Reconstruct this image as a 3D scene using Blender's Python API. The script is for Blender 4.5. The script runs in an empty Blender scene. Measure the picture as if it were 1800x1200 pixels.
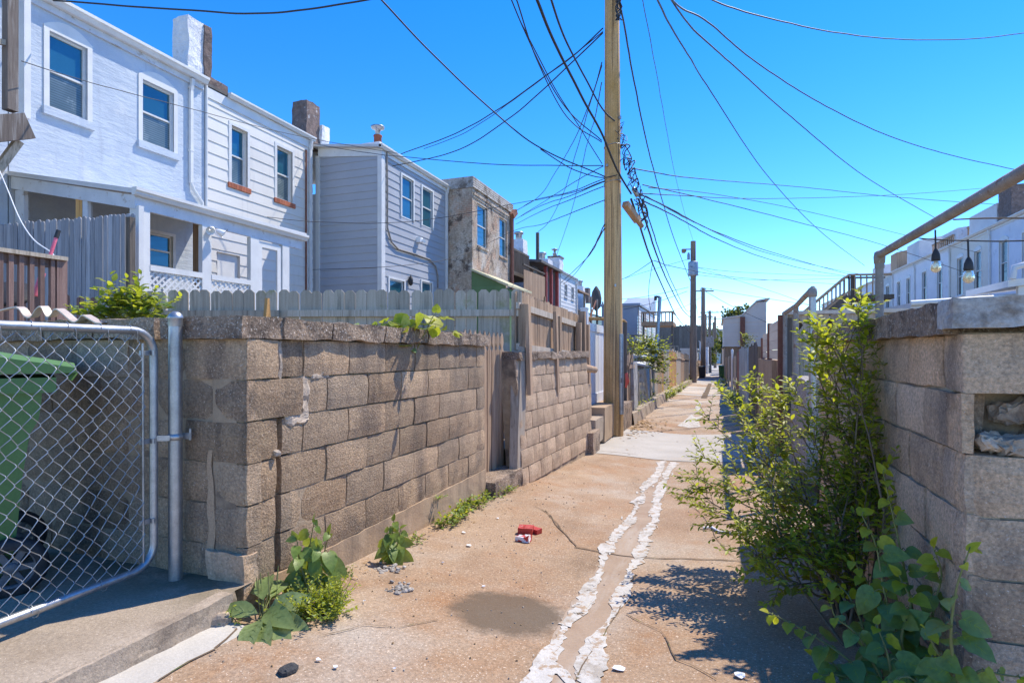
import bpy, math, random
from mathutils import Vector, noise
random.seed(11)
V = Vector
scene = bpy.context.scene
COL = scene.collection
H0 = 1.5
TH = math.atan(0.362)
SN, CS = math.sin(TH), math.cos(TH)
U_ = random.uniform

# ---------- unprojection helpers: the photograph's 1800 px grid onto real planes (eye at z = 0, alley along +Y) ----------
def ray(u):
    r = (u - 900) / 1000.0
    return (-SN + r * CS, CS + r * SN)
def PD(u, v, d):
    a, b = ray(u); return V((a * d, b * d, (620 - v) / 1000.0 * d))
def PX(u, v, X):
    return PD(u, v, X / ray(u)[0])
def PY(u, v, Y):
    return PD(u, v, Y / ray(u)[1])
GP = [(-20, -1.12), (1, -1.2), (2.2, -1.25), (3, -1.33), (5, -1.43), (6.5, -1.53), (9, -1.6), (12, -1.63), (20, -1.7), (40, -2.1), (80, -2.6), (3000, -2.6)]
def gbase(Y):
    for (a, za), (b, zb) in zip(GP, GP[1:]):
        if Y <= b:
            return za + (zb - za) * max(0, (Y - a)) / (b - a)
    return -2.6
def gz(X, Y):
    return gbase(Y) - 0.05 * math.exp(-((X + 0.65) / 0.75) ** 2) + 0.012 * noise.noise(V((X * .8, Y * .5, 3.1)))
def PG(u, v):
    z = -1.4
    for _ in range(12):
        d = z / ((620 - v) / 1000.0); p = PD(u, v, d); z = gz(p.x, p.y) + .02
    return V((p.x, p.y, z))
def wy(u, c): return c * ray(u)[1] / ray(u)[0]
def wz(u, v, c): return PX(u, v, c).z

# ---------- mesh builder ----------
class MB:
    def __init__(s): s.v = []; s.f = []; s.m = []; s.r = []; s.s = []
    def add(s, vs, fs, mi=0, rnd=None, smooth=False):
        o = len(s.v); s.v += [V(p) for p in vs]
        r = random.random() if rnd is None else rnd
        for f in fs:
            s.f.append([i + o for i in f]); s.m.append(mi); s.r.append(r); s.s.append(smooth)
    def hexa(s, p, mi=0, rnd=None):
        s.add(p, [(3, 2, 1, 0), (4, 5, 6, 7), (0, 1, 5, 4), (1, 2, 6, 5), (2, 3, 7, 6), (3, 0, 4, 7)], mi, rnd)
    def box(s, x0, x1, y0, y1, z0, z1, mi=0, rnd=None):
        s.hexa([(x0, y0, z0), (x1, y0, z0), (x1, y1, z0), (x0, y1, z0), (x0, y0, z1), (x1, y0, z1), (x1, y1, z1), (x0, y1, z1)], mi, rnd)
    def beam(s, a, b, w, h, mi=0, rnd=None, side=None):
        a, b = V(a), V(b); t = (b - a).normalized()
        if side is None:
            side = t.cross(V((0, 0, 1)))
            if side.length < .05: side = V((1, 0, 0))
        side = V(side); x = (side - t * side.dot(t)).normalized() * w / 2; y = t.cross(x).normalized() * h / 2
        s.hexa([a - x - y, a + x - y, a + x + y, a - x + y, b - x - y, b + x - y, b + x + y, b - x + y], mi, rnd)
    def tube(s, pts, r, n=8, mi=0, rnd=None, smooth=True):
        pts = [V(p) for p in pts]; k = len(pts)
        rs = r if isinstance(r, (list, tuple)) else [r] * k
        vs = []; x = None
        for i, p in enumerate(pts):
            t = (pts[min(i + 1, k - 1)] - pts[max(i - 1, 0)])
            t = t.normalized() if t.length > 1e-9 else V((0, 0, 1))
            if x is None:
                x = t.cross(V((0, 0, 1)))
                if x.length < .1: x = t.cross(V((0, 1, 0)))
            x = (x - t * x.dot(t)).normalized(); y = t.cross(x)
            for j in range(n):
                a = 2 * math.pi * j / n
                vs.append(p + (x * math.cos(a) + y * math.sin(a)) * rs[i])
        fs = []
        for i in range(k - 1):
            for j in range(n):
                q = (j + 1) % n; fs.append((i * n + j, i * n + q, i * n + n + q, i * n + n + j))
        s.add(vs, fs, mi, rnd, smooth)
        s.add(vs[:n], [tuple(range(n))[::-1]], mi, rnd); s.add(vs[-n:], [tuple(range(n))], mi, rnd)
    def lathe(s, o, prof, n=16, mi=0, axis=(0, 0, 1), rnd=None, smooth=True):
        o = V(o); z = V(axis).normalized(); x = z.cross(V((0, 1, 0)))
        if x.length < .1: x = z.cross(V((1, 0, 0)))
        x.normalize(); y = z.cross(x); vs = []; fs = []
        for r, h in prof:
            for j in range(n):
                a = 2 * math.pi * j / n; vs.append(o + z * h + (x * math.cos(a) + y * math.sin(a)) * r)
        for i in range(len(prof) - 1):
            for j in range(n):
                q = (j + 1) % n; fs.append((i * n + j, i * n + q, i * n + n + q, i * n + n + j))
        s.add(vs, fs, mi, rnd, smooth)
    def prism(s, poly, vec, mi=0, rnd=None):
        poly = [V(p) for p in poly]; vec = V(vec); n = len(poly)
        fs = [tuple(range(n))[::-1], tuple(range(n, 2 * n))]
        for i in range(n): fs.append((i, (i + 1) % n, n + (i + 1) % n, n + i))
        s.add(poly + [p + vec for p in poly], fs, mi, rnd)
    def rough(s, c, ax, ay, az, sub=(6, 4, 3), amp=.008, freq=9, mi=0, rnd=None, rnd_edge=.0, smooth=False):
        """weathered block: subdivided box (half axes ax, ay, az) with noise-worn surface"""
        c, ax, ay, az = V(c), V(ax), V(ay), V(az); r = random.random() if rnd is None else rnd
        A = (ax, ay, az)
        for k in range(3):
            i, j = [q for q in range(3) if q != k]
            ni, nj = sub[i], sub[j]
            for sg in (-1, 1):
                vs = []; fs = []
                for a in range(ni + 1):
                    for b in range(nj + 1):
                        w = [0, 0, 0]; w[i] = 2 * a / ni - 1; w[j] = 2 * b / nj - 1; w[k] = sg
                        if rnd_edge:
                            e = sum(abs(q) > .999 for q in w)
                            if e > 1:
                                w = [q * (1 - rnd_edge * (e - 1)) for q in w]
                        p = c + ax * w[0] + ay * w[1] + az * w[2]
                        p = p + noise.noise_vector(p * freq) * amp + noise.noise_vector(p * freq * 3.1) * amp * .4
                        vs.append(p)
                for a in range(ni):
                    for b in range(nj):
                        q = a * (nj + 1) + b; f = (q, q + nj + 1, q + nj + 2, q + 1)
                        fs.append(f if (sg > 0) == (k != 1) else f[::-1])
                s.add(vs, fs, mi, r, smooth)
    def build(s, name, mats, parent=None, warp=None, label=None, weld=0):
        if warp: s.v = [warp(p) for p in s.v]
        if parent is not None:
            o = V((0, 0, 0)); q = parent
            while q is not None: o = o + q.location; q = q.parent
        else:
            xs = [p.x for p in s.v]; ys = [p.y for p in s.v]
            o = V(((min(xs) + max(xs)) / 2, (min(ys) + max(ys)) / 2, min(p.z for p in s.v)))
        me = bpy.data.meshes.new(name)
        me.from_pydata([tuple(p - o) for p in s.v], [], s.f)
        if not isinstance(mats, (list, tuple)): mats = [mats]
        for m in mats: me.materials.append(m)
        me.polygons.foreach_set('material_index', s.m)
        me.polygons.foreach_set('use_smooth', s.s)
        at = me.attributes.new('rnd', 'FLOAT', 'FACE'); at.data.foreach_set('value', s.r)
        me.update()
        ob = bpy.data.objects.new(name, me); COL.objects.link(ob)
        if parent is not None: ob.parent = parent
        else: ob.location = o
        if label: ob['label'] = label
        return ob

def tag(o, label=None, cat=None, group=None, kind='thing'):
    if label: o['label'] = label
    if cat: o['category'] = cat
    if group: o['group'] = group
    o['kind'] = kind
    return o
def thing(name, label, cat, loc, group=None):
    o = bpy.data.objects.new(name, None); COL.objects.link(o); o.location = V(loc); o.empty_display_size = .2
    return tag(o, label, cat, group)

# ---------- materials ----------
def newmat(name):
    m = bpy.data.materials.new(name); m.use_nodes = True
    nt = m.node_tree; nt.nodes.clear()
    return m, nt, nt.nodes, nt.links
def nd(N, t, **k):
    n = N.new(t)
    for a, b in k.items(): setattr(n, a, b)
    return n
def c4(c): return (c[0], c[1], c[2], 1)
def mixc(N, L, fac, a, b, mode='MIX'):
    n = nd(N, 'ShaderNodeMix', data_type='RGBA', blend_type=mode)
    for sock, x in ((n.inputs[0], fac), (n.inputs[6], a), (n.inputs[7], b)):
        if isinstance(x, (int, float)): sock.default_value = x
        elif isinstance(x, (tuple, list)): sock.default_value = c4(x)
        else: L.new(x, sock)
    return n.outputs[2]
def nse(N, L, pos, scale, detail=5, stretch=None, rough=.6, off=0):
    if stretch or off:
        mp = nd(N, 'ShaderNodeMapping'); mp.inputs['Scale'].default_value = stretch or (1, 1, 1); mp.inputs['Location'].default_value = (off, off * .7, off * 1.3)
        L.new(pos, mp.inputs['Vector']); pos = mp.outputs[0]
    n = nd(N, 'ShaderNodeTexNoise'); n.inputs['Scale'].default_value = scale; n.inputs['Detail'].default_value = detail; n.inputs['Roughness'].default_value = rough
    L.new(pos, n.inputs['Vector']); return n.outputs['Fac']
def ramp(N, L, fac, p0, p1):
    n = nd(N, 'ShaderNodeMapRange'); n.inputs[1].default_value = p0; n.inputs[2].default_value = p1
    L.new(fac, n.inputs[0]); return n.outputs[0]
def pm(name, c1, c2, scale=3, stretch=None, rough=.88, bump=.25, bscale=60, bdist=.01, rvar=.2, speck=None, spscale=220, spth=.66,
       streak=None, sst=(4, 4, .35), sth=(.5, .7), patch=None, pscale=1.5, pth=(.55, .62), metal=0, ior=1.45, extra=None, bstretch=None, patch2=None, p2scale=2.3, p2th=(.58, .66), grain=.12, gscale=110, rtint=None):
    m, nt, N, L = newmat(name)
    out = nd(N, 'ShaderNodeOutputMaterial'); b = nd(N, 'ShaderNodeBsdfPrincipled'); L.new(b.outputs[0], out.inputs[0])
    g = nd(N, 'ShaderNodeNewGeometry'); pos = g.outputs['Position']
    col = mixc(N, L, ramp(N, L, nse(N, L, pos, scale, 6, stretch), .32, .68), c1, c2)
    at = nd(N, 'ShaderNodeAttribute', attribute_name='rnd')
    if patch: col = mixc(N, L, ramp(N, L, nse(N, L, pos, pscale, 7, stretch, .65, 4.2), *pth), col, patch)
    if patch2: col = mixc(N, L, ramp(N, L, nse(N, L, pos, p2scale, 8, None, .7, 9.7), *p2th), col, patch2)
    if streak: col = mixc(N, L, ramp(N, L, nse(N, L, pos, 1.6, 6, sst, .6, 2.2), *sth), col, streak)
    if speck: col = mixc(N, L, ramp(N, L, nse(N, L, pos, spscale, 2), spth, spth + .05), col, speck)
    if rtint:
        fm = nd(N, 'ShaderNodeMath', operation='MULTIPLY'); fm.inputs[1].default_value = 7.31; L.new(at.outputs['Fac'], fm.inputs[0])
        fr = nd(N, 'ShaderNodeMath', operation='FRACT'); L.new(fm.outputs[0], fr.inputs[0]); fx = nd(N, 'ShaderNodeMath', operation='MULTIPLY'); fx.inputs[1].default_value = rtint[1]; L.new(fr.outputs[0], fx.inputs[0])
        col = mixc(N, L, fx.outputs[0], col, rtint[0])
    if grain:
        gr = nd(N, 'ShaderNodeMapRange'); gr.inputs[1].default_value = .3; gr.inputs[2].default_value = .7; gr.inputs[3].default_value = 1 - grain; gr.inputs[4].default_value = 1 + grain
        L.new(nse(N, L, pos, gscale, 4, None, .75, 13.1), gr.inputs[0])
        gm = nd(N, 'ShaderNodeVectorMath', operation='SCALE'); L.new(col, gm.inputs[0]); L.new(gr.outputs[0], gm.inputs['Scale']); col = gm.outputs[0]
    if extra: col = extra(N, L, pos, col)
    if rvar:
        mr = nd(N, 'ShaderNodeMapRange'); mr.inputs[3].default_value = 1 - rvar; mr.inputs[4].default_value = 1 + rvar
        L.new(at.outputs['Fac'], mr.inputs[0])
        vm = nd(N, 'ShaderNodeVectorMath', operation='SCALE'); L.new(col, vm.inputs[0]); L.new(mr.outputs[0], vm.inputs['Scale']); col = vm.outputs[0]
    L.new(col, b.inputs['Base Color'])
    b.inputs['Roughness'].default_value = rough; b.inputs['Metallic'].default_value = metal; b.inputs['IOR'].default_value = ior
    if bump:
        bp = nd(N, 'ShaderNodeBump'); bp.inputs['Strength'].default_value = bump; bp.inputs['Distance'].default_value = bdist
        L.new(nse(N, L, pos, bscale, 6, bstretch or stretch, .65), bp.inputs['Height']); L.new(bp.outputs[0], b.inputs['Normal'])
    return m
def leafmat(name, dark, light, trans=.4, rough=.45):
    m, nt, N, L = newmat(name)
    out = nd(N, 'ShaderNodeOutputMaterial'); b = nd(N, 'ShaderNodeBsdfPrincipled'); t = nd(N, 'ShaderNodeBsdfTranslucent'); mx = nd(N, 'ShaderNodeMixShader')
    at = nd(N, 'ShaderNodeAttribute', attribute_name='rnd'); g = nd(N, 'ShaderNodeNewGeometry')
    f = mixc(N, L, at.outputs['Fac'], dark, light)
    f = mixc(N, L, ramp(N, L, nse(N, L, g.outputs['Position'], 60, 4), .4, .75), f, tuple(x * .75 for x in dark))
    L.new(f, b.inputs['Base Color']); b.inputs['Roughness'].default_value = rough
    tc = mixc(N, L, .5, f, (.6, .62, .04), 'MIX'); L.new(tc, t.inputs[0])
    mx.inputs[0].default_value = trans; L.new(b.outputs[0], mx.inputs[1]); L.new(t.outputs[0], mx.inputs[2]); L.new(mx.outputs[0], out.inputs[0])
    return m

M = {}
BROWN = (.30, .155, .075)
def stain(N, L, pos, col):
    # an old oil ring soaked into the concrete, and a grey worn band down the drainage line
    d = nd(N, 'ShaderNodeVectorMath', operation='DISTANCE'); d.inputs[1].default_value = tuple(PG(890, 1075) + V((0, 0, H0)))
    L.new(pos, d.inputs[0])
    a = nd(N, 'ShaderNodeMath', operation='MULTIPLY_ADD'); a.inputs[1].default_value = .26; L.new(nse(N, L, pos, 9, 6), a.inputs[0]); L.new(d.outputs['Value'], a.inputs[2])
    f = nd(N, 'ShaderNodeMapRange'); f.inputs[1].default_value = .36; f.inputs[2].default_value = .46; f.inputs[3].default_value = .85; f.inputs[4].default_value = 0
    L.new(a.outputs[0], f.inputs[0])
    col = mixc(N, L, f.outputs[0], col, (.115, .082, .052))
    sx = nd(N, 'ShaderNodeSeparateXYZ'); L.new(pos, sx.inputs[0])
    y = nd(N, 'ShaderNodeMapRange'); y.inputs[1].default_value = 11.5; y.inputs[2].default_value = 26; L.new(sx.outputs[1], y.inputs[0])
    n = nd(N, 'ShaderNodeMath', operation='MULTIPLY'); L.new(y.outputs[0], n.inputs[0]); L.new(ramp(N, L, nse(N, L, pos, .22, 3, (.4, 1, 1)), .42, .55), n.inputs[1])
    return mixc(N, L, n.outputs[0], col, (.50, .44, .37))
def moss(N, L, pos, col):
    sx = nd(N, 'ShaderNodeSeparateXYZ'); L.new(pos, sx.inputs[0])
    y = nd(N, 'ShaderNodeMapRange'); y.inputs[1].default_value = 1.7; y.inputs[2].default_value = 2.12; L.new(sx.outputs[1], y.inputs[0])
    n = nd(N, 'ShaderNodeMath', operation='MULTIPLY'); L.new(y.outputs[0], n.inputs[0]); L.new(ramp(N, L, nse(N, L, pos, 5, 5), .4, .55), n.inputs[1])
    nn = nd(N, 'ShaderNodeMath', operation='MULTIPLY'); nn.inputs[1].default_value = .7; L.new(n.outputs[0], nn.inputs[0])
    return mixc(N, L, nn.outputs[0], col, (.085, .075, .03))
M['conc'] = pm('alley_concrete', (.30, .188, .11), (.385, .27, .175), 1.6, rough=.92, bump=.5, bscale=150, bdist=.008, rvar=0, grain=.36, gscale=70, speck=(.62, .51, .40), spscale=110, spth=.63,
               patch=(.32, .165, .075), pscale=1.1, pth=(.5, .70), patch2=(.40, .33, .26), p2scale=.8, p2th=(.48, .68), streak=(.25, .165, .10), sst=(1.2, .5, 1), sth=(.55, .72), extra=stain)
M['slab'] = pm('pale_slab', (.37, .34, .30), (.46, .43, .39), 1.3, rough=.9, bump=.2, bscale=150, rvar=0, grain=.12, gscale=40, patch=(.50, .40, .30), pscale=1.3, pth=(.60, .74), speck=(.42, .34, .26), spscale=120, spth=.7)
M['paint'] = pm('white_patch_paint', (.47, .44, .395), (.56, .53, .485), 8, rough=.85, bump=.3, bscale=150, rvar=0, grain=.14, gscale=70, patch=(.37, .265, .175), pscale=18, pth=(.53, .60), patch2=(.36, .32, .27), p2scale=5, p2th=(.52, .64))
def wear(m, scale, t0, t1):
    nt = m.node_tree; N, L = nt.nodes, nt.links; out = next(n for n in N if n.type == 'OUTPUT_MATERIAL'); sh = out.inputs[0].links[0].from_socket
    g = next(n for n in N if n.type == 'NEW_GEOMETRY'); f = ramp(N, L, nse(N, L, g.outputs['Position'], scale, 8, None, .72, 3.3), t0, t1)
    tr = nd(N, 'ShaderNodeBsdfTransparent'); mx = nd(N, 'ShaderNodeMixShader'); L.new(f, mx.inputs[0]); L.new(tr.outputs[0], mx.inputs[1]); L.new(sh, mx.inputs[2]); L.new(mx.outputs[0], out.inputs[0])
wear(M['paint'], 9, .36, .43)
M['chan'] = pm('channel_mortar', (.31, .22, .15), (.385, .285, .205), 3, rough=.85, bump=.15, bscale=60, rvar=0, grain=.10, gscale=60, patch=(.30, .20, .13), pscale=2.5, pth=(.5, .66), streak=(.40, .33, .265), sst=(4, .6, 1), sth=(.55, .7))
M['apron'] = pm('apron_concrete', (.30, .235, .17), (.39, .315, .24), 2.5, grain=.28, gscale=80, rough=.92, bump=.4, bscale=140, rvar=.06, speck=(.62, .53, .44), spscale=170, spth=.66, patch=(.26, .21, .16), pscale=3, pth=(.55, .75), extra=moss)
M['apron2'] = pm('step_concrete', (.31, .24, .175), (.40, .325, .25), 2.5, rough=.92, bump=.5, bscale=100, rvar=.08, grain=.25, gscale=60, patch=(.20, .155, .115), pscale=3, pth=(.52, .7))
M['strip'] = pm('pale_gutter', (.42, .39, .345), (.50, .47, .42), 4, grain=.15, rough=.9, bump=.2, bscale=150, rvar=0, patch=(.40, .33, .26), pscale=4, pth=(.6, .75))
M['block'] = pm('cinder_block', (.32, .21, .125), (.47, .325, .20), 5, rough=.95, bump=1, bscale=85, bdist=.014, rvar=.24, grain=.42, gscale=75, speck=(.62, .52, .43), spscale=150, spth=.63,
                streak=(.135, .095, .068), sst=(3.2, 3.2, .6), sth=(.49, .68), patch=(.155, .115, .085), pscale=2.6, pth=(.5, .68), patch2=(.50, .35, .21), p2scale=1.4, p2th=(.54, .70), rtint=((.40, .31, .22), .55))
M['block2'] = pm('cinder_block_pale', (.43, .30, .195), (.58, .425, .29), 5, rough=.95, bump=.9, bscale=85, bdist=.012, rvar=.18, grain=.32, gscale=60, speck=(.66, .55, .45), spscale=120, spth=.66,
                 streak=(.26, .18, .12), sst=(2.5, 2.5, .9), sth=(.54, .76), patch=(.30, .215, .15), pscale=1.8, pth=(.52, .74))
M['block3'] = pm('cinder_block_stained', (.56, .372, .225), (.70, .49, .315), 5, rough=.95, bump=1, bscale=85, bdist=.014, rvar=.16, grain=.42, gscale=75, speck=(.74, .64, .54), spscale=120, spth=.66,
                 rtint=((.52, .42, .32), .5), streak=(.25, .175, .12), sst=(3, 3, 1.3), sth=(.50, .66), patch=(.27, .195, .14), pscale=1.8, pth=(.5, .68))
M['mortar'] = pm('old_mortar', (.33, .245, .16), (.46, .35, .24), 9, rough=.95, bump=.6, bscale=70, rvar=.1, patch=(.16, .12, .09), pscale=3, pth=(.5, .65))
M['cement'] = pm('pale_cement', (.40, .32, .245), (.52, .43, .34), 9, grain=.3, rough=.95, bump=.8, bscale=45, rvar=.1, patch=(.36, .30, .24), pscale=5, pth=(.55, .7))
M['coping'] = pm('coping_aggregate', (.27, .19, .13), (.44, .325, .235), 7, rough=.96, bump=1, bscale=60, bdist=.03, rvar=.15, grain=.5, gscale=55, speck=(.60, .52, .44), spscale=90, spth=.6, patch=(.12, .09, .07), pscale=4, pth=(.48, .64))
M['coping_grey'] = pm('grey_parging', (.33, .325, .31), (.44, .43, .415), 4, rough=.9, bump=.8, bscale=40, rvar=.05, grain=.3, gscale=60, patch=(.24, .20, .165), pscale=6, pth=(.52, .66))
M['footing'] = pm('footing_plaster', (.37, .255, .16), (.47, .345, .23), 3, grain=.25, rough=.93, bump=.3, bscale=60, rvar=.06, streak=(.26, .19, .13), sst=(3, 3, .4), sth=(.5, .7))
def wood(name, a, b, dark, rv=.22, st=(16, 16, .9), rough=.9):
    return pm(name, a, b, 2.2, st, rough, .5, 14, .006, rv, patch=dark, pscale=.9, pth=(.54, .7), streak=tuple(x * .6 for x in a), sst=(30, 30, .8), sth=(.55, .7))
M['wgrey'] = wood('weathered_fence_wood', (.38, .31, .235), (.52, .44, .35), (.23, .18, .13))
M['wbrown'] = wood('brown_aged_wood', (.34, .22, .135), (.47, .325, .215), (.18, .11, .065))
M['wblue'] = wood('silvered_wood', (.245, .26, .30), (.36, .375, .42), (.12, .12, .14))
M['wdark'] = wood('dark_wood', (.105, .085, .07), (.17, .14, .115), (.05, .04, .035))
M['wred'] = wood('red_brown_stained_wood', (.18, .105, .085), (.27, .175, .145), (.09, .055, .045))
M['shedwood'] = wood('grey_brown_shed_boards', (.15, .125, .105), (.23, .195, .165), (.085, .07, .06))
M['wpeel'] = wood('flaking_dark_timber', (.13, .10, .085), (.21, .175, .15), (.40, .375, .35))
M['wnew'] = wood('fresh_orange_wood', (.52, .27, .09), (.62, .36, .14), (.36, .17, .06))
M['wmoss'] = pm('mossy_fence_wood', (.37, .305, .23), (.49, .415, .325), 2.2, (16, 16, .9), .9, .5, 14, .006, .2, patch=(.19, .165, .125), pscale=.9, pth=(.54, .7), patch2=(.21, .22, .07), p2scale=1.8, p2th=(.56, .72))
M['pole'] = pm('pole_wood', (.52, .30, .12), (.68, .43, .205), 1.8, (14, 14, .25), .85, .7, 9, .01, 0, patch=(.30, .18, .085), pscale=1.2, pth=(.55, .7), streak=(.15, .085, .04), sst=(30, 30, .22), sth=(.535, .60), patch2=(.42, .23, .06), p2scale=.5, p2th=(.50, .72), grain=.25, gscale=50)
M['polegrey'] = wood('old_pole_wood', (.22, .155, .11), (.32, .24, .18), (.12, .085, .06), 0)
M['stucco'] = pm('pale_blue_stucco', (.44, .50, .58), (.51, .57, .645), 1.2, rough=.9, bump=.5, bscale=4.5, bdist=.05, rvar=.02, bstretch=(1, .55, 2.2), patch=(.37, .43, .52), pscale=.8, pth=(.52, .75), streak=(.36, .40, .47), sst=(2.2, 2.2, .3), sth=(.58, .8), patch2=(.54, .58, .63), p2scale=.7, p2th=(.55, .62))
M['wside'] = pm('white_siding', (.63, .61, .575), (.70, .68, .645), 1, rough=.55, bump=.06, bscale=4, rvar=.02, streak=(.50, .49, .48), sth=(.58, .85))
M['gside'] = pm('grey_siding', (.335, .35, .385), (.385, .40, .435), 1, rough=.6, bump=.08, bscale=5, rvar=.02)
M['bside'] = pm('blue_grey_siding', (.30, .36, .44), (.36, .42, .50), 1, rough=.6, bump=.1, bscale=5, rvar=.03)
M['trim'] = pm('white_trim', (.61, .61, .605), (.70, .70, .69), 3, rough=.5, bump=.08, bscale=20, rvar=.03, patch=(.48, .48, .50), pscale=5, pth=(.62, .8))
M['oldtrim'] = pm('peeling_trim', (.50, .53, .58), (.62, .64, .68), 3, rough=.7, bump=.2, bscale=30, rvar=.05, patch=(.36, .31, .27), pscale=6, pth=(.6, .68))
M['roof'] = pm('dark_roofing', (.10, .09, .085), (.17, .155, .145), 3, rough=.9, bump=.4, bscale=20, rvar=.05)
M['parapet'] = pm('weathered_white_brick', (.40, .36, .32), (.52, .485, .44), 3, rough=.95, bump=.8, bscale=14, rvar=.2, grain=.3, gscale=16, patch=(.22, .175, .14), pscale=2, pth=(.5, .62))
M['paleroof'] = pm('pale_roofing', (.52, .52, .53), (.62, .62, .63), 2, rough=.7, bump=.1, rvar=.02, patch=(.45, .42, .40), pscale=2, pth=(.6, .75))
M['galv'] = pm('galvanised_steel', (.33, .345, .36), (.45, .465, .48), 14, rough=.42, bump=.06, bscale=90, rvar=.03, metal=.8, patch=(.22, .22, .22), pscale=9, pth=(.55, .8))
M['pipe'] = pm('rusty_pipe', (.21, .185, .165), (.32, .29, .26), 14, rough=.75, bump=.4, bscale=60, rvar=.05, patch=(.20, .10, .055), pscale=13, pth=(.58, .66), speck=(.55, .52, .48), spscale=60, spth=.66)
M['tin'] = pm('blue_tin', (.23, .28, .34), (.33, .38, .44), 3, rough=.5, bump=.15, bscale=14, rvar=.1, metal=.3, streak=(.62, .64, .66), sst=(9, 9, .6), sth=(.55, .68))
M['vinyl'] = pm('white_vinyl', (.62, .64, .68), (.68, .70, .73), 1, rough=.45, bump=0, rvar=.02)
M['cable'] = pm('black_cable', (.022, .024, .028), (.035, .037, .042), 30, rough=.55, bump=0, rvar=0)
M['thincable'] = pm('blue_grey_wire', (.06, .10, .14), (.09, .13, .17), 30, rough=.5, bump=0, rvar=0)
M['white'] = pm('white_plastic', (.75, .75, .75), (.8, .8, .8), 30, rough=.5, bump=0, rvar=.05)
M['black'] = pm('black_rubber', (.018, .018, .02), (.035, .035, .037), 30, rough=.6, bump=.1, rvar=.1)
M['rimgrey'] = pm('grey_rim_plastic', (.10, .10, .105), (.15, .15, .155), 20, rough=.5, bump=0, rvar=.1)
M['bin'] = pm('green_bin_plastic', (.075, .17, .05), (.10, .21, .065), 3, rough=.5, bump=.08, bscale=150, rvar=.04, patch=(.11, .21, .085), pscale=5, pth=(.58, .8))
M['red'] = pm('red_card', (.42, .035, .03), (.52, .07, .055), 9, rough=.6, bump=.1, rvar=.15, patch=(.66, .55, .52), pscale=22, pth=(.62, .66))
M['redwhite'] = pm('red_white_wrapper', (.74, .72, .70), (.80, .78, .76), 9, rough=.5, bump=.1, rvar=.1, patch=(.55, .05, .04), pscale=26, pth=(.48, .52))
M['redpost'] = pm('red_paint', (.28, .05, .045), (.36, .08, .065), 6, rough=.7, bump=.2, rvar=.12)
M['pink'] = pm('pink_plastic', (.62, .10, .16), (.70, .18, .24), 9, rough=.5, bump=0, rvar=.1)
M['rubble'] = pm('rubble_stone', (.36, .29, .22), (.48, .39, .30), 11, rough=.95, bump=.8, bscale=50, rvar=.25, patch=(.22, .17, .13), pscale=14, pth=(.5, .65))
M['grit'] = pm('grey_grit', (.34, .31, .28), (.46, .42, .37), 30, rough=.95, bump=1, bscale=90, rvar=.2, patch=(.14, .12, .10), pscale=40, pth=(.5, .6))
M['soil'] = pm('yard_soil', (.20, .155, .11), (.30, .24, .17), 1.5, rough=.95, bump=.5, bscale=40, rvar=0, patch=(.12, .15, .05), pscale=.8, pth=(.5, .65))
M['asphalt'] = pm('asphalt_lump', (.05, .05, .052), (.09, .09, .09), 30, rough=.95, bump=1, bscale=120, rvar=.1)
M['green'] = pm('green_siding', (.10, .17, .07), (.13, .21, .09), 2, rough=.7, bump=.1, rvar=.12)
M['mossroof'] = pm('yellowed_roof_edge', (.50, .46, .28), (.58, .54, .36), 5, rough=.9, bump=.3, rvar=.05)
M['beige'] = pm('beige_siding', (.68, .59, .50), (.74, .66, .57), 1, rough=.7, bump=.05, rvar=.03)
M['tan'] = pm('tan_boards', (.64, .52, .40), (.74, .63, .50), 2, rough=.75, bump=.1, rvar=.08, stretch=(1, .4, 6))
M['rust'] = pm('rust_brown', (.19, .075, .05), (.26, .115, .075), 6, rough=.8, bump=.3, rvar=.1)
M['orangecord'] = pm('orange_tie', (.70, .09, .06), (.75, .13, .09), 9, rough=.5, bump=0, rvar=0)
M['creamstrip'] = pm('warped_metal_strip', (.50, .40, .32), (.60, .50, .42), 14, rough=.5, bump=.1, rvar=0, metal=.2)
M['curtain'] = pm('curtain', (.34, .40, .42), (.44, .50, .52), 3, (30, 30, 1), .9, .2, 10, rvar=.05)
M['dim'] = pm('dim_interior', (.10, .09, .085), (.15, .14, .13), 2, rough=.9, bump=0, rvar=.1)
M['brickred'] = pm('red_brick', (.34, .10, .055), (.42, .15, .085), 20, rough=.9, bump=.3, rvar=.25)
M['chim'] = pm('chimney_render', (.62, .62, .65), (.74, .74, .76), 4, rough=.9, bump=.9, bscale=9, bdist=.05, rvar=.06, patch=(.40, .38, .38), pscale=3, pth=(.58, .72))
M['chimdark'] = pm('sooty_brick', (.12, .09, .08), (.22, .16, .14), 8, rough=.95, bump=.8, bscale=14, bdist=.04, rvar=.15, patch=(.42, .40, .40), pscale=5, pth=(.6, .68))
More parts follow.
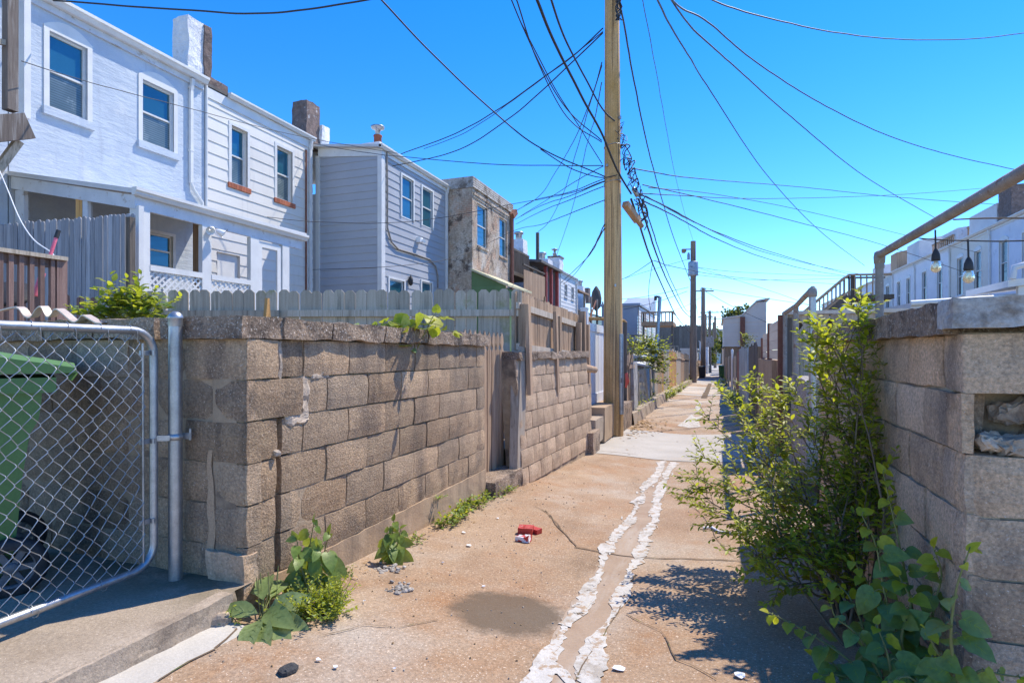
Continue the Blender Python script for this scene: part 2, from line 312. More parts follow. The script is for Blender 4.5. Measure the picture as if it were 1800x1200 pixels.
def brickx(N, L, pos, col):
    sx = nd(N, 'ShaderNodeSeparateXYZ'); L.new(pos, sx.inputs[0]); ad = nd(N, 'ShaderNodeMath', operation='ADD'); L.new(sx.outputs[0], ad.inputs[0]); L.new(sx.outputs[1], ad.inputs[1])
    cb = nd(N, 'ShaderNodeCombineXYZ'); L.new(ad.outputs[0], cb.inputs[0]); L.new(sx.outputs[2], cb.inputs[1])
    br = nd(N, 'ShaderNodeTexBrick'); br.inputs['Scale'].default_value = 1; br.inputs['Brick Width'].default_value = .21; br.inputs['Row Height'].default_value = .075; br.inputs['Mortar Size'].default_value = .008
    br.inputs['Color1'].default_value = c4((.40, .20, .12)); br.inputs['Color2'].default_value = c4((.50, .30, .19)); br.inputs['Mortar'].default_value = c4((.55, .47, .38))
    L.new(cb.outputs[0], br.inputs['Vector'])
    col = mixc(N, L, ramp(N, L, nse(N, L, pos, 1.1, 8, None, .7), .36, .5), br.outputs[0], col)
    return mixc(N, L, ramp(N, L, nse(N, L, pos, 1.9, 9, None, .78, 5), .53, .60), col, (.13, .095, .075))
M['oldbrick'] = pm('parged_old_brick', (.40, .31, .23), (.52, .43, .34), 2, rough=.95, bump=1, bscale=12, bdist=.05, rvar=.03, grain=.35, gscale=14, patch=(.56, .50, .43), pscale=1.2, pth=(.5, .62), streak=(.27, .20, .14), sst=(2, 2, .6), sth=(.52, .66), extra=brickx)
def glassm(name, c, metal, rough):
    m = pm(name, c, tuple(x * 1.25 for x in c), .5, rough=rough, bump=.03, bscale=1.2, bdist=.05, rvar=.12, metal=metal, ior=1.6); return m
M['gup'] = glassm('sky_tinted_glass', (.03, .13, .19), .4, .05)  # teal base stands in for blue sky reflected in the panes
def blinds(N, L, pos, col):
    sx = nd(N, 'ShaderNodeSeparateXYZ'); L.new(pos, sx.inputs[0]); mu = nd(N, 'ShaderNodeMath', operation='MULTIPLY'); mu.inputs[1].default_value = 125.; L.new(sx.outputs[2], mu.inputs[0])
    sn = nd(N, 'ShaderNodeMath', operation='SINE'); L.new(mu.outputs[0], sn.inputs[0])
    return mixc(N, L, ramp(N, L, sn.outputs[0], .2, .9), col, (.065, .09, .10))
M['glow'] = pm('screened_glass', (.085, .125, .14), (.16, .21, .225), 1.1, rough=.25, bump=0, rvar=.2, grain=0, metal=.1, ior=1.6, extra=blinds, patch=(.22, .27, .28), pscale=2.2, pth=(.55, .6))
M['gdark'] = glassm('dark_glass', (.035, .045, .055), .2, .1)
m, nt, N, L = newmat('bulb_glass')
o_ = nd(N, 'ShaderNodeOutputMaterial'); b_ = nd(N, 'ShaderNodeBsdfPrincipled'); b_.inputs['Base Color'].default_value = (.9, .78, .5, 1); b_.inputs['Roughness'].default_value = .15
b_.inputs['Transmission Weight'].default_value = .6; L.new(b_.outputs[0], o_.inputs[0]); M['bulb'] = m
m, nt, N, L = newmat('insect_screen')
o_ = nd(N, 'ShaderNodeOutputMaterial'); b_ = nd(N, 'ShaderNodeBsdfPrincipled'); b_.inputs['Base Color'].default_value = (.05, .05, .055, 1); t_ = nd(N, 'ShaderNodeBsdfTransparent'); x_ = nd(N, 'ShaderNodeMixShader')
x_.inputs[0].default_value = .35; L.new(t_.outputs[0], x_.inputs[1]); L.new(b_.outputs[0], x_.inputs[2]); L.new(x_.outputs[0], o_.inputs[0]); M['screen'] = m
M['lbush'] = leafmat('privet_leaf', (.09, .14, .018), (.36, .41, .04), .5)
M['lyel'] = leafmat('bright_yellow_leaf', (.36, .42, .02), (.56, .58, .05), .58)  # on the bush, this yellow stands in for backlight on the upper leaves
M['lbroad'] = leafmat('mulberry_leaf', (.10, .20, .05), (.20, .32, .08), .4, .38)
M['lweed'] = leafmat('weed_leaf', (.14, .235, .045), (.27, .37, .08), .4)
M['lpale'] = leafmat('plantain_leaf', (.19, .26, .085), (.32, .40, .16), .3)
M['ldark'] = leafmat('far_leaf', (.035, .065, .02), (.09, .14, .04), .25)
M['stem'] = pm('green_stem', (.13, .15, .04), (.2, .19, .07), 20, rough=.7, bump=0, rvar=.2)
M['twig'] = pm('brown_twig', (.13, .095, .06), (.2, .15, .1), 20, rough=.85, bump=0, rvar=.2)
M['dry'] = pm('dry_litter', (.27, .17, .08), (.40, .26, .13), 12, rough=.9, bump=.2, rvar=.3)
# ---------- world, sun, camera ----------
SUN = V((.38, .55, 1)).normalized()
w = bpy.data.worlds.new('World'); scene.world = w; w.use_nodes = True
wn, wl = w.node_tree.nodes, w.node_tree.links; wn.clear()
sk = wn.new('ShaderNodeTexSky'); sk.sky_type = 'NISHITA'; sk.sun_disc = False
sk.sun_elevation = math.asin(SUN.z); sk.sun_rotation = math.atan2(SUN.x, SUN.y)
sk.air_density = 0.95; sk.dust_density = 0.0; sk.ozone_density = 2.0; sk.altitude = 2500
hs = wn.new('ShaderNodeHueSaturation'); hs.inputs['Saturation'].default_value = 1.38; hs.inputs['Hue'].default_value = .508
bg = wn.new('ShaderNodeBackground'); bg.inputs['Strength'].default_value = .15
wo = wn.new('ShaderNodeOutputWorld')
wl.new(sk.outputs[0], hs.inputs['Color']); wl.new(hs.outputs[0], bg.inputs[0]); wl.new(bg.outputs[0], wo.inputs[0])
sl = bpy.data.lights.new('sun', 'SUN'); sl.energy = 2.6; sl.angle = math.radians(.5); sl.color = (1, .91, .76)
so = bpy.data.objects.new('sun', sl); COL.objects.link(so); so.rotation_euler = SUN.to_track_quat('Z', 'Y').to_euler(); so.location = (6, 9, 20)
cam = bpy.data.cameras.new('camera'); co = bpy.data.objects.new('camera', cam); COL.objects.link(co)
cam.sensor_width = 36; cam.lens = 20.0; cam.shift_y = 20 / 1800.; cam.clip_end = 6000; cam.clip_start = .05
co.rotation_euler = (math.pi / 2, 0, TH); scene.camera = co
scene.view_settings.view_transform = 'Standard'; scene.view_settings.look = 'None'; scene.view_settings.gamma = 1; scene.view_settings.exposure = 1.28
scene.cycles.max_bounces = 6; scene.cycles.diffuse_bounces = 4; scene.cycles.transparent_max_bounces = 12
try: scene.cycles.use_denoising = True
except Exception: pass

# ---------- ground ----------
def sheet(name, xs, ys, dz, mat, zf=gz, label=None):
    mb = MB(); n = len(xs)
    vs = [(x, y, zf(x, y) + dz) for y in ys for x in xs]
    fs = [(j * n + i, j * n + i + 1, (j + 1) * n + i + 1, (j + 1) * n + i) for j in range(len(ys) - 1) for i in range(n - 1)]
    mb.add(vs, fs, 0, .5, True)
    o = mb.build(name, mat); tag(o, kind='structure'); return o
def lin(a, b, n): return [a + (b - a) * i / n for i in range(n + 1)]
sheet('ground', [-1500, -300, -60, -25, -15] + lin(-12, 12, 24) + [15, 25, 60, 300, 1500], [-20, -10] + lin(-5, 20, 25) + [30, 40, 60, 80, 120, 200, 600, 3000], -.02, M['soil'])
sheet('alley', lin(-2.2, 1.3, 20), lin(-2, 14, 64) + lin(15, 40, 25) + lin(43, 130, 29), .02, M['conc'])
sheet('pale_concrete_slab', lin(-1.95, 1.1, 12), lin(8.86, 12.1, 14), .026, M['slab'])
for a, b_ in ((25.5, 27.0), (33, 34.5), (44, 52), (61, 126)):
    sheet('pale_alley_section', lin(-1.75, .8, 8), lin(a, b_, 6), .026, M['slab'])

# hand-laid white patching on both edges of the drainage channel (outlines on the ground plane)
def Q(x, y): return PG(880 + x / 2.857, 780 + y / 2.857)
STR = [
 [(95,1215),(165,1120),(190,1050),(260,985),(298,985),(285,1040),(270,1100),(320,1120),(375,1215),(330,1215),(300,1165),(262,1158),(245,1215)],
 [(445,710),(490,640),(510,610),(522,615),(515,650),(480,715)],
 [(300,905),(330,860),(385,800),(430,740),(460,735),(465,795),(440,830),(402,880),(350,918)],
 [(492,535),(505,505),(555,500),(575,525),(580,548),(530,545),(510,560)],
 [(565,480),(610,410),(650,365),(685,370),(675,400),(630,430),(610,465)],
 [(645,295),(690,270),(715,255),(728,265),(725,300),(690,308)],
 [(697,225),(720,190),(770,165),(790,120),(780,90),(830,85),(815,140),(790,185),(740,225),(715,240)],
 [(400,1215),(430,1110),(460,1050),(435,985),(480,970),(512,935),(560,862),(572,872),(522,960),(515,1000),(500,1060),(495,1215)],
 [(562,850),(550,800),(590,745),(620,690),(640,640),(660,610),(655,680),(645,740),(610,810),(575,848)],
 [(655,560),(670,530),(695,510),(712,520),(705,570),(680,580)],
 [(700,490),(720,440),(750,400),(790,370),(795,400),(760,450),(720,500)],
 [(742,350),(755,330),(795,335),(800,365),(760,370)],
 [(755,295),(780,250),(790,200),(820,180),(830,130),(850,90),(900,100),(860,130),(830,200),(820,260),(790,300)]]
def drape(mb, poly, dz, zf=gz, seg=.04, amp=.016):
    pts = []
    for a, b in zip(poly, poly[1:] + poly[:1]):
        n = max(1, int((b - a).length / seg))
        for i in range(n):
            p = a + (b - a) * i / n; q = noise.noise_vector(V((p.x * 17, p.y * 17, 0))) * amp + noise.noise_vector(V((p.x * 51, p.y * 51, 4))) * amp * .6
            p = p + V((q.x, q.y, 0)); p.z = zf(p.x, p.y) + dz; pts.append(p)
    mb.add(pts, [tuple(range(len(pts)))], 0, .5)
CH = [(95,1215),(170,1110),(250,1000),(292,905),(360,790),(440,700),(500,590),(510,520),(600,420),(665,330),(690,270),(740,190),(785,110),(800,84),(885,92),(850,150),(822,235),(785,310),(790,400),(740,480),(710,560),(660,620),(640,730),(575,850),(520,950),(508,1060),(492,1215)]
def resamp(P, n):
    L = [0]
    for p, q in zip(P, P[1:]): L.append(L[-1] + (q - p).length)
    out = []
    for k in range(n + 1):
        s = L[-1] * k / n; i = max(i for i in range(len(L)) if L[i] <= s + 1e-9); i = min(i, len(P) - 2); out.append(P[i] + (P[i + 1] - P[i]) * ((s - L[i]) / (L[i + 1] - L[i])))
    return out
le, re_ = resamp([Q(*p) for p in CH[:14]], 90), resamp([Q(*p) for p in CH[:13:-1]], 90)
mb = MB(); vs = []
for p, q in zip(le, re_):
    for k in range(7):
        w_ = p + (q - p) * k / 6; x = w_.x + .012 * noise.noise(V((w_.y * 14, k, 0))); vs.append((x, w_.y, gz(x, w_.y) + .0225))
mb.add(vs, [(7 * i + k, 7 * i + k + 1, 7 * i + 8 + k, 7 * i + 7 + k) for i in range(90) for k in range(6)], 0, .5, True); tag(mb.build('drainage_channel', M['chan']), kind='structure')
rq = random.Random(3)
mb = MB()
for CL, w0 in (([(130,1215),(225,1080),(290,985),(330,900),(440,770),(510,640),(535,545),(565,500),(650,385),(690,300),(720,230),(780,150),(810,88)], .06), ([(450,1215),(470,1040),(510,950),(570,850),(620,740),(650,640),(685,560),(715,490),(770,390),(775,310),(800,230),(840,140),(870,92)], .075)):
    P = resamp([Q(*p) for p in CL], 220); vs = []
    for k, p in enumerate(P):
        t = P[min(k + 1, 220)] - P[max(k - 1, 0)]; t.z = 0; t.normalize(); n_ = V((-t.y, t.x, 0)); y = p.y
        for sg in (-1, 1):
            ww = w0 * (.45 + .75 * noise.noise(V((y * 2.3, sg * 3, w0 * 90))) + .5 * noise.noise(V((y * 11, sg * 5, 2))) + .3 * noise.noise(V((y * 33, sg * 7, 5)))); q = p + n_ * sg * max(.004, ww); vs.append((q.x, q.y, gz(q.x, q.y) + .0255))
    mb.add(vs, [(2 * k, 2 * k + 1, 2 * k + 3, 2 * k + 2) for k in range(220)], 0, .5)
for s_ in STR: drape(mb, [Q(*p) for p in s_], .0265 + .0006 * random.random(), amp=.02)
for s_ in ([(1208,735),(1215,728),(1222,733),(1236,730),(1228,740),(1232,750),(1212,752),(1190,748),(1200,742)], [(1222,716),(1228,706),(1234,708),(1230,722),(1222,724)],
           [(1236,690),(1240,680),(1244,682),(1241,692)]):
    drape(mb, [PG(*p) for p in s_], .0245)
for s_ in STR:
    for k in range(5):
        p, q = rq.choice(s_), rq.choice(s_); t = rq.random(); x, y = p[0] + (q[0] - p[0]) * t + rq.gauss(0, 14), p[1] + (q[1] - p[1]) * t + rq.gauss(0, 16); w_ = rq.uniform(3, 9)
        drape(mb, [Q(x + w_ * rq.uniform(.5, 1.2) * math.cos(a), y + w_ * rq.uniform(.6, 1.8) * math.sin(a)) for a in (0, 1, 2, 3.1, 4.2, 5.2)], .0262 + .0004 * k, amp=.006)
tag(mb.build('white_patch_marking', M['paint']), kind='structure')
def ribbon(name, pts, wdt, mat, dz=.026, rough=.5):
    mb = MB(); vs = []; P = []
    for a, b in zip(pts, pts[1:]):
        n = max(2, int((b - a).length / .06)); P += [a + (b - a) * i / n for i in range(n)]
    P.append(pts[-1])
    for i, p in enumerate(P):
        t = (P[min(i + 1, len(P) - 1)] - P[max(0, i - 1)]); t.z = 0; t.normalize(); s_ = V((-t.y, t.x, 0))
        k = noise.noise(V((p.x * 5, p.y * 5, 7))); ww = wdt * (1 + rough * noise.noise(V((p.x * 13, p.y * 13, 1)))); p = p + s_ * .03 * k
        for sg in (-1, 1):
            q = p + s_ * ww * sg / 2; vs.append((q.x, q.y, gz(q.x, q.y) + dz))
    mb.add(vs, [(2 * i, 2 * i + 1, 2 * i + 3, 2 * i + 2) for i in range(len(P) - 1)], 0, .5)
    return tag(mb.build(name, mat), kind='structure')
M['crack'] = pm('crack_dirt', (.10, .07, .045), (.19, .13, .08), 25, rough=1, bump=0, rvar=0, patch=(.10, .13, .03), pscale=9, pth=(.58, .66))
ribbon('ground_crack', [PG(1010, 962), PG(1060, 971), PG(1120, 981), PG(1200, 982), PG(1312, 987)], .014, M['crack'])
ribbon('ground_crack', [PG(960, 897), PG(985, 930), PG(1012, 960)], .008, M['crack'], rough=1.2)
ribbon('ground_crack', [PG(985, 930), PG(965, 905), PG(940, 890)], .006, M['crack'], rough=1.2)
ribbon('ground_crack', [PG(1048, 792), PG(1180, 806), PG(1340, 812)], .022, M['crack'])
ribbon('ground_crack', [PG(375, 1140), PG(410, 1108), PG(398, 1090)], .01, M['crack'])
ribbon('ground_crack', [PG(283, 1197), PG(330, 1164), PG(378, 1140)], .009, M['crack'])
ribbon('ground_crack', [PG(1118, 1010), PG(1050, 1130), PG(1010, 1197)], .006, M['crack'])
ribbon('ground_crack', [PG(560, 1120), PG(640, 1098), PG(700, 1105), PG(770, 1090)], .004, M['crack'], rough=1.3)
ribbon('ground_crack', [PG(1180, 870), PG(1230, 900), PG(1262, 950), PG(1300, 985)], .005, M['crack'], rough=1.3)
ribbon('ground_crack', [PG(1100, 1080), PG(1160, 1110), PG(1190, 1160), PG(1260, 1195)], .005, M['crack'], rough=1.3)
ribbon('drain_channel', [PG(1248, 674), PG(1243, 687), PG(1237, 700)], .22, M['crack'], .03)

# raised driveway apron, its front edge a worn concrete step, with a pale gutter strip
def apz(x, y): return -1.095 - .018 * (y - 1.3) + .008 * noise.noise(V((x * 2, y * 2, 0)))
mb = MB(); xs = lin(-6.5, -2.115, 26); ys = lin(-.6, 2.16, 24)
n = len(xs); mb.add([(x, y, apz(x, y)) for y in ys for x in xs], [(j * n + i, j * n + i + 1, (j + 1) * n + i + 1, (j + 1) * n + i) for j in range(len(ys) - 1) for i in range(n - 1)], 0, .5, True)
ys2 = lin(-.6, 2.05, 60); vs = []
for y in ys2:
    for k in range(5):
        x = -2.115 + (.012 if k else 0) + .02 * noise.noise(V((y * 6, k * .9, 2))) * (k > 0); vs.append((x, y, apz(-2.115, y) - .035 * k * (1 if k else 0) - (.004 if k == 1 else 0)))
mb.add(vs, [(j * 5 + k, j * 5 + k + 1, (j + 1) * 5 + k + 1, (j + 1) * 5 + k) for j in range(len(ys2) - 1) for k in range(4)], 0, .45, False)
tag(mb.build('driveway_apron', M['apron']), kind='structure')
mb = MB(); mb.rough(V((-2.125, .7, -1.165)), V((.028, 0, 0)), V((0, 1.32, 0)), V((0, 0, .062)), (3, 60, 4), .009, 13); tag(mb.build('kerb', M['apron2']), kind='structure')
mb = MB(); ys = lin(-.6, 1.98, 60)
vs = []
for y in ys:
    e = 1 - .25 * max(0, (y - 1.75) / .25)
    for k, x in enumerate((-2.13, -2.0, -1.93 + .02 * noise.noise(V((y * 5, 0, 9))))): vs.append((x if k < 2 else x, y, gz(x, y) + .034 - .008 * k))
mb.add(vs, [(j * 3 + k, j * 3 + k + 1, (j + 1) * 3 + k + 1, (j + 1) * 3 + k) for j in range(len(ys) - 1) for k in range(2)], 0, .5, True)
tag(mb.build('gutter_strip', M['strip']), kind='structure')
# raised back yards either side
sheet('left_yard', lin(-14, -2.4, 8), lin(2.3, 90, 30), .35, M['soil'], lambda x, y: gbase(y))
sheet('right_yard', lin(1.0, 20, 6), lin(2.6, 90, 30), .3, M['soil'], lambda x, y: gbase(y))

# ---------- concrete block walls ----------
def grid_block(mb, O, A, N, s0, s1, z0, z1, out, seed, mi=0, rd=None, nseg=4, thick=.09, bull=0):
    """one worn block face: s along A, z up, front pushed out along N"""
    rd = random.random() if rd is None else rd
    nx, nz = max(2, int((s1 - s0) / .06)), 3
    vs = []
    for a in range(nx + 1):
        for b in range(nz + 1):
            s = s0 + (s1 - s0) * a / nx; z = z0 + (z1 - z0) * b / nz
            p = O + A * s + V((0, 0, z)); e = (a in (0, nx)) + (b in (0, nz))
            q = noise.noise_vector(p * 11 + V((seed, 0, 0))) * .0045 + noise.noise_vector(p * 37) * .003
            d = out - (.006 if e == 1 else .012 if e == 2 else 0)
            if bull and a == 0: d -= bull
            vs.append(p + N * d + q)
    fs = [(a * (nz + 1) + b, (a + 1) * (nz + 1) + b, (a + 1) * (nz + 1) + b + 1, a * (nz + 1) + b + 1) for a in range(nx) for b in range(nz)]
    k = len(vs); bd = [a * (nz + 1) for a in range(nx + 1)] + [nx * (nz + 1) + b for b in range(1, nz + 1)] + [a * (nz + 1) + nz for a in range(nx - 1, -1, -1)] + [b for b in range(nz - 1, 0, -1)]
    for i in bd: vs.append(vs[i] - N * thick)
    m_ = len(bd)
    for i in range(m_): fs.append((bd[i], k + i, k + (i + 1) % m_, bd[(i + 1) % m_]))
    mb.add(vs, fs, mi, rd, False)
def courses(mb, O, A, N, L, ztop, n, h=.203, bl=.406, start=0, off=0, s_from=0, joint=.0055, jit=.004, skip=None):
    for c in range(n):
        z1 = ztop - c * h; s = -((c + off) % 2) * bl / 2 + start
        while s < L:
            a, b = max(s, s_from if not callable(s_from) else s_from(c)), min(s + bl, L); s += bl
            if b - a < .05: continue
            if skip and skip(c, (a + b) / 2): continue
            grid_block(mb, O, A, N, a + joint, b - joint, z1 - h + joint, z1 - joint, U_(-jit, jit), c * 3.1 + s)
def coping_row(mb, O, A, N, L, zb, t=.105, over=.035, wid=.27, lens=(.38, .62), amp=.012, mi=0, gaps=.008, tilt=0):
    s = 0
    while s < L - .05:
        l = min(U_(*lens), L - s)
        if L - s - l < .15: l = L - s
        dz = U_(-.006, .006)
        mb.rough(O + A * (s + l / 2) + N * (over - wid / 2) + V((0, 0, zb + t / 2 + dz)), A * (l / 2 - gaps), N * wid / 2, V((0, 0, t / 2)), (max(3, int(l / .05)), 5, 4), amp, 8, mi)
        s += l

XL = -2.15
def sag(p):  # the left wall has settled and leans a little at mid-length
    return p + V((.025 * math.sin((p.y - 2) * 1.1) * max(0, min(1, (p.z + 1.2))), 0, 0))
lw = thing('block_wall', 'cracked concrete block wall with rough coping, cornered beside the chain link gate', 'wall', (XL - .1, 3.6, -1.4))
mb = MB(); Yn = V((0, 1, 0)); Xp = V((1, 0, 0)); O1 = V((XL, 2.14, 0))
brk = [.205, .39, .205, .205, .205, .205]
courses(mb, O1, Yn, Xp, 3.05, .07, 6, s_from=lambda c: brk[c] + (.045 if c in (1, 2, 3, 4, 5) else .02), off=0)
for c in range(6):   # the corner stack, pulled away from the rest along an open crack
    z1 = .07 - c * .203
    grid_block(mb, O1, Yn, Xp, .0, brk[c], z1 - .199, z1 - .004, .022 - .004 * c, c, bull=0)
    b2 = .203 if c % 2 else .406
    grid_block(mb, V((XL + .018, 2.14, 0)), V((-1, 0, 0)), V((0, -1, 0)), 0.004, b2 - .004, z1 - .199, z1 - .004, .006, c + 40)
    s = b2
    while s < 4.6:
        grid_block(mb, V((XL + .018, 2.14, 0)), V((-1, 0, 0)), V((0, -1, 0)), s + .004, s + .402, z1 - .199, z1 - .004, U_(-.004, .004), c + s)
        s += .406
mb.build('block_face', M['block'], lw, sag)
mb = MB()
mb.box(XL - .2, XL - .011, 2.46, 5.18, -1.5, .07, 0, .4); mb.box(-6.7, XL - .016, 2.15, 2.34, -1.5, .07, 0, .4)
mb.box(XL - .2, XL - .05, 2.14, 2.5, -1.5, .07, 0, .1)
mb.build('mortar_core', M['mortar'], lw, sag)
# smears of pale cement where cracks were patched, each its own part
for (u0, v0, u1, v1, t) in ((526, 662, 541, 725, .014), (500, 722, 540, 742, .012), (545, 655, 575, 664, .010), (487, 600, 492, 670, .010), (478, 790, 484, 800, .03)):
    mb = MB(); a, b = PX(u0, v0, XL), PX(u1, v1, XL); c = (a + b) / 2
    mb.rough(c + V((.002, 0, 0)), V((0, abs(a.y - b.y) / 2, 0)), V((0, 0, abs(a.z - b.z) / 2)), V((t, 0, 0)), (5, 6, 3), .016, 22, rnd_edge=.12); mb.build('cement_patch', M['cement'], lw)
for (u, v0, v1, wd) in ((372, 790, 1010, .022),):
    mb = MB(); p, q = PY(u, v0, 2.137), PY(u, v1, 2.137); n = 16; vs = []
    for k in range(n + 1):
        t = k / n; x = p.x + (q.x - p.x) * t + .02 * noise.noise(V((t * 4, u, 0))); ww = wd * (.5 + .8 * abs(noise.noise(V((t * 3.3, u, 5)))) + .6 * t)
        for s_ in (-1, 1): vs.append((x + s_ * ww, 2.131 + .002 * s_, p.z + (q.z - p.z) * t))
    mb.add(vs, [(2 * k, 2 * k + 1, 2 * k + 3, 2 * k + 2) for k in range(n)]); mb.build('cement_patch', M['footing'], lw)
mb = MB(); mb.rough(V((XL - .09, 2.16, -1.10)), V((.115, 0, 0)), V((0, .045, 0)), V((0, 0, .13)), (7, 4, 6), .014, 8); mb.build('plaster_foot', M['block2'], lw)
mb = MB()
mb.rough(V((XL - .026, 3.72, -1.33)), V((0, 1.45, 0)), V((.03, 0, 0)), V((0, 0, .185)), (40, 3, 6), .008, 6)
mb.rough(V((XL - .012, 2.2, -1.31)), V((0, .1, 0)), V((.03, 0, 0)), V((0, 0, .12)), (6, 3, 5), .012, 8)
mb.build('footing', M['footing'], lw)
mb = MB()
coping_row(mb, V((XL, 2.36, 0)), Yn, Xp, 2.86, .07, amp=.014)
coping_row(mb, V((XL + .03, 2.14, 0)), V((-1, 0, 0)), V((0, -1, 0)), .55, .07, lens=(.5, .6), amp=.008)
coping_row(mb, V((XL - .54, 2.14, 0)), V((-1, 0, 0)), V((0, -1, 0)), 4, .07, amp=.01)
mb.build('coping', M['coping'], lw, sag)

# second wall beyond the picket gate
wl2 = thing('block_wall', 'block wall under the tall board fence, with two boards hanging down its face', 'wall', (-2.15, 7.5, -1.6))
mb = MB(); O2 = V((-2.12, 5.98, 0)); A2 = V((.05, 1, 0)).normalized(); N2 = V((1, -.05, 0)).normalized()
lean = lambda p: p + V((-.07 * (p.z + .1), 0, 0))
courses(mb, O2, A2, N2, 3.0, -.07, 7, off=1)
mb.build('block_face', M['block2'], wl2, lean)
mb = MB()
mb.hexa([O2 - N2 * .2 + V((0, 0, -1.7)), O2 - N2 * .02 + V((0, 0, -1.7)), O2 + A2 * 3 - N2 * .02 + V((0, 0, -1.7)), O2 + A2 * 3 - N2 * .2 + V((0, 0, -1.7))] +
        [O2 - N2 * .2 + V((0, 0, -.07)), O2 - N2 * .02 + V((0, 0, -.07)), O2 + A2 * 3 - N2 * .02 + V((0, 0, -.07)), O2 + A2 * 3 - N2 * .2 + V((0, 0, -.07))], 0, .5)
mb.build('mortar_core', M['mortar'], wl2, lean)
mb = MB(); coping_row(mb, O2, A2, N2, 3.03, -.07, .085, .04, .28, amp=.016); mb.build('coping', M['coping'], wl2, lean)

# right wall: end pillar with bullnose corner and a broken-out hole
XR = .777
rw = thing('block_wall', 'shaded block wall with parged grey cap and a broken hole full of stones', 'wall', (XR + .1, 3.7, -1.3))
mb = MB(); O3 = V((XR, 2.32, 0)); Nm = V((-1, 0, 0))
courses(mb, O3, Yn, Nm, 2.95, .068, 7, off=1, s_from=lambda c: .10 if c == 1 else 0)
for c in range(7):
    z1 = .068 - c * .205
    if c == 1: continue
    # rounded end blocks: strips swept round the corner
    rr = .012 if c < 2 else .075
    prof = [(XR - .004, 2.32 + .06)] + [(XR + rr - .004 - rr * math.cos(a), 2.31 + rr - rr * math.sin(a)) for a in [math.pi / 2 * k / 5 for k in range(6)]] + [(XR + .2, 2.31), (XR + .3, 2.31)]
    vs = []; rd = random.random()
    for (x, y) in prof:
        for b in range(5):
            z = z1 - .2 + .196 * b / 4; e = .006 if b in (0, 4) else 0
            p = V((x + e, y + e, z)); vs.append(p + noise.noise_vector(p * 14) * .005)
    mb.add(vs, [(i * 5 + b, (i + 1) * 5 + b, (i + 1) * 5 + b + 1, i * 5 + b + 1) for i in range(len(prof) - 1) for b in range(4)], 0, rd, False)
z1 = .068 - .205
mb.rough(V((XR + .012, 2.39, z1 - .1)), V((.016, 0, 0)), V((0, .075, 0)), V((0, 0, .098)), (4, 5, 6), .008, 16)
mb.rough(V((XR + .24, 2.39, z1 - .1)), V((.03, 0, 0)), V((0, .075, 0)), V((0, 0, .098)), (4, 5, 6), .008, 16)
mb.build('block_face', M['block3'], rw)
mb = MB()
mb.box(XR + .018, XR + .3, 2.46, 5.26, -1.45, .085, 0, .4); mb.box(XR + .012, XR + .3, 2.33, 2.47, -1.45, -.344, 0, .4); mb.box(XR + .012, XR + .3, 2.33, 2.47, -.135, .068, 0, .4)
mb.build('mortar_core', M['mortar'], rw)
mb = MB()
coping_row(mb, V((XR, 2.36, 0)), Yn, Nm, 2.92, .072, .11, .04, .36, (.5, .9), .014)
mb.build('coping', M['coping'], rw)
mb = MB()
mb.rough(V((XR + .15, 2.33, .132)), V((.20, 0, 0)), V((0, .075, 0)), V((0, 0, .05)), (10, 6, 6), .012, 9); mb.build('cap', M['coping_grey'], rw)
for i, (u, v, yy, r, lab) in enumerate(((1745, 776, 2.36, .038, 'pale broken stone lying at the left of the wall hole'), (1779, 784, 2.345, .042, 'brown broken stone lying at the right of the wall hole'), (1778, 722, 2.42, .05, 'ochre stone wedged under the top of the wall hole'))):
    mb = MB(); mb.rough(PY(u, v, yy), V((r * 1.1, .01, r * .2)), V((-.006, r * .8, 0)), V((-r * .2, 0, r * .72)), (6, 6, 6), .02, 19, rnd_edge=.25)
    tag(mb.build('rubble_stone', M['rubble']), lab, 'stone', 'stones in the hole of the right wall')
# ---------- chain link gate, post, bin ----------
GX = -2.55
gate = thing('chain_link_gate', 'galvanised chain link gate with rounded tube frame in front of the green bin', 'gate', (GX, 1.35, -1.03))
def rrect(y0, y1, z0, z1, r, X, n=7):
    P = []
    for cy, cz, a0 in ((y1 - r, z1 - r, 0), (y0 + r, z1 - r, 90), (y0 + r, z0 + r, 180), (y1 - r, z0 + r, 270)):
        for k in range(n + 1):
            a = math.radians(a0 + 90 * k / n); P.append(V((X, cy + r * math.cos(a), cz + r * math.sin(a))))
    return P + [P[0]]
mb = MB(); mb.tube(rrect(.62, 1.985, -1.02, .105, .11, GX), .0185, 12); mb.build('frame', M['galv'], gate)
mb = MB(); w_ = .0335; hh = .0375; y_r = 1.925
for k in range(39):
    pts = []
    for j in range(30):
        z = -1.0 + j * hh; e = (j + k) % 2; y = y_r - (k + e) * w_
        if k == 0 and False: pass
        bow = .012 * math.sin(j * .35) + .004 * math.sin(k * .9 + j)
        y += .004 * math.sin(j * 1.7 + k) + .006 * math.sin(j * .4)
        for dz, s in ((-.004, 0), (.004, 0)):
            pts.append(V((GX + bow + (.0035 if e else -.0035) * (1 if dz > 0 else -1), max(.63, y + (.0015 if e else -.0015)), z + dz)))
    mb.tube(pts, .0019, 5)
mb.build('wire_mesh', M['galv'], gate)
mb = MB(); mb.tube([(GX + .004, 1.93, -.99), (GX + .006, 1.925, .045)], .005, 6)
for z in (.0, -.42, -.8):
    mb.beam((GX, 1.915, z), (GX, 2.0, z), .022, .012, side=(0, 0, 1)); mb.tube([(GX + .022, 1.966, z - .012), (GX + .022, 1.966, z + .012)], .008, 6)
mb.build('tension_bar', M['galv'], gate)
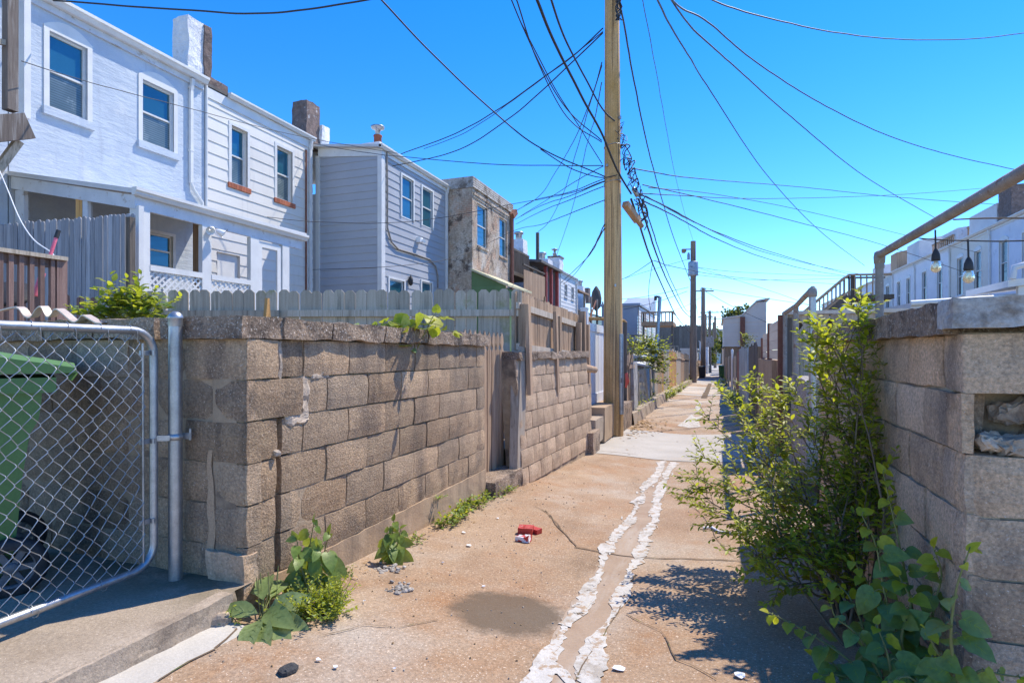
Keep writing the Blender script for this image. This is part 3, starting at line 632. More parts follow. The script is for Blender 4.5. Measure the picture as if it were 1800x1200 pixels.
for i in range(9):
    y = 1.86 - i * .134; mb = MB()
    mb.tube([V((GX + .021 * math.cos(a), y + .004 * a, .105 + .023 * math.sin(a) - (.02 if math.sin(a) < -.9 else 0))) for a in [k * math.pi / 4 for k in range(9)]] + [V((GX + .02, y + .03, .085)), V((GX + .006, y + .04, .05))], .0016, 5)
    mb.build('wire_tie', M['galv'], gate)
    if i % 2:
        mb = MB(); mb.tube([V((GX + .023 * math.cos(a), y + .004 * a, -1.02 + .03 * math.sin(a))) for a in [k * math.pi / 4 for k in range(9)]], .0016, 5); mb.build('wire_tie', M['galv'], gate)
PXY = (-2.5, 2.06)
post = thing('gate_post', 'galvanised round gate post with domed cap against the shaded block wall', 'post', (PXY[0], PXY[1], -1.12))
mb = MB(); mb.lathe((PXY[0], PXY[1], 0), [(.031, -1.15), (.031, .15)], 18); mb.build('tube', M['galv'], post)
mb = MB(); mb.lathe((PXY[0], PXY[1], 0), [(.032, .13), (.0332, .134), (.0332, .165), (.035, .168), (.035, .173), (.032, .183), (.025, .194), (.013, .201), (0, .203)], 18); mb.build('cap', M['galv'], post)
mb = MB()
mb.lathe((PXY[0], PXY[1], 0), [(.0312, -.425), (.0345, -.425), (.0345, -.395), (.0312, -.395)], 18)
mb.beam((PXY[0] - .02, PXY[1] + .03, -.41), (PXY[0] + .05, PXY[1] + .045, -.41), .03, .012, side=(0, 0, 1)); mb.beam((GX, 1.98, -.41), (PXY[0], PXY[1] - .03, -.412), .026, .016, side=(0, 0, 1))
mb.tube([(PXY[0] + .045, PXY[1] + .045, -.43), (PXY[0] + .045, PXY[1] + .045, -.375)], .007, 7); mb.build('hinge', M['galv'], post)

B = V((.5, .866, 0)); S = V((.866, -.5, 0)); GB = -1.115
ctr = V((-2.93, 1.80, 0)) - B * .43 - S * .29
def bp(p, s, z): return ctr + B * p + S * s + V((0, 0, GB + z))
bn = thing('wheelie_bin', 'green wheelie bin with black wheel behind the chain link gate', 'bin', ctr + V((0, 0, GB)))
prof = [(-.30, .03), (-.40, .95), (.37, .95), (.365, .87), (.355, .80), (.325, .74), (.30, .55), (.28, .30), (.25, .03)]
mb = MB(); tz = lambda z: .235 + .05 * z
lo = [bp(p, -tz(z), z) for p, z in prof]; hi = [bp(p, tz(z), z) for p, z in prof]; n = len(prof)
mb.add(lo + hi, [tuple(range(n))[::-1], tuple(range(n, 2 * n))] + [(i, (i + 1) % n, n + (i + 1) % n, n + i) for i in range(n)], 0, .4)
for s in (-1, 1):   # moulded ribs
    mb.hexa([bp(-.02 + q, s * (tz(z) + e), z) for z in (.12, .7) for q, e in ((0, 0), (.03, 0), (.03, .008), (0, .008))], 0, .5)
body = mb.build('body', M['bin'], bn)
mb = MB()
mb.hexa([bp(p, s, z) for z in (.93, 1.0) for p, s in ((-.43, -.31), (.42, -.31), (.42, .31), (-.43, .31))], 0, .75); mb.build('rim', M['bin'], bn)
mb = MB(); LP = [(-.45, 1.02), (-.42, 1.09), (-.2, 1.14), (.02, 1.14), (.28, 1.085), (.49, 1.045), (.50, 1.02)]
n = len(LP); lo = [bp(p, -.315, z) for p, z in LP]; md1 = [bp(p, -.24, z + (.02 if 0 < i < n - 1 else 0)) for i, (p, z) in enumerate(LP)]; md2 = [bp(p, .24, z + (.02 if 0 < i < n - 1 else 0)) for i, (p, z) in enumerate(LP)]; hi = [bp(p, .315, z) for p, z in LP]
mb.add(lo + md1 + md2 + hi, [(r * n + i, r * n + i + 1, (r + 1) * n + i + 1, (r + 1) * n + i) for r in range(3) for i in range(n - 1)] + [tuple(range(n)), tuple(range(3 * n, 4 * n))], 0, .9)
mb.tube([bp(.47, -.25, .985), bp(.49, -.25, 1.02), bp(.49, .25, 1.02), bp(.47, .25, .985)], .014, 8)
mb.build('lid', M['bin'], bn)
for s in (-1, 1):
    c = bp(.26, s * .29, .14)
    mb = MB(); mb.lathe(c - S * .03, [(.088, 0), (.115, -.002), (.132, .008), (.138, .03), (.132, .052), (.115, .062), (.088, .06)], 28, axis=S); whl = mb.build('wheel', M['black'], bn)
    mb = MB(); mb.lathe(c - S * .02, [(0, .046), (.026, .046), (.03, .03)], 14, axis=S); mb.lathe(c - S * .03, [(.088, .02), (.094, .05), (.082, .05), (.078, .02)], 28, axis=S)
    for k in range(6):
        a = k * math.pi / 3; q = B * math.cos(a) + V((0, 0, 1)) * math.sin(a); mb.beam(c + q * .02, c + q * .085, .026, .03, side=S.cross(q))
    mb.build('rim', M['rimgrey'], whl)
tx = bpy.data.curves.new('lettering', 'FONT'); tx.body = 'Baltimore City'; tx.size = .026; tx.align_x = 'RIGHT'; tx.extrude = .0006; tx.materials.append(M['white'])
from mathutils import Matrix
tmp = bpy.data.objects.new('lettering_curve', tx); COL.objects.link(tmp); bpy.context.view_layer.update()
lme = bpy.data.meshes.new_from_object(tmp.evaluated_get(bpy.context.evaluated_depsgraph_get())); bpy.data.objects.remove(tmp)
to = bpy.data.objects.new('lettering', lme); COL.objects.link(to); to.parent = bn
zt = .865; pn = bp(.06, tz(zt) + .003, zt)
to.matrix_local = Matrix.Translation(pn - bn.location) @ Matrix(((B.x, 0, S.x), (B.y, 0, S.y), (0, 1, 0))).to_4x4()

# warped strip lying along the shaded wall's coping
mb = MB(); pts = [PY(u, v - 3, 2.085) for u, v in ((-40, 556), (0, 548), (32, 542), (46, 557), (57, 559), (66, 546), (75, 541), (85, 558), (92, 556), (100, 545), (112, 552), (130, 567), (140, 565), (147, 556), (158, 561), (172, 569), (185, 570))]
pz = []
for a, b, c_, d in zip([pts[0]] + pts, pts, pts[1:], pts[2:] + [pts[-1]]):
    for k in range(4):
        t = k / 4; pz.append(.5 * ((2 * b) + (c_ - a) * t + (2 * a - 5 * b + 4 * c_ - d) * t * t + (3 * b - a - 3 * c_ + d) * t ** 3))
vs = []; 
for i, p in enumerate(pz): 
    q = p + V((.0, -.012, -.004)); vs += [p + V((0, .03, .003)), q + V((0, 0, .003)), q + V((0, 0, -.004)), p + V((0, .03, -.002))]
mb.add(vs, [(4 * i + k, 4 * i + (k + 1) % 4, 4 * i + 4 + (k + 1) % 4, 4 * i + 4 + k) for i in range(len(pz) - 1) for k in range(4)], 0, .5)
tag(mb.build('wavy_strip', M['creamstrip']), 'warped wavy metal strip lying along the coping above the gate', 'strip')

# ---------- wooden fences ----------
def picket(mb, p, A, N, w, z0, z1, t=.018, style='dog', mi=0, rnd=None):
    a = p - A * w / 2; b = p + A * w / 2
    def at(q, z): return V((q.x, q.y, z))
    c = w * .28
    if style == 'dog': poly = [at(a, z0), at(b, z0), at(b, z1 - c), at(b - A * c, z1), at(a + A * c, z1), at(a, z1 - c)]
    elif style == 'gothic':
        poly = [at(a, z0), at(b, z0), at(b, z1 - .21), at(b - A * w * .2, z1 - .185), at(b - A * w * .25, z1 - .165), at(b - A * w * .02, z1 - .12), at(b - A * w * .1, z1 - .06), at(p, z1),
                at(a + A * w * .1, z1 - .06), at(a + A * w * .02, z1 - .12), at(a + A * w * .25, z1 - .165), at(a + A * w * .2, z1 - .185), at(a, z1 - .21)]
    elif style == 'round':
        poly = [at(a, z0), at(b, z0), at(b, z1 - w * .4), at(b - A * w * .12, z1 - w * .15), at(b - A * w * .33, z1), at(a + A * w * .33, z1), at(a + A * w * .12, z1 - w * .15), at(a, z1 - w * .4)]
    elif style == 'scallop':
        poly = [at(a, z0), at(b, z0), at(b, z1 - .22), at(b - A * w * .26, z1 - .15), at(b, z1 - .06), at(b, z1), at(a, z1), at(a, z1 - .06), at(a + A * w * .26, z1 - .15), at(a, z1 - .22)]
    else: poly = [at(a, z0), at(b, z0), at(b, z1), at(a, z1)]
    mb.prism(poly, N * t, mi, rnd)
def fence(name, label, cat, p0, p1, zt0, zt1, zb0, zb1, w, mat, style='dog', gap=.006, jz=.012, rails=(), railmat=None, side=1, posts=(), postmat=None, group=None, lean=.0, parent=None, postw=.09):
    p0, p1 = V((p0[0], p0[1], 0)), V((p1[0], p1[1], 0)); A = (p1 - p0).normalized(); N = V((A.y, -A.x, 0)) * side; L = (p1 - p0).length
    root = parent or thing(name, label, cat, (p0 + p1) / 2 + V((0, 0, min(zb0, zb1))), group)
    mb = MB(); n = int(L / (w + gap))
    for i in range(n):
        s = (i + .5) * L / n; f = s / L; ww = w * U_(.94, 1.03)
        z1 = zt0 + (zt1 - zt0) * f + U_(-jz, jz); z0 = zb0 + (zb1 - zb0) * f + U_(-jz, jz)
        A2 = (A + V((0, 0, 0))).normalized(); k0 = len(mb.v)
        picket(mb, p0 + A * s + N * U_(-.004, .004), A2, N, ww, z0, z1, style=style)
        tl = U_(-lean, lean)
        for q in range(k0, len(mb.v)): mb.v[q] = mb.v[q] + A * tl * (mb.v[q].z - z0)
    mb.build('boards', mat, root)
    for (zr, f0, f1) in rails:
        mb = MB(); a, b = p0 + A * L * f0, p0 + A * L * f1
        za, zb_ = zt0 + (zt1 - zt0) * f0 + zr, zt0 + (zt1 - zt0) * f1 + zr
        mb.beam(a + N * .042 + V((0, 0, za)), b + N * .042 + V((0, 0, zb_)), .04, .085, side=N); mb.build('rail', railmat or mat, root)
    for (f, za, zb_, o) in posts:
        mb = MB(); q = p0 + A * L * f + N * o; mb.beam(q + V((0, 0, za)), q + V((0, 0, zb_)), postw, postw, side=A); mb.build('post', postmat or mat, root)
    return root
FA, FB = (-2.36, 6.90), (-6.95, 5.30)
fence('picket_fence', 'grey dog eared board fence running across behind the near block wall', 'fence', FA, FB, .81, .80, -.9, -.9, .138, M['wmoss'], side=-1, gap=.004, rails=((-.30, 0, .62), (-.30, .64, 1)), railmat=M['wgrey'],
      posts=((.27, -1, .42, .1),), postmat=M['wgrey'], lean=.01)
f2 = fence('board_fence', 'tall brown grey board fence standing on top of the second block wall', 'fence', (-2.43, 6.80), (-2.33, 10.4), .80, .66, -.02, -.02, .14, M['wbrown'], side=1, gap=.004,
      rails=((-.20, 0, .93), (-.72, 0, .95)), railmat=M['wgrey'], posts=((.02, -.1, .62, .09), (.42, -.05, .55, .12), (.78, -.05, .52, .1), (.93, -.1, .66, .06)), postmat=M['wbrown'])
for u, v0, v1, lab in ((927.5, 535, 694, 'nearer brown board hanging down over the second block wall'), (976, 548, 690, 'farther brown board hanging down over the second block wall')):
    a, b = PX(u, v0, -2.055), PX(u, v1, -2.055); b.y = a.y; b.x = a.x + .03; mb = MB(); mb.beam(a, b, .09, .045, side=(0, 1, 0))
    tag(mb.build('hanging_board', M['wbrown']), lab, 'board', 'boards hanging over the second wall')
mb = MB(); a = PD(467, 558, 4.0); b = PD(470, 524, 4.0); mb.beam(a, b, .035, .02); mb.beam(a + V((.01, .02, -.1)), b + V((-.03, .03, -.02)), .025, .03); tag(mb.build('broken_stake', M['wnew']), 'short orange broken stake sticking up behind the coping', 'stake')

pg = fence('picket_gate', 'narrow wooden picket gate with pointed tops between the two block walls', 'gate', (-2.36, 5.05), (-2.30, 6.05), .235, .235, -1.32, -1.32, .092, M['wbrown'], style='gothic', gap=.012, side=1, jz=.008)
mb = MB(); mb.beam((-2.08, 5.93, -1.5), (-2.10, 6.18, .06), .17, .04, side=(.12, 1, 0)); mb.beam((-2.11, 5.86, -1.5), (-2.16, 6.08, .02), .09, .06, side=(.9, .3, 0)); tag(mb.build('leaning_plank', M['wgrey']), 'grey weathered plank leaning beside the pointed picket gate', 'plank')
mb = MB(); mb.rough(V((-2.19, 5.60, -1.42)), V((.14, 0, 0)), V((0, .42, 0)), V((0, 0, .15)), (6, 12, 5), .012, 7); tag(mb.build('concrete_sill', M['coping']), 'worn concrete sill block under the picket gate', 'step')
mb = MB(); mb.beam((-2.32, 6.35, -.02), (-2.28, 6.95, -.015), .15, .05); tag(mb.build('loose_plank', M['wdark']), 'dark loose plank lying on the second wall by the picket gate', 'plank')

# pillar, steps and white gate
pl = thing('block_pillar', 'narrow grey block pillar with a log cap beside the white gate', 'pillar', (-2.17, 9.3, -1.6))
mb = MB()
for i in range(5): mb.rough(V((-2.16, 9.35, -1.42 + .2 * i)), V((.15, 0, 0)), V((0, .14, 0)), V((0, 0, .097)), (5, 5, 4), .008, 9)
mb.build('blocks', M['block2'], pl)
mb = MB(); a, b = PD(1015, 644, 9.2), PD(1046, 650, 9.6); mb.tube([a, (a + b) / 2, b], [.06, .065, .055], 9); mb.build('cap', M['wbrown'], pl)
mb = MB(); mb.rough(V((-1.98, 8.95, -1.42)), V((.17, 0, 0)), V((0, .26, 0)), V((0, 0, .18)), (6, 8, 5), .012, 7); tag(mb.build('concrete_block', M['coping']), 'rough dark concrete block at the foot of the second wall', 'block')
mb = MB(); mb.rough(V((-2.08, 9.55, -1.30)), V((.2, 0, 0)), V((0, .35, 0)), V((0, 0, .2)), (6, 8, 5), .008, 7); tag(mb.build('concrete_step', M['apron2']), 'pale grey concrete step between the block and the white gate', 'step')
mb = MB(); mb.rough(V((-2.08, 10.75, -1.26)), V((.22, 0, 0)), V((0, .85, 0)), V((0, 0, .30)), (6, 14, 5), .006, 7); tag(mb.build('concrete_landing', M['footing']), 'tan concrete landing under the white gate', 'step')
vg = thing('vinyl_gate', 'white vinyl privacy gate between the fence and the big wooden pole', 'gate', (-2.24, 10.9, -.95))
mb = MB()
for i in range(11):
    y = 10.25 + .15 * i; mb.box(-2.25, -2.22 - .003 * (i % 2), y + .003, y + .147, -.78, .40)
mb.build('panel', M['vinyl'], vg)
mb = MB(); mb.box(-2.265, -2.2, 10.25, 11.9, -.96, -.782); mb.build('rail', M['vinyl'], vg)
mb = MB(); mb.box(-2.265, -2.2, 10.25, 11.9, .402, .55); mb.build('rail', M['vinyl'], vg)
mb = MB(); mb.box(-2.31, -2.19, 9.98, 10.1, -.2, .78); mb.prism([(-2.32, 9.97, .78), (-2.18, 9.97, .78), (-2.18, 10.11, .78), (-2.32, 10.11, .78)], (0, 0, .03)); mb.build('post', M['vinyl'], vg)
mb = MB(); mb.beam((-2.2, 9.72, -.75), (-2.22, 9.74, .72), .1, .1, side=(0, 1, 0)); mb.beam((-2.16, 9.98, -.75), (-2.18, 10.0, .5), .13, .05, side=(0, 1, 0)); tag(mb.build('wooden_post', M['wbrown']), 'brown wooden post pair fixed beside the white gate', 'post')

# ---------- the big pole ----------
PB = V((-1.9, 11.0, -1.62))
po = thing('utility_pole', 'big tan wooden utility pole with a galvanised conduit guard, nearest pole', 'pole', PB)
mb = MB(); mb.tube([PB + V((.0, 0, -.2)), PB + V((-.005, 0, 2.5)), PB + V((-.015, 0, 5)), PB + V((-.03, 0, 9.6))], [.195, .178, .158, .132], 24); mb.build('shaft', M['pole'], po)
mb = MB(); q = PB + V((.165, -.085, 0)); mb.tube([q + V((0, 0, .45)), q + V((-.006, 0, 1.98))], .05, 12); mb.beam(q + V((-.03, .0, 1.1)), q + V((.03, -.055, 1.1)), .1, .03, side=(0, 0, 1)); mb.build('conduit_guard', M['galv'], po)
mb = MB()
for z in (4.9, 5.6): mb.tube([PB + V((-.015 + .165 * math.cos(a), .165 * math.sin(a), z + .02 * math.cos(a))) for a in [k * math.pi / 10 for k in range(21)]], .006, 5)
for a, z in ((-1.2, 2.9), (-.6, 6.1), (-2.1, 5.2)): mb.beam(PB + V((.15 * math.cos(a), .15 * math.sin(a), z)), PB + V((.2 * math.cos(a), .2 * math.sin(a), z)), .03, .05)
mb.build('bracket', M['galv'], po)
rp = random.Random(8)
for k in range(7):
    z = rp.uniform(1.2, 3.4); a_ = rp.uniform(-2.3, -1.0); rr_ = .19 - .012 * z; q = PB + V((rr_ * math.cos(a_), rr_ * math.sin(a_), z)); t_ = V((-math.sin(a_), math.cos(a_), 0)); mb = MB()
    mb.beam(q - t_ * .02, q + t_ * .02, .012, .05 if k < 3 else .008, side=(math.cos(a_), math.sin(a_), 0)); mb.build('tag_plate' if k < 3 else 'staple', M['galv'], po)

# ---------- left side beyond the pole ----------
XF = -1.95
def xl(Y): return -1.98 + .004 * (Y - 12)
mb = MB(); mb.rough(V((-1.93, 12.2, -1.35)), V((.12, 0, 0)), V((0, .75, 0)), V((0, 0, .27)), (5, 14, 5), .012, 6); tag(mb.build('low_wall', M['coping']), 'low rough concrete wall just past the big pole', 'wall')
bp_ = thing('brown_post', 'thin brown post with a bent wooden top arm past the big pole', 'post', (-1.98, 13, -1.6))
mb = MB(); a = PX(1099, 706, -1.98); b = PX(1104, 568, -1.98); b.y = a.y; mb.beam(a, b, .08, .08, side=(0, 1, 0)); mb.build('post', M['wdark'], bp_)
mb = MB(); mb.tube([b + V((.02, 0, -.03)), b + V((-.02, 0, .03)), b + V((-.25, -.1, .07)), b + V((-.8, -.2, .09))], .035, 8); mb.build('arm', M['wnew'], bp_)
mb = MB(); c = b + V((.03, -.04, -1.15)); mb.tube([c, c + V((.03, -.02, -.18)), c + V((-.01, 0, -.33))], [.03, .045, .02], 8); tag(mb.build('orange_strap', M['orangecord']), 'orange red strap tied round the thin brown post', 'strap')
mb = MB(); mb.tube([c + V((.2, .1, .75)), c + V((.05, 0, .1)), c + V((.07, -.02, -.6))], .012, 6); tag(mb.build('loose_rope', M['twig']), 'brown rope hanging beside the orange strap', 'rope')
def runfence(label, y0, y1, zt, mat, w=.13, style='flat', lean=.02, group='fence sections along the left of the alley', jz=.06, x=None, name='board_fence'):
    g0, g1 = gbase(y0), gbase(y1); x0, x1 = (xl(y0), xl(y1)) if x is None else (x, x)
    return fence(name, label, 'fence', (x0, y0), (x1, y1), g0 + zt, g1 + zt, g0 + .02, g1 + .02, w, mat, style=style, lean=lean, side=1, jz=jz, group=group, gap=.008, rails=((-.3, 0, 1),) if y1 - y0 > 1 else ())
runfence('brown upright boards just behind the thin brown post', 13.05, 14.1, 1.62, M['wbrown'])
mb = MB(); mb.beam((-1.93, 14.2, -1.62), (-1.96, 14.2, -.24), .06, 1.0, side=(1, 0, 0)); mb.beam((-1.90, 13.75, -1.62), (-1.93, 13.75, -.22), .07, .07); tag(mb.build('grey_panel', M['asphalt'] if 0 else M['coping_grey']), 'solid grey panel standing after the brown boards', 'panel')
cp = thing('chain_link_fence', 'sagging chain link fence with slats leaning under a green vine', 'fence', (-1.95, 17, -1.65))
mb = MB()
for k in range(46):
    y = 14.8 + k * .085
    for s in (-1, 1): mb.tube([(-1.93 + .1 * math.sin(y * 2), y, -1.55), (-1.99 + .08 * math.sin(y * 2), y + s * .9 * .5, -.45)], .006, 4)
mb.build('wire_mesh', M['galv'], cp)
mb = MB()
for y in (14.9, 15.5, 16.1, 16.9, 17.8, 18.4): mb.beam((-1.96, y, -1.6), (-2.02, y + U_(-.1, .35), -.42 + U_(-.1, .1)), .16, .03, side=(0, 1, 0))
mb.build('slat', M['wgrey'], cp)
for i, (y0, y1, zt, m_, lab) in enumerate(((18.9, 20.0, 1.5, 'wgrey', 'grey boards after the vine covered chain link'), (20.05, 21.6, 1.65, 'wbrown', 'brown weathered boards before a single orange strip'), (21.65, 22.1, 1.8, 'wnew', 'narrow fresh orange boards set among grey ones'),
        (22.2, 24.6, 1.7, 'wgrey', 'grey boards just before the orange fence panel'), (24.7, 28.6, 1.9, 'wnew', 'bright orange new wood fence panel on the left'), (28.7, 32.0, 1.95, 'wgrey', 'silver grey boards after the orange panel'),
        (32.1, 35.0, 1.9, 'wbrown', 'rust brown boards before the second pole'), (35.1, 40.5, 1.95, 'wdark', 'dark boards ending at the second pole'))):
    runfence(lab, y0, y1, zt, M[m_], w=.17 if y0 > 22 else .13, lean=.035)
mb = MB(); ys = lin(12.9, 41, 56); vs = []
for y in ys:
    q = .03 * noise.noise(V((y * 2, 0, 5)))
    for x, z in ((-2.05, .02), (-2.05, .30), (-1.80 + q, .28), (-1.76 + q, .0)): vs.append((x + .004 * (y - 12), y, gbase(y) + z + .05 * noise.noise(V((y * .7, z, 1)))))
mb.add(vs, [(4 * i + k, 4 * i + k + 1, 4 * i + 5 + k, 4 * i + 4 + k) for i in range(len(ys) - 1) for k in range(3)], 0, .5)
tag(mb.build('kerb', M['apron2']), kind='structure')
for i, (y0, y1, zt, m_, lab) in enumerate(((45, 50, 1.3, 'coping', 'pale concrete wall panel just past the second pole'), (50.5, 57, 1.5, 'wgrey', 'far grey fence on the left past the third pole'), (57.5, 70, 1.6, 'wbrown', 'far brown fence on the left near the alley end'), (70.5, 95, 1.7, 'wdark', 'farthest dark fence on the left of the alley'))):
    runfence(lab, y0, y1, zt, M[m_], w=.3, x=-1.85)
wb = thing('white_shed', 'narrow white shed on the left beside the far poles', 'shed', (-2.2, 60, -2.4))
mb = MB(); mb.box(-3.4, -1.9, 58, 61.5, -2.5, .25); mb.build('wall', M['trim'], wb); mb = MB(); mb.box(-3.5, -1.8, 57.9, 61.6, .252, .45); mb.build('roof', M['trim'], wb)
# ---------- houses ----------
def TL(c): return lambda a, z, o: V((c + o, a, z))
def TR(c): return lambda a, z, o: V((c - o, a, z))
def TY(Y): return lambda a, z, o: V((a, Y - o, z))
def facade(mb, T, a0, a1, z0, z1, holes=(), lap=None, out=.018, depth=.1, mi=0, ztop=None):
    """wall face with real window openings; lapped boards when lap is given"""
    zs = {z0, z1}
    for h in holes: zs |= {h[2], h[3]}
    if lap:
        k = z0
        while k < z1 - .01: zs.add(k); k += lap
    zs = sorted(z for z in zs if z0 - 1e-6 <= z <= z1 + 1e-6)
    off = lambda z: out * (1 - ((z - z0) % lap) / lap) if lap else 0
    for za, zb in zip(zs, zs[1:]):
        if zb - za < 1e-5: continue
        cuts = sorted((h[0], h[1]) for h in holes if h[2] <= za + 1e-6 and h[3] >= zb - 1e-6); a = a0; segs = []
        for c0, c1 in cuts: segs.append((a, c0)); a = c1
        segs.append((a, a1))
        oa = off(za + 1e-6); ob = out * (1 - (zb - 1e-6 - z0) % lap / lap) if lap else 0
        for s0, s1 in segs:
            if s1 - s0 < 1e-4: continue
            mb.add([T(s0, za, oa), T(s1, za, oa), T(s1, zb, ob), T(s0, zb, ob)], [(0, 1, 2, 3)], mi)
            if lap and oa > out * .9: mb.add([T(s0, za, -.004), T(s1, za, -.004), T(s1, za, oa), T(s0, za, oa)], [(0, 1, 2, 3)], mi)
    for h in holes:
        for p, q in (((h[0], h[2]), (h[1], h[2])), ((h[1], h[2]), (h[1], h[3])), ((h[1], h[3]), (h[0], h[3])), ((h[0], h[3]), (h[0], h[2]))):
            mb.add([T(p[0], p[1], out if lap else 0), T(q[0], q[1], out if lap else 0), T(q[0], q[1], -depth - .05), T(p[0], p[1], -depth - .05)], [(0, 1, 2, 3)], mi)
def tb(mb, T, a0, a1, z0, z1, o0, o1, mi=0, rnd=None):
    mb.hexa([T(a0, z0, o0), T(a1, z0, o0), T(a1, z0, o1), T(a0, z0, o1), T(a0, z1, o0), T(a1, z1, o0), T(a1, z1, o1), T(a0, z1, o1)], mi, rnd)
def window(root, T, h, cas=.07, o=.03, depth=.085, frame='trim', up='gup', lo='glow', sill=None, sillmat=None, arch=0, split=.5, casemat=None, curtain=False):
    a0, a1, z0, z1 = h; mb = MB()
    if cas:
        tb(mb, T, a0 - cas, a0, z0 - .02, z1, -.01, o); tb(mb, T, a1, a1 + cas, z0 - .02, z1, -.01, o)
        if not arch: tb(mb, T, a0 - cas, a1 + cas, z1 + .001, z1 + cas, -.01, o)
        else:
            n = 8; lo_ = [T(a0 - cas + (a1 - a0 + 2 * cas) * i / n, z1 + .001, -.01) for i in range(n + 1)]
            hi_ = [T(a0 - cas + (a1 - a0 + 2 * cas) * i / n, z1 + .09 + arch * (1 - (2 * i / n - 1) ** 2), -.01) for i in range(n + 1)]
            poly = lo_ + hi_[::-1]; mb.prism(poly, T(0, 0, o) - T(0, 0, -.01))
    s = .045; zm = z0 + (z1 - z0) * split
    for (x0, x1, y0, y1, oo) in ((a0 + .001, a0 + s, z0 + .001, z1 - .001, 0), (a1 - s, a1 - .001, z0 + .001, z1 - .001, 0), (a0 + s, a1 - s, z1 - s, z1 - .001, 0), (a0 + s, a1 - s, z0 + .001, z0 + s, 0), (a0 + s, a1 - s, zm - .02, zm + .02, .008)):
        tb(mb, T, x0, x1, y0, y1, -depth, -depth + .05 + oo)
    wdw = mb.build('window', M[casemat or frame], root)
    mb = MB(); tb(mb, T, a0 + s, a1 - s, zm, z1 - s, -depth - .03, -depth + .012); mb.build('pane', M[up], wdw)
    mb = MB(); tb(mb, T, a0 + s, a1 - s, z0 + s, zm, -depth - .03, -depth + .022); mb.build('pane', M[lo], wdw)
    if sill:
        mb = MB(); tb(mb, T, a0 - cas - .03, a1 + cas + .03, z0 - .02 - sill, z0 - .021, -.01, o + .05); mb.build('sill', M[sillmat or frame], wdw)
    return wdw
def hole(c, u0, u1, vt, vb):
    um = (u0 + u1) / 2; return (wy(u0, c), wy(u1, c), wz(um, vb, c), wz(um, vt, c))
def gutter(mb, T, a0, a1, z, w=.13, h=.12):
    for s0, s1 in ((a0, a1),):
        p = [(0, -h), (w * .55, -h), (w * .8, -h * .55), (w, -h * .4), (w, 0), (0, 0)]
        mb.prism([T(s0, z + b, .012 + o) for o, b in p], T(s1, 0, 0) - T(s0, 0, 0))
def downspout(root, T, a, z1, z0, kick=None, mat='trim', o=.05):
    mb = MB(); tb(mb, T, a - .04, a + .04, z0, z1 - .35, o - .03, o + .045); mb.beam(T(a, z1 - .36, o + .005), T(a, z1 - .05, o + .07), .08, .07)
    for z in (z0 + .8, z0 + 2.4): tb(mb, T, a - .055, a + .055, z, z + .04, o - .035, o + .052)
    if kick: mb.tube([T(a, z0 + .02, o), T(a + .06, z0 - .15, o + .02), T(a + kick, z0 - .42, o + .02), T(a + kick + .02, z0 - .62, o + .02)], .042, 8)
    return mb.build('downspout', M[mat], root)
def shell(root, sgn, c, y0, y1, zb, ze, wallmat, holes, lap, depth=9, rise=.5, roof='roof', eave=.12, facelap=True, endlap=None):
    """front face with openings, end walls, back, and a low sloped roof that falls to the alley side"""
    T = TL(c) if sgn < 0 else TR(c); bx = c + sgn * depth; mb = MB()
    facade(mb, T, y0 + .003, y1 - .003, zb, ze, holes, lap)
    for y in (y0 + .004, y1 - .004):
        TE = (lambda a, z, o, y=y: V((a, y - o if y < (y0 + y1) / 2 else y + o, z)))
        if endlap: facade(mb, TE, min(c, bx), max(c, bx), zb, ze, (), endlap)
        else: mb.add([(c, y, zb), (bx, y, zb), (bx, y, ze + rise), (c, y, ze)], [(0, 1, 2, 3)])
    mb.add([(bx, y0, zb), (bx, y1, zb), (bx, y1, ze + rise), (bx, y0, ze + rise)], [(0, 1, 2, 3)])
    wl_ = mb.build('wall', M[wallmat], root)
    mb = MB(); e = c - sgn * eave
    mb.hexa([(e, y0, ze + .01), (e, y1, ze + .01), (bx, y1, ze + rise + .01), (bx, y0, ze + rise + .01), (e, y0, ze + .09), (e, y1, ze + .09), (bx, y1, ze + rise + .09), (bx, y0, ze + rise + .09)])
    mb.build('roof', M[roof], root)
    return T
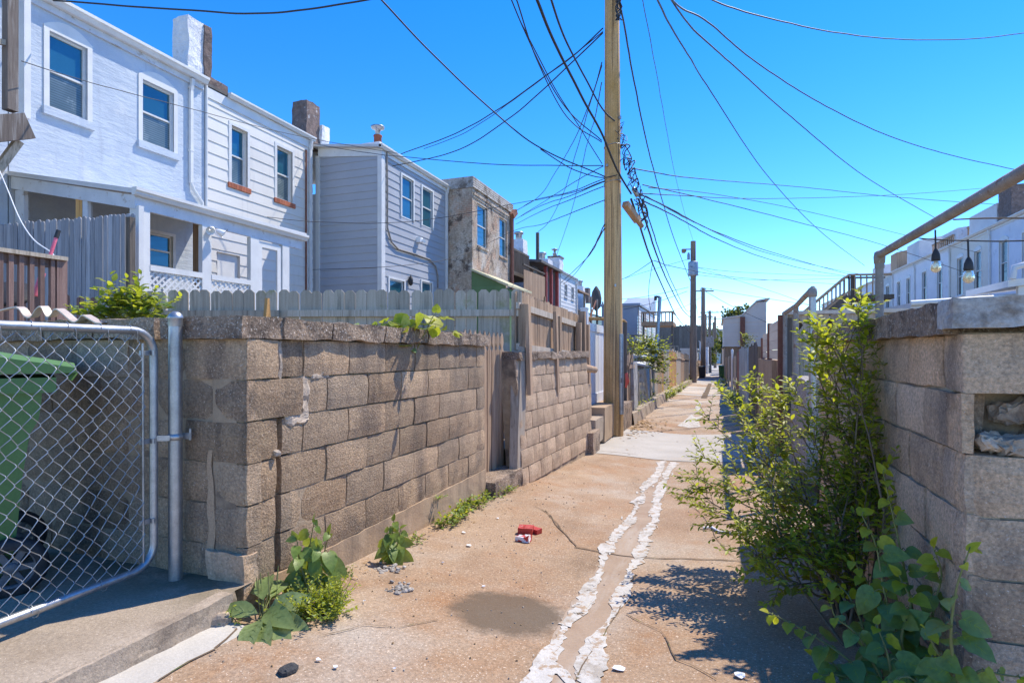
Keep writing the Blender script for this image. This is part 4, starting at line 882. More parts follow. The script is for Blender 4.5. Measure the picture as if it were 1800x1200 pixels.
def chimney(root, x, y, z0, z1, wx, wy_, mat='chim', capmat=None, pot=None, flare=.25, darkside=None, amp=.035):
    mb = MB(); h = z1 - z0
    mb.rough((x, y, z0 + h * .62), (wx / 2, 0, 0), (0, wy_ / 2, 0), (0, 0, h * .38), (5, 5, 8), amp, 3)
    mb.hexa([(x - wx / 2 - flare, y - wy_ / 2 - flare, z0), (x + wx / 2 + flare * .3, y - wy_ / 2 - flare, z0), (x + wx / 2 + flare * .3, y + wy_ / 2 + flare, z0), (x - wx / 2 - flare, y + wy_ / 2 + flare, z0),
             (x - wx / 2, y - wy_ / 2, z0 + h * .3), (x + wx / 2, y - wy_ / 2, z0 + h * .3), (x + wx / 2, y + wy_ / 2, z0 + h * .3), (x - wx / 2, y + wy_ / 2, z0 + h * .3)])
    c = mb.build('chimney', M[mat], root)
    if darkside:
        mb = MB(); mb.rough((x + .04, y + wy_ * .36, z0 + h * .5), (wx / 2, 0, 0), (0, wy_ * .17, 0), (0, 0, h * .49), (4, 4, 9), amp, 3); mb.build('soot_face', M[darkside], c)
    if capmat:
        mb = MB(); mb.rough((x, y, z1 + .04), (wx / 2 + .05, 0, 0), (0, wy_ / 2 + .05, 0), (0, 0, .05), (4, 4, 3), .01, 4); mb.build('cap', M[capmat], c)
    if pot:
        mb = MB(); mb.lathe((x, y, z1), [(.14, 0), (.13, .32), (.15, .34), (.15, .38), (.1, .39)], 14); mb.build('pot', M[pot], c)
        mb = MB(); mb.lathe((x, y, z1 + .38), [(.09, 0), (.09, .22), (.22, .24), (.24, .3), (.05, .36), (0, .36)], 12); mb.build('cowl', M['galv'], c)
    return c

C1 = -12.65
# house 1: pale blue stucco
h1 = thing('rowhouse', 'pale blue stucco rowhouse with two arched sash windows above a white porch', 'house', (C1, 9.1, -1.0))
W1, W2 = hole(C1, 86, 153, 70, 200), hole(C1, 250, 305, 152, 258); WL = hole(C1, 262, 303, 412, 470)
T1 = shell(h1, -1, C1, 6.9, 11.28, -1.0, 7.02, 'stucco', [W1, W2, WL], None, roof='roof', eave=.05)
for h in (W1, W2): window(h1, T1, h, .1, .022, .11, arch=.2, sill=.16, sillmat='stucco')
window(h1, T1, WL, .07, .03, .08, lo='gup')
mb = MB(); tb(mb, T1, 6.9, 11.2, 6.84, 7.0, -.01, .06); mb.build('fascia', M['oldtrim'], h1)
mb = MB(); gutter(mb, lambda a, z, o: T1(a, z, o + .05), 6.5, 11.24, 7.14, .17, .16); mb.build('gutter', M['trim'], h1)
downspout(h1, T1, wy(333, C1), 7.0, wz(333, 322, C1), .32)
chimney(h1, C1 - .5, wy(355, C1) + .12, 6.9, wz(345, 32, C1) + .12, .55, .66, 'chim', darkside='chimdark', flare=.3)
mb = MB(); mb.tube([T1(wy(361, C1), z, .04) for z in (2.6, 7.0)], .035, 7); mb.build('conduit', M['trim'], h1)
# house 1 porch
PXF, PY0, PY1, PZ0, PZ1 = -9.33, 6.97, 11.05, 2.72, 2.80
pr = thing('porch', 'white screened porch with lattice panels below the pale blue stucco house', 'porch', (-11, 9, -1.0))
def pfz(y): return PZ0 + (PZ1 - PZ0) * (y - PY0) / (PY1 - PY0)
mb = MB(); mb.hexa([(C1 + .02, PY0 - .1, 3.36), (PXF + .1, PY0 - .1, PZ0 - .03), (PXF + .1, PY1 + .05, PZ1 - .03), (C1 + .02, PY1 + .05, 3.44), (C1 + .02, PY0 - .1, 3.44), (PXF + .1, PY0 - .1, PZ0 + .05), (PXF + .1, PY1 + .05, PZ1 + .05), (C1 + .02, PY1 + .05, 3.52)]); mb.build('roof', M['paleroof'], pr)
mb = MB(); TP = TL(PXF); gutter(mb, TP, PY0 - .12, PY1 + .1, PZ0 + .08, .12, .13); mb.build('gutter', M['trim'], pr)
mb = MB()
mb.hexa([(C1 + .02, PY0 - .05, 3.12), (PXF, PY0 - .05, PZ0 - .27), (PXF, PY0 + .0, PZ0 - .27), (C1 + .02, PY0, 3.12), (C1 + .02, PY0 - .05, 3.355), (PXF, PY0 - .05, PZ0 - .04), (PXF, PY0, PZ0 - .04), (C1 + .02, PY0, 3.355)])
tb(mb, TP, PY0, PY1, PZ0 - .26, PZ0 - .05, -.06, .0); mb.build('fascia', M['oldtrim'], pr)
for u0, u1, nm in ((30, 45, 'oldtrim'), (148, 157, 'oldtrim'), (136, 147, 'wnew'), (231, 247, 'trim')):
    a, b = PY(u0, 400, PY0), PY(u1, 400, PY0); zt = 3.34 - .62 * (a.x - C1) / (PXF - C1) - .04
    mb = MB(); mb.box(a.x, b.x, PY0 - .03, PY0 + .06, -1.0, zt - .2); mb.build('post', M[nm], pr)
for u0, u1 in ((249, 263), (355, 371), (440, 455), (496, 508)):
    mb = MB(); tb(mb, TP, wy(u0, PXF), wy(u1, PXF), -1.0, PZ0 - .262, -.09, .012); mb.build('post', M['trim'], pr)
mb = MB(); a, b = PY(46, 400, PY0), PY(231, 400, PY0); mb.add([(a.x, PY0 + .03, 1.0), (b.x, PY0 + .03, 1.0), (b.x, PY0 + .03, 2.5), (a.x, PY0 + .03, 3.1)], [(0, 1, 2, 3)]); mb.build('screen', M['screen'], pr)
for u0, u1, v0, v1 in ((263, 355, 464, 481), (371, 440, 482, 493)):
    ya, yb = wy(u0, PXF), wy(u1, PXF); zr = (wz(u0, v0, PXF) + wz(u1, v1, PXF)) / 2
    mb = MB(); tb(mb, TP, ya, yb, zr - .1, zr, -.06, .02); mb.build('rail', M['trim'], pr)
    mb = MB(); hgt = .62; n = int((yb - ya + hgt) / .125)
    for s in (1, -1):
        for k in range(n + 1):
            p = ya + (k - (hgt / .125 if s > 0 else 0)) * .125; q = [(p, 0), (p + s * hgt, hgt)]
            y0_, z0_, y1_, z1_ = p, 0., p + s * hgt, hgt
            if s < 0: y0_, y1_ = p, p - hgt
            t0, t1 = 0, 1
            for lim, sg in ((ya, 1), (yb, -1)):
                d0, d1 = sg * (y0_ - lim), sg * (y1_ - lim)
                if d0 < 0 and d1 < 0: t0, t1 = 1, 0; break
                if d0 < 0: t0 = max(t0, d0 / (d0 - d1))
                if d1 < 0: t1 = min(t1, d0 / (d0 - d1))
            if t1 - t0 < .04: continue
            P = lambda t: T_(y0_ + (y1_ - y0_) * t, zr - .1 - hgt + hgt * t)
            T_ = lambda a, z: TP(a, z, -.02 + .006 * s)
            mb.beam(P(t0), P(t1), .038, .006, side=(0, 1, 1) if s < 0 else (0, 1, -1))
    mb.build('lattice', M['trim'], pr)
dy0, dy1 = wy(456, PXF), wy(495, PXF); zd = wz(475, 430, PXF); mb = MB()
for (a, b, z0, z1) in ((dy0, dy0 + .09, -1, 2.42), (dy1 - .12, dy1, -1, 2.42), (dy0 + .09, dy1 - .12, 2.3, 2.42), (dy0 + .09, dy1 - .12, 1.02, 1.12), (dy0 + .09, dy1 - .12, -1, -.8)): tb(mb, TP, a, b, z0, z1, -.05, -.01)
dr = mb.build('door', M['trim'], pr); mb = MB(); tb(mb, TP, dy0 + .09, dy1 - .12, -.8, 1.02, -.04, -.03); mb.build('panel', M['wgrey'], dr)
mb = MB(); mb.box(C1 + .02, PXF, PY0, PY1, -1.0, -.75); mb.build('floor', M['wgrey'], pr)
lt = thing('flood_light', 'silver twin flood light fixed to the white porch post', 'lamp', (PXF, wy(372, PXF), 2.2))
mb = MB(); c = PX(375, 403, PXF + .1); mb.lathe(c + V((-.06, 0, 0)), [(.06, 0), (.06, .04), (.02, .06)], 12, axis=(1, 0, 0))
for s in (-1, 1): mb.lathe(c + V((0, s * .06, 0)), [(.02, 0), (.05, .05), (.075, .14), (.08, .16)], 12, axis=(.5, s * .5, -.35))
mb.build('lamp_head', M['white'], lt)
mb = MB(); a = PD(348, 445, 13.2); mb.beam(a + V((0, 0, -.8)), a + V((0, 0, .75)), .18, .12); tag(mb.build('shutter', M['wbrown']), 'folded brown slatted shutter standing inside the porch', 'shutter')

# house 2: white siding
h2 = thing('rowhouse', 'white sided rowhouse with two sash windows on red brick sills', 'house', (C1, 13.3, -1.0))
V1, V2 = hole(C1, 406, 434, 226, 325), hole(C1, 486, 513, 262, 352); D2 = (wy(381, C1), wy(421, C1), -.8, wz(400, 446, C1))
T2 = shell(h2, -1, C1, 11.3, 15.5, -1.0, 7.0, 'wside', [V1, V2, D2], .315, eave=.05)
for h in (V1, V2):
    window(h2, T2, h, .09, .03, .14)
    mb = MB()
    n = 9
    for k in range(n): a = h[0] - .12 + (h[1] - h[0] + .24) * k / n; tb(mb, T2, a + .004, a + (h[1] - h[0] + .24) / n - .004, h[2] - .16, h[2] - .021, -.01, .05)
    mb.build('sill', M['brickred'], h2)
mb = MB(); tb(mb, T2, D2[0] + .001, D2[1] - .001, D2[2], D2[3] - .001, -.12, -.06); 
for i in range(3):
    for j in range(2):
        z = D2[2] + .2 + i * (D2[3] - D2[2] - .3) / 3; a = D2[0] + .12 + j * (D2[1] - D2[0] - .18) / 2; tb(mb, T2, a, a + .3, z, z + .45, -.06, -.045)
mb.build('door', M['trim'], h2)
mb = MB(); tb(mb, T2, 11.32, 15.48, 6.72, 6.98, -.01, .035); mb.build('fascia', M['trim'], h2)
mb = MB(); gutter(mb, lambda a, z, o: T2(a, z, o + .03), wy(398, C1), 15.5, 7.1, .13, .12); mb.build('gutter', M['trim'], h2)
downspout(h2, T2, wy(543, C1), 7.0, -.9)
mb = MB(); mb.tube([T2(wy(536, C1), z, .05) for z in (-.9, 3, 6.6)], .03, 7); mb.build('conduit', M['rust'], h2)
chimney(h2, C1 - .5, wy(556, C1) + .1, 6.9, wz(540, 176, C1) + .15, .6, .66, 'chimdark', flare=.25)
mb = MB(); mb.rough((C1 - .5, wy(556, C1) + .62, 7.2), (.4, 0, 0), (0, .22, 0), (0, 0, .62), (5, 4, 7), .06, 3); mb.build('parapet', M['chim'], h2)
mb = MB(); mb.rough((C1 - .6, wy(388, C1), 7.16), (.5, 0, 0), (0, .35, 0), (0, 0, .2), (5, 5, 4), .04, 3); mb.build('parapet', M['chimdark'], h2)
# house 3: grey bump-out
C3 = -10.2
h3 = thing('rowhouse', 'grey sided house standing forward, with white corner boards and narrow windows', 'house', (C3, 18, -1.0))
A1, A2_ = hole(C3, 705, 725, 313, 385), hole(C3, 741, 759, 333, 400); D3 = (wy(683, C3), wy(709, C3), -.9, wz(695, 492, C3)); A3 = (wy(740, C3), wy(758, C3), -.2, wz(748, 496, C3))
T3 = TL(C3); mb = MB(); facade(mb, T3, 15.80, 20.45, -1.0, 6.55, [A1, A2_, D3, A3], .25, .02)
facade(mb, TY(15.8), -12.6, C3, -1.0, 6.55, (), .25, .02); mb.add([(-12.6, 15.8, 6.55), (C3, 15.8, 6.55), (-12.6, 15.8, 6.95)], [(0, 1, 2)]); mb.add([(C3, 20.45, -1), (-18, 20.45, -1), (-18, 20.45, 7), (C3, 20.45, 6.55)], [(0, 1, 2, 3)]); mb.build('wall', M['gside'], h3)
mb = MB(); mb.hexa([(C3 + .12, 15.6, 6.56), (C3 + .12, 20.5, 6.56), (-18, 20.5, 7.55), (-18, 15.6, 7.55), (C3 + .12, 15.6, 6.64), (C3 + .12, 20.5, 6.64), (-18, 20.5, 7.63), (-18, 15.6, 7.63)]); mb.build('roof', M['paleroof'], h3)
mb = MB(); mb.hexa([(-12.64, 15.76, 6.58), (C3 + .05, 15.76, 6.33), (C3 + .05, 15.79, 6.33), (-12.64, 15.79, 6.58), (-12.64, 15.76, 6.97), (C3 + .05, 15.76, 6.555), (C3 + .05, 15.79, 6.555), (-12.64, 15.79, 6.97)]); tb(mb, T3, 15.8, 20.45, 6.4, 6.55, .022, .04); mb.build('fascia', M['trim'], h3)
mb = MB(); gutter(mb, lambda a, z, o: T3(a, z, o + .03), 15.6, 20.5, 6.66); mb.build('gutter', M['trim'], h3)
mb = MB(); mb.box(C3 - .12, C3 + .035, 15.765, 15.98, -1, 6.39); tb(mb, T3, 20.33, 20.46, -1, 6.39, .022, .045); mb.build('corner_board', M['trim'], h3)
mb = MB(); mb.box(-12.72, -12.58, 15.73, 15.8, -1, 6.6); mb.build('corner_board', M['wside'], h3)
for h in (A1, A2_): window(h3, T3, h, .07, .05, .05, lo='gup')
window(h3, T3, A3, .07, .05, .05); window(h3, T3, D3, .07, .05, .06, split=.45, lo='white')
downspout(h3, T3, 20.4, 6.6, -.9)
mb = MB(); mb.tube([PX(u, v, C3 + .06) for u, v in ((680, 268), (681, 330), (681, 400), (688, 425), (700, 438), (730, 447), (755, 456), (766, 468), (770, 485), (770, 506))], .03, 7); mb.build('conduit', M['pipe'], h3)
mb = MB(); c = PX(737, 422, C3 + .08); mb.rough(c, (.1, 0, 0), (0, .1, 0), (0, 0, .09), (3, 3, 3), .01, 9); mb.beam(c + V((.05, 0, 0)), c + V((.2, .1, -.06)), .08, .08); mb.build('camera_box', M['white'], h3)
mb = MB(); c = PX(722, 492, C3 + .1); mb.lathe(c, [(.02, -.2), (.07, -.16), (.085, .0), (.06, .08), (.02, .14), (0, .2)], 8); mb.beam(c + V((-.1, 0, .1)), c + V((0, 0, .1)), .02, .02); mb.build('wall_lantern', M['black'], h3)
chimney(h3, C3 - .75, 16.75, 6.5, 7.05, .7, .85, 'chim', pot='brickred', flare=.05, amp=.01)
chimney(h3, C3 - 1.6, 19.9, 6.6, 7.35, .35, .35, 'chimdark', flare=.0, amp=.01)
# house 4: old parged brick
C4 = -9.09
h4 = thing('rowhouse', 'old parged brick rowhouse with patchy walls and a white brick parapet', 'house', (C4, 22.8, -1.0))
B1, B2 = hole(C4, 839, 857, 362, 434), hole(C4, 878, 891, 385, 451)
T4 = TL(C4); mb = MB(); facade(mb, T4, 20.52, 25.1, -1, 6.5, [B1, B2]); mb.add([(C4, 20.52, -1), (-18, 20.52, -1), (-18, 20.52, 6.5), (C4, 20.52, 6.5)], [(0, 1, 2, 3)]); mb.add([(C4, 25.1, -1), (-18, 25.1, -1), (-18, 25.1, 6.9), (C4, 25.1, 6.9)], [(0, 1, 2, 3)])
for k in range(2): tb(mb, T4, 20.6, 25.0, 6.15 + .1 * k, 6.25 + .1 * k, -.01, .03 + .03 * k)
mb.build('wall', M['oldbrick'], h4)
mb = MB(); mb.box(-18, C4 + .05, 20.48, 20.8, 6.505, 6.94); mb.box(C4 - .3, C4 + .055, 20.805, 25.1, 6.505, 6.93); mb.box(-18, C4 - .301, 20.81, 25.1, 6.505, 6.7)
for k in range(5): mb.box(C4 + .03, C4 + .072, 20.46 + .003, 25.1, 6.52 + .085 * k, 6.585 + .085 * k)
mb.build('parapet', M['parapet'], h4)
for h in (B1, B2): window(h4, T4, h, .0, .0, .12, sill=.09, sillmat='oldbrick', lo='gup')
mb = MB(); mb.tube([T4(24.8, z, .1) for z in (-.5, 3, 6.3)], .07, 9); mb.tube([T4(24.95, 6.3, .1), T4(24.95, 2, .1)], .05, 8); mb.beam(T4(24.7, 6.3, .12), T4(25.1, 6.6, .15), .25, .25); mb.build('downspout', M['rust'], h4)
ga = thing('lean_to', 'green sided lean-to with a yellowed sloping roof edge under the old brick house', 'shed', (-7.8, 22, -1.0))
mb = MB(); facade(mb, TY(20.45), C4, -7.65, -1, 2.58, (), .12, .014); mb.add([(C4, 20.45, 2.58), (-7.65, 20.45, 2.58), (C4, 20.45, 3.2)], [(0, 1, 2)]); mb.add([(-7.65, 20.45, -1), (-7.65, 23.1, -1), (-7.65, 23.1, 2.5), (-7.65, 20.45, 2.5)], [(0, 1, 2, 3)]); mb.build('wall', M['green'], ga)
mb = MB(); mb.hexa([(C4 + .02, 20.3, 3.22), (-7.5, 20.3, 2.53), (-7.5, 23.2, 2.53), (C4 + .02, 23.2, 3.22), (C4 + .02, 20.3, 3.30), (-7.5, 20.3, 2.61), (-7.5, 23.2, 2.61), (C4 + .02, 23.2, 3.30)]); mb.build('roof', M['mossroof'], ga)

# far left house at the picture edge, with its balcony
h0 = thing('rowhouse', 'pale house at the far left edge with a white downspout and timber balcony', 'house', (C1, 5, -1.0))
T0 = TL(C1); mb = MB(); facade(mb, T0, 1.5, 6.88, -1, 7.4); mb.add([(C1, 6.88, -1), (-20, 6.88, -1), (-20, 6.88, 7.4), (C1, 6.88, 7.4)], [(0, 1, 2, 3)]); mb.build('wall', M['stucco'], h0)
mb = MB(); mb.box(-20, C1 + .2, 1.5, 6.88, 7.42, 7.55); mb.build('roof', M['roof'], h0)
mb = MB(); a = PY(36, 100, 6.93); b = PY(48, 100, 6.93); mb.box(a.x, b.x, 6.88, 6.99, wz(42, 205, C1 + .5), 7.3); mb.build('downspout', M['trim'], h0)
bc = mb = MB()
BX = -11.4
mb.beam(PX(-80, 232, BX), PX(48, 222, BX), .16, .42, side=(1, 0, 0)); mb.box(-12.7, BX - .09, 2.0, wy(46, BX), wz(48, 238, BX), wz(48, 226, BX)); bal = mb.build('balcony', M['wpeel'], h0)
mb = MB(); a, b = PX(18, 195, BX), PX(18, -90, BX); b.y = a.y; mb.beam(a, b, .16, .16, side=(0, 1, 0)); mb.build('post', M['wpeel'], bal)
mb = MB(); mb.beam(PX(-30, 68, BX), PX(17, 77, BX), .06, .09, side=(1, 0, 0)); mb.build('rail', M['wgrey'], bal); mb = MB(); mb.beam(PX(-20, 320, BX - .3), PX(33, 248, BX - .1), .12, .12, side=(1, 0, 0)); mb.build('brace', M['wgrey'], bal)

# back fence, deck rail and clutter on the far left
fence('tall_fence', 'tall silver grey fence with rounded boards beside the porch', 'fence', (-12.3, 6.35), (PY(236, 450, 6.35).x, 6.35), 2.28, 2.18, -.9, -.9, .094, M['wblue'], style='round', gap=.004, side=-1, jz=.02, lean=.004, posts=((1.0, -.9, 2.1, -.06),), postmat=M['wdark'])
dk = thing('deck_railing', 'red brown deck railing with square balusters at the left edge', 'railing', (-6.5, 3.4, -.2))
DX = -6.5
mb = MB(); mb.beam(PX(-60, 432, DX), PX(111, 456, DX), .16, .04, side=(1, 0, 0)); mb.build('top_rail', M['wgrey'], dk)
mb = MB(); mb.beam(PX(-60, 446, DX), PX(97, 464, DX), .04, .09, side=(1, 0, 0)); mb.build('sub_rail', M['wred'], dk)
for i in range(11):
    u = 91 - i * 18.3; a, b = PX(u, 452 + (u - 90) * .13, DX + .03), PX(u, 585, DX + .03); b.y = a.y; mb = MB(); mb.beam(a, b, .04, .04, side=(0, 1, 0)); mb.build('baluster', M['wred'], dk)
a, b = PX(104, 456, DX), PX(104, 590, DX); b.y = a.y; mb = MB(); mb.beam(a, b, .1, .1, side=(0, 1, 0)); mb.build('post', M['wred'], dk)
fence('low_picket_fence', 'low red brown picket row seen through the deck railing', 'fence', (-8.2, 3.6), (-7.35, 5.0), .72, .70, -.6, -.6, .075, M['wred'], style='dog', gap=.06, side=1)
a = PX(103, 405, DX); b = PX(88, 450, DX); ty = thing('toy_bat', 'pink and white toy stick with a black grip on the deck rail', 'toy', b)
mb = MB(); mb.tube([a, a + (b - a) * .3], .022, 8); mb.build('grip', M['black'], ty); mb = MB(); mb.tube([a + (b - a) * .3, b], .017, 8); mb.build('stick', M['pink'], ty)
mb = MB(); mb.tube([PX(75, 480, DX - .3), PX(62, 520, DX - .3)], .03, 8); tag(mb.build('toy_bat', M['pink']), 'second pink toy stick behind the deck balusters', 'toy')
mb = MB(); mb.lathe(PX(18, 525, -7.2), [(0, 0), (.2, .02), (.26, .06), (.22, .09), (0, .1)], 16, axis=(.4, -.4, .8)); tag(mb.build('black_disc', M['black']), 'black round lid lying behind the deck railing', 'lid')
def cable(name, label, pts, r=.008, mat='cable', group='overhead cables', rnd=.02, cat='cable', n=10, wob=.01):
    P = [PD(*p) for p in pts]; out = []
    ext = [P[0] * 2 - P[1]] + P + [P[-1] * 2 - P[-2]]
    for a, b, c, d in zip(ext, ext[1:], ext[2:], ext[3:]):
        for k in range(n):
            t = k / n; out.append(.5 * ((2 * b) + (c - a) * t + (2 * a - 5 * b + 4 * c - d) * t * t + (3 * b - a - 3 * c + d) * t ** 3))
    out.append(P[-1]); out = [p + noise.noise_vector(p * 1.3) * wob for p in out]
    mb = MB(); mb.tube(out, r, 6, 0, .5); return tag(mb.build(name, M[mat]), label, cat, group)
cable('hanging_rope', 'thin white cord drooping from the left house to the deck rail', [(-5, 290, 8), (14, 335, 7.5), (35, 385, 7), (60, 422, 6.5), (95, 449, 6.0), (99, 480, 5.97), (92, 545, 5.95)], .007, 'white', None, cat='cord', wob=.002)

# ---------- farther houses on the left ----------
def simple_house(label, sgn, c, y0, y1, zb, ze, mat, wins, lap=None, depth=8, roof='roof', ch=None, rise=.4, arch=.1, lo='gdark', up='glow', spout=True, group=None, guttermat='trim', rmat=None):
    r = thing('rowhouse', label, 'house', (c, (y0 + y1) / 2, zb), group)
    T = shell(r, sgn, c, y0, y1, zb, ze, mat, wins, lap, depth, rise, roof, .05)
    for h in wins: window(r, T, h, .06, .03, .09, lo=lo, up=up, arch=arch, sill=.08)
    mb = MB(); gutter(mb, lambda a, z, o: T(a, z, o + .03), y0, y1 - .02, ze + .1); tb(mb, T, y0, y1, ze - .12, ze + .0, .001, .035); mb.build('gutter', M[guttermat], r)
    if spout: downspout(r, T, y1 - .12, ze, zb)
    for q in (ch or ()): chimney(r, *q[:6], **q[6])
    return r, T
c = -9.3
dkh = thing('roof_deck', 'brown two level timber deck with board privacy screen behind the brick house', 'deck', (c, 28, -1))
mb = MB(); y0, y1 = wy(904, c), wy(957, c)
mb.box(c - 3, c, y0, y1, 1.9, 2.05); mb.box(c - 4, c - .4, y0, y1 - 1, 3.95, 4.15); mb.build('floor', M['wdark'], dkh)
mb = MB(); T = TL(c); k = wy(921, c)
while k < y1: tb(mb, T, k, k + .13, wz(940, 524, c), wz(921, 474, c) + .02 + .1 * (k - wy(921, c)) / 5, -.02, .0); k += .14
k = wy(938, c - .4)
while k < y1: mb.box(c - .44, c - .40, k, k + .13, 3.9, 4.75); k += .14
mb.build('screen_boards', M['wbrown'], dkh)
mb = MB(); tb(mb, T, wy(919, c), y1, wz(930, 470, c) - .02, wz(930, 470, c) + .06, -.05, .05); mb.box(c - .5, c - .36, wy(936, c - .4), y1, 4.75, 4.83); mb.box(c - .46, c - .4, y0, y1 - 1.5, 5.2, 5.3)
k = y0
while k < y1 - 1.5: mb.box(c - .45, c - .41, k, k + .05, 4.15, 5.2); k += .16
k = y0 - .3
while k < wy(919, c): tb(mb, T, k, k + .05, 2.2, 3.1, -.05, 0); k += .16
tb(mb, T, y0 - .3, wy(919, c), 3.1, 3.2, -.06, .02); mb.build('railing', M['wdark'], dkh)
for y, x in ((y0 + .1, c), (wy(920, c), c), (y1 - .1, c), (y0, c - .4)):
    mb = MB(); mb.box(x - .08, x + .06, y, y + .14, -1, 3.2 if x == c else 5.0); mb.build('post', M['wbrown'], dkh)
mb = MB(); a, b = PX(945, 409, c - .6), PX(945, 462, c - .6); b.y = a.y; mb.beam(b, a, .16, .16); mb.build('post', M['wdark'], dkh)
h5 = thing('rowhouse', 'narrow house with a deep red post upper porch', 'house', (c, 33, -1)); y0, y1 = wy(958, c), wy(985, c)
mb = MB(); T = TL(c); mb.box(c - 8, c - 1.6, 26, y1, -1, 5.2); facade(mb, T, y0, y1, -1, 2.45, (), .2, .02); mb.box(c - 1.6, c - .03, y0, y1, 2.3, 2.44); mb.box(c - 1.6, c + .0, y1 - .35, y1 - .005, 2.45, 5.1); mb.build('wall', M['gside'], h5)
mb = MB(); mb.hexa([(c + .15, y0 - 1.2, 5.0), (c + .15, y1 - .02, 5.0), (c - 8, y1 - .02, 5.8), (c - 8, y0 - 1.2, 5.8), (c + .15, y0 - 1.2, 5.14), (c + .15, y1 - .02, 5.14), (c - 8, y1 - .02, 5.94), (c - 8, y0 - 1.2, 5.94)]); mb.build('roof', M['roof'], h5)
for u in (961, 970.5, 981): mb = MB(); tb(mb, T, wy(u, c) - .1, wy(u, c) + .1, 2.45, 5.0, -.15, .02); mb.build('post', M['redpost'], h5)
mb = MB(); tb(mb, T, y0, y1 - .4, 2.46, 2.56, -.1, .03); mb.build('rail', M['redpost'], h5)
chimney(h5, c - 1.5, wy(975, c - 1.5), 5.3, 6.6, .7, .8, 'chimdark', flare=.0, pot='galv', amp=.02)
y0, y1 = wy(985.5, c), wy(1013, c)
def wn(c, u0, u1, vt, vb): return hole(c, u0, u1, vt, vb)
simple_house('pale grey lapped house with two stacked rows of windows', -1, c, y0, y1, -1, 5.05, 'wside', [wn(c, 992, 996.5, 500, 521), wn(c, 1004, 1008, 505, 526)], .25, ch=((c - 1.2, y0 + 3.2, 5, 6.5, .8, 1.0, dict(mat='chim', capmat='chimdark', flare=.15)),), arch=0)
h6 = thing('rowhouse', 'dim house with a shed canopy, upper deck and folded umbrella', 'house', (c, 43, -1)); y0, y1 = wy(1013.5, c), wy(1061, c)
mb = MB(); mb.box(c - 8, c - 1.8, y0, y1, -1, 4.7); mb.build('wall', M['wside'], h6)
mb = MB(); mb.hexa([(c + .2, y0, 4.3), (c + .2, y0 + 3.4, 4.3), (c - 2, y0 + 3.4, 4.9), (c - 2, y0, 4.9), (c + .2, y0, 4.42), (c + .2, y0 + 3.4, 4.42), (c - 2, y0 + 3.4, 5.02), (c - 2, y0, 5.02)]); mb.build('roof', M['wbrown'], h6)
mb = MB(); mb.box(c - 1.8, c, y0, y1, 1.9, 2.15); mb.box(c - .06, c, y0, y1, 3.0, 3.08); k = y0
while k < y1: mb.box(c - .05, c - .01, k, k + .05, 2.15, 3.0); k += .3
mb.build('deck', M['wdark'], h6)
for k in range(5): mb = MB(); y = y0 + .2 + (y1 - y0 - .5) * k / 4; mb.box(c - .1, c + .02, y, y + .12, 1.9, 4.4); mb.build('post', M['wgrey'], h6)
mb = MB(); y = wy(1037, c); mb.beam((c + .03, y - .9, 2.2), (c + .03, y + 2.2, 4.2), .1, .1); mb.build('brace', M['rust'], h6)
for yy in (y0 + .4, y0 + 2.2, y0 + 4.5, y0 + 6.5): mb = MB(); mb.box(c - 1.79, c - 1.75, yy, yy + .9, 2.3, 4.2); mb.build('window', M['gdark'], h6)
chimney(h6, c - 2.5, wy(1029, c - 2.5), 4.7, 6.1, .8, .9, 'chimdark', flare=0, amp=.02)
mb = MB(); q = V((c - .6, wy(1048, c - .6), 3.0)); mb.lathe(q, [(.03, -.8), (.05, .6), (.42, 1.0), (.48, 1.7), (.36, 2.3), (.12, 2.7), (0, 2.8)], 12); tag(mb.build('folded_umbrella', M['wdark']), 'dark folded umbrella on the upper deck before the big pole', 'umbrella')
for u, x, zt, w_, lab in ((912, -11.5, 6.9, .8, 'white banded chimney with a metal cap above the brown deck'), (953, -11, 6.15, 1.1, 'grey square chimney behind the tall deck post'), (1019, -11, 5.6, .7, 'tan chimney stub between two far houses')):
    r = thing('chimney_stack', lab, 'chimney', (x, wy(u, x), 4.5)); y = wy(u, x)
    mb = MB(); mb.hexa([(x - w_ * .7, y - w_ * .7, 3.0), (x + w_ * .7, y - w_ * .7, 3.0), (x + w_ * .7, y + w_ * .7, 3.0), (x - w_ * .7, y + w_ * .7, 3.0), (x - w_ / 2, y - w_ / 2, zt), (x + w_ / 2, y - w_ / 2, zt), (x + w_ / 2, y + w_ / 2, zt), (x - w_ / 2, y + w_ / 2, zt)]); mb.build('stack', M['chim'], r)
    mb = MB(); mb.lathe((x, y, zt), [(.22, 0), (.2, .35), (.3, .38), (.3, .5), (0, .55)], 10); mb.build('cap', M['galv'], r)

# beyond the pole: blue-grey house, balcony, dark shed
hb = thing('house', 'blue grey house with a white front and a raised gable past the big pole', 'house', (-7, 47, -2)); c = -6.0
y0, y1 = 46.0, wy(1126, c)
mb = MB(); facade(mb, TY(y0), -8.9, c, -2, 3.75, (), .25, .015); facade(mb, TL(c), y0, y0 + 13, -2, 3.75, [], .25, .015); mb.build('wall', M['bside'], hb)
mb = MB(); facade(mb, TL(c + .05), y0 + .1, y0 + 12.9, -1.5, 3.7, [], .25, .02); mb.build('front', M['wside'], hb)
mb = MB(); mb.hexa([(-9, y0 - .2, 3.76), (c + .2, y0 - .2, 3.76), (c + .2, y0 + 13, 3.76), (-9, y0 + 13, 3.76), (-9, y0 - .2, 3.95), (c + .2, y0 - .2, 3.95), (c + .2, y0 + 13, 3.95), (-9, y0 + 13, 3.95)]); mb.prism([(c + .1, y0 + 6, 3.96), (c + .1, y0 + 13, 3.96), (c + .1, y0 + 13, 5.6)], (-2.8, 0, 0)); mb.build('roof', M['bside'], hb)
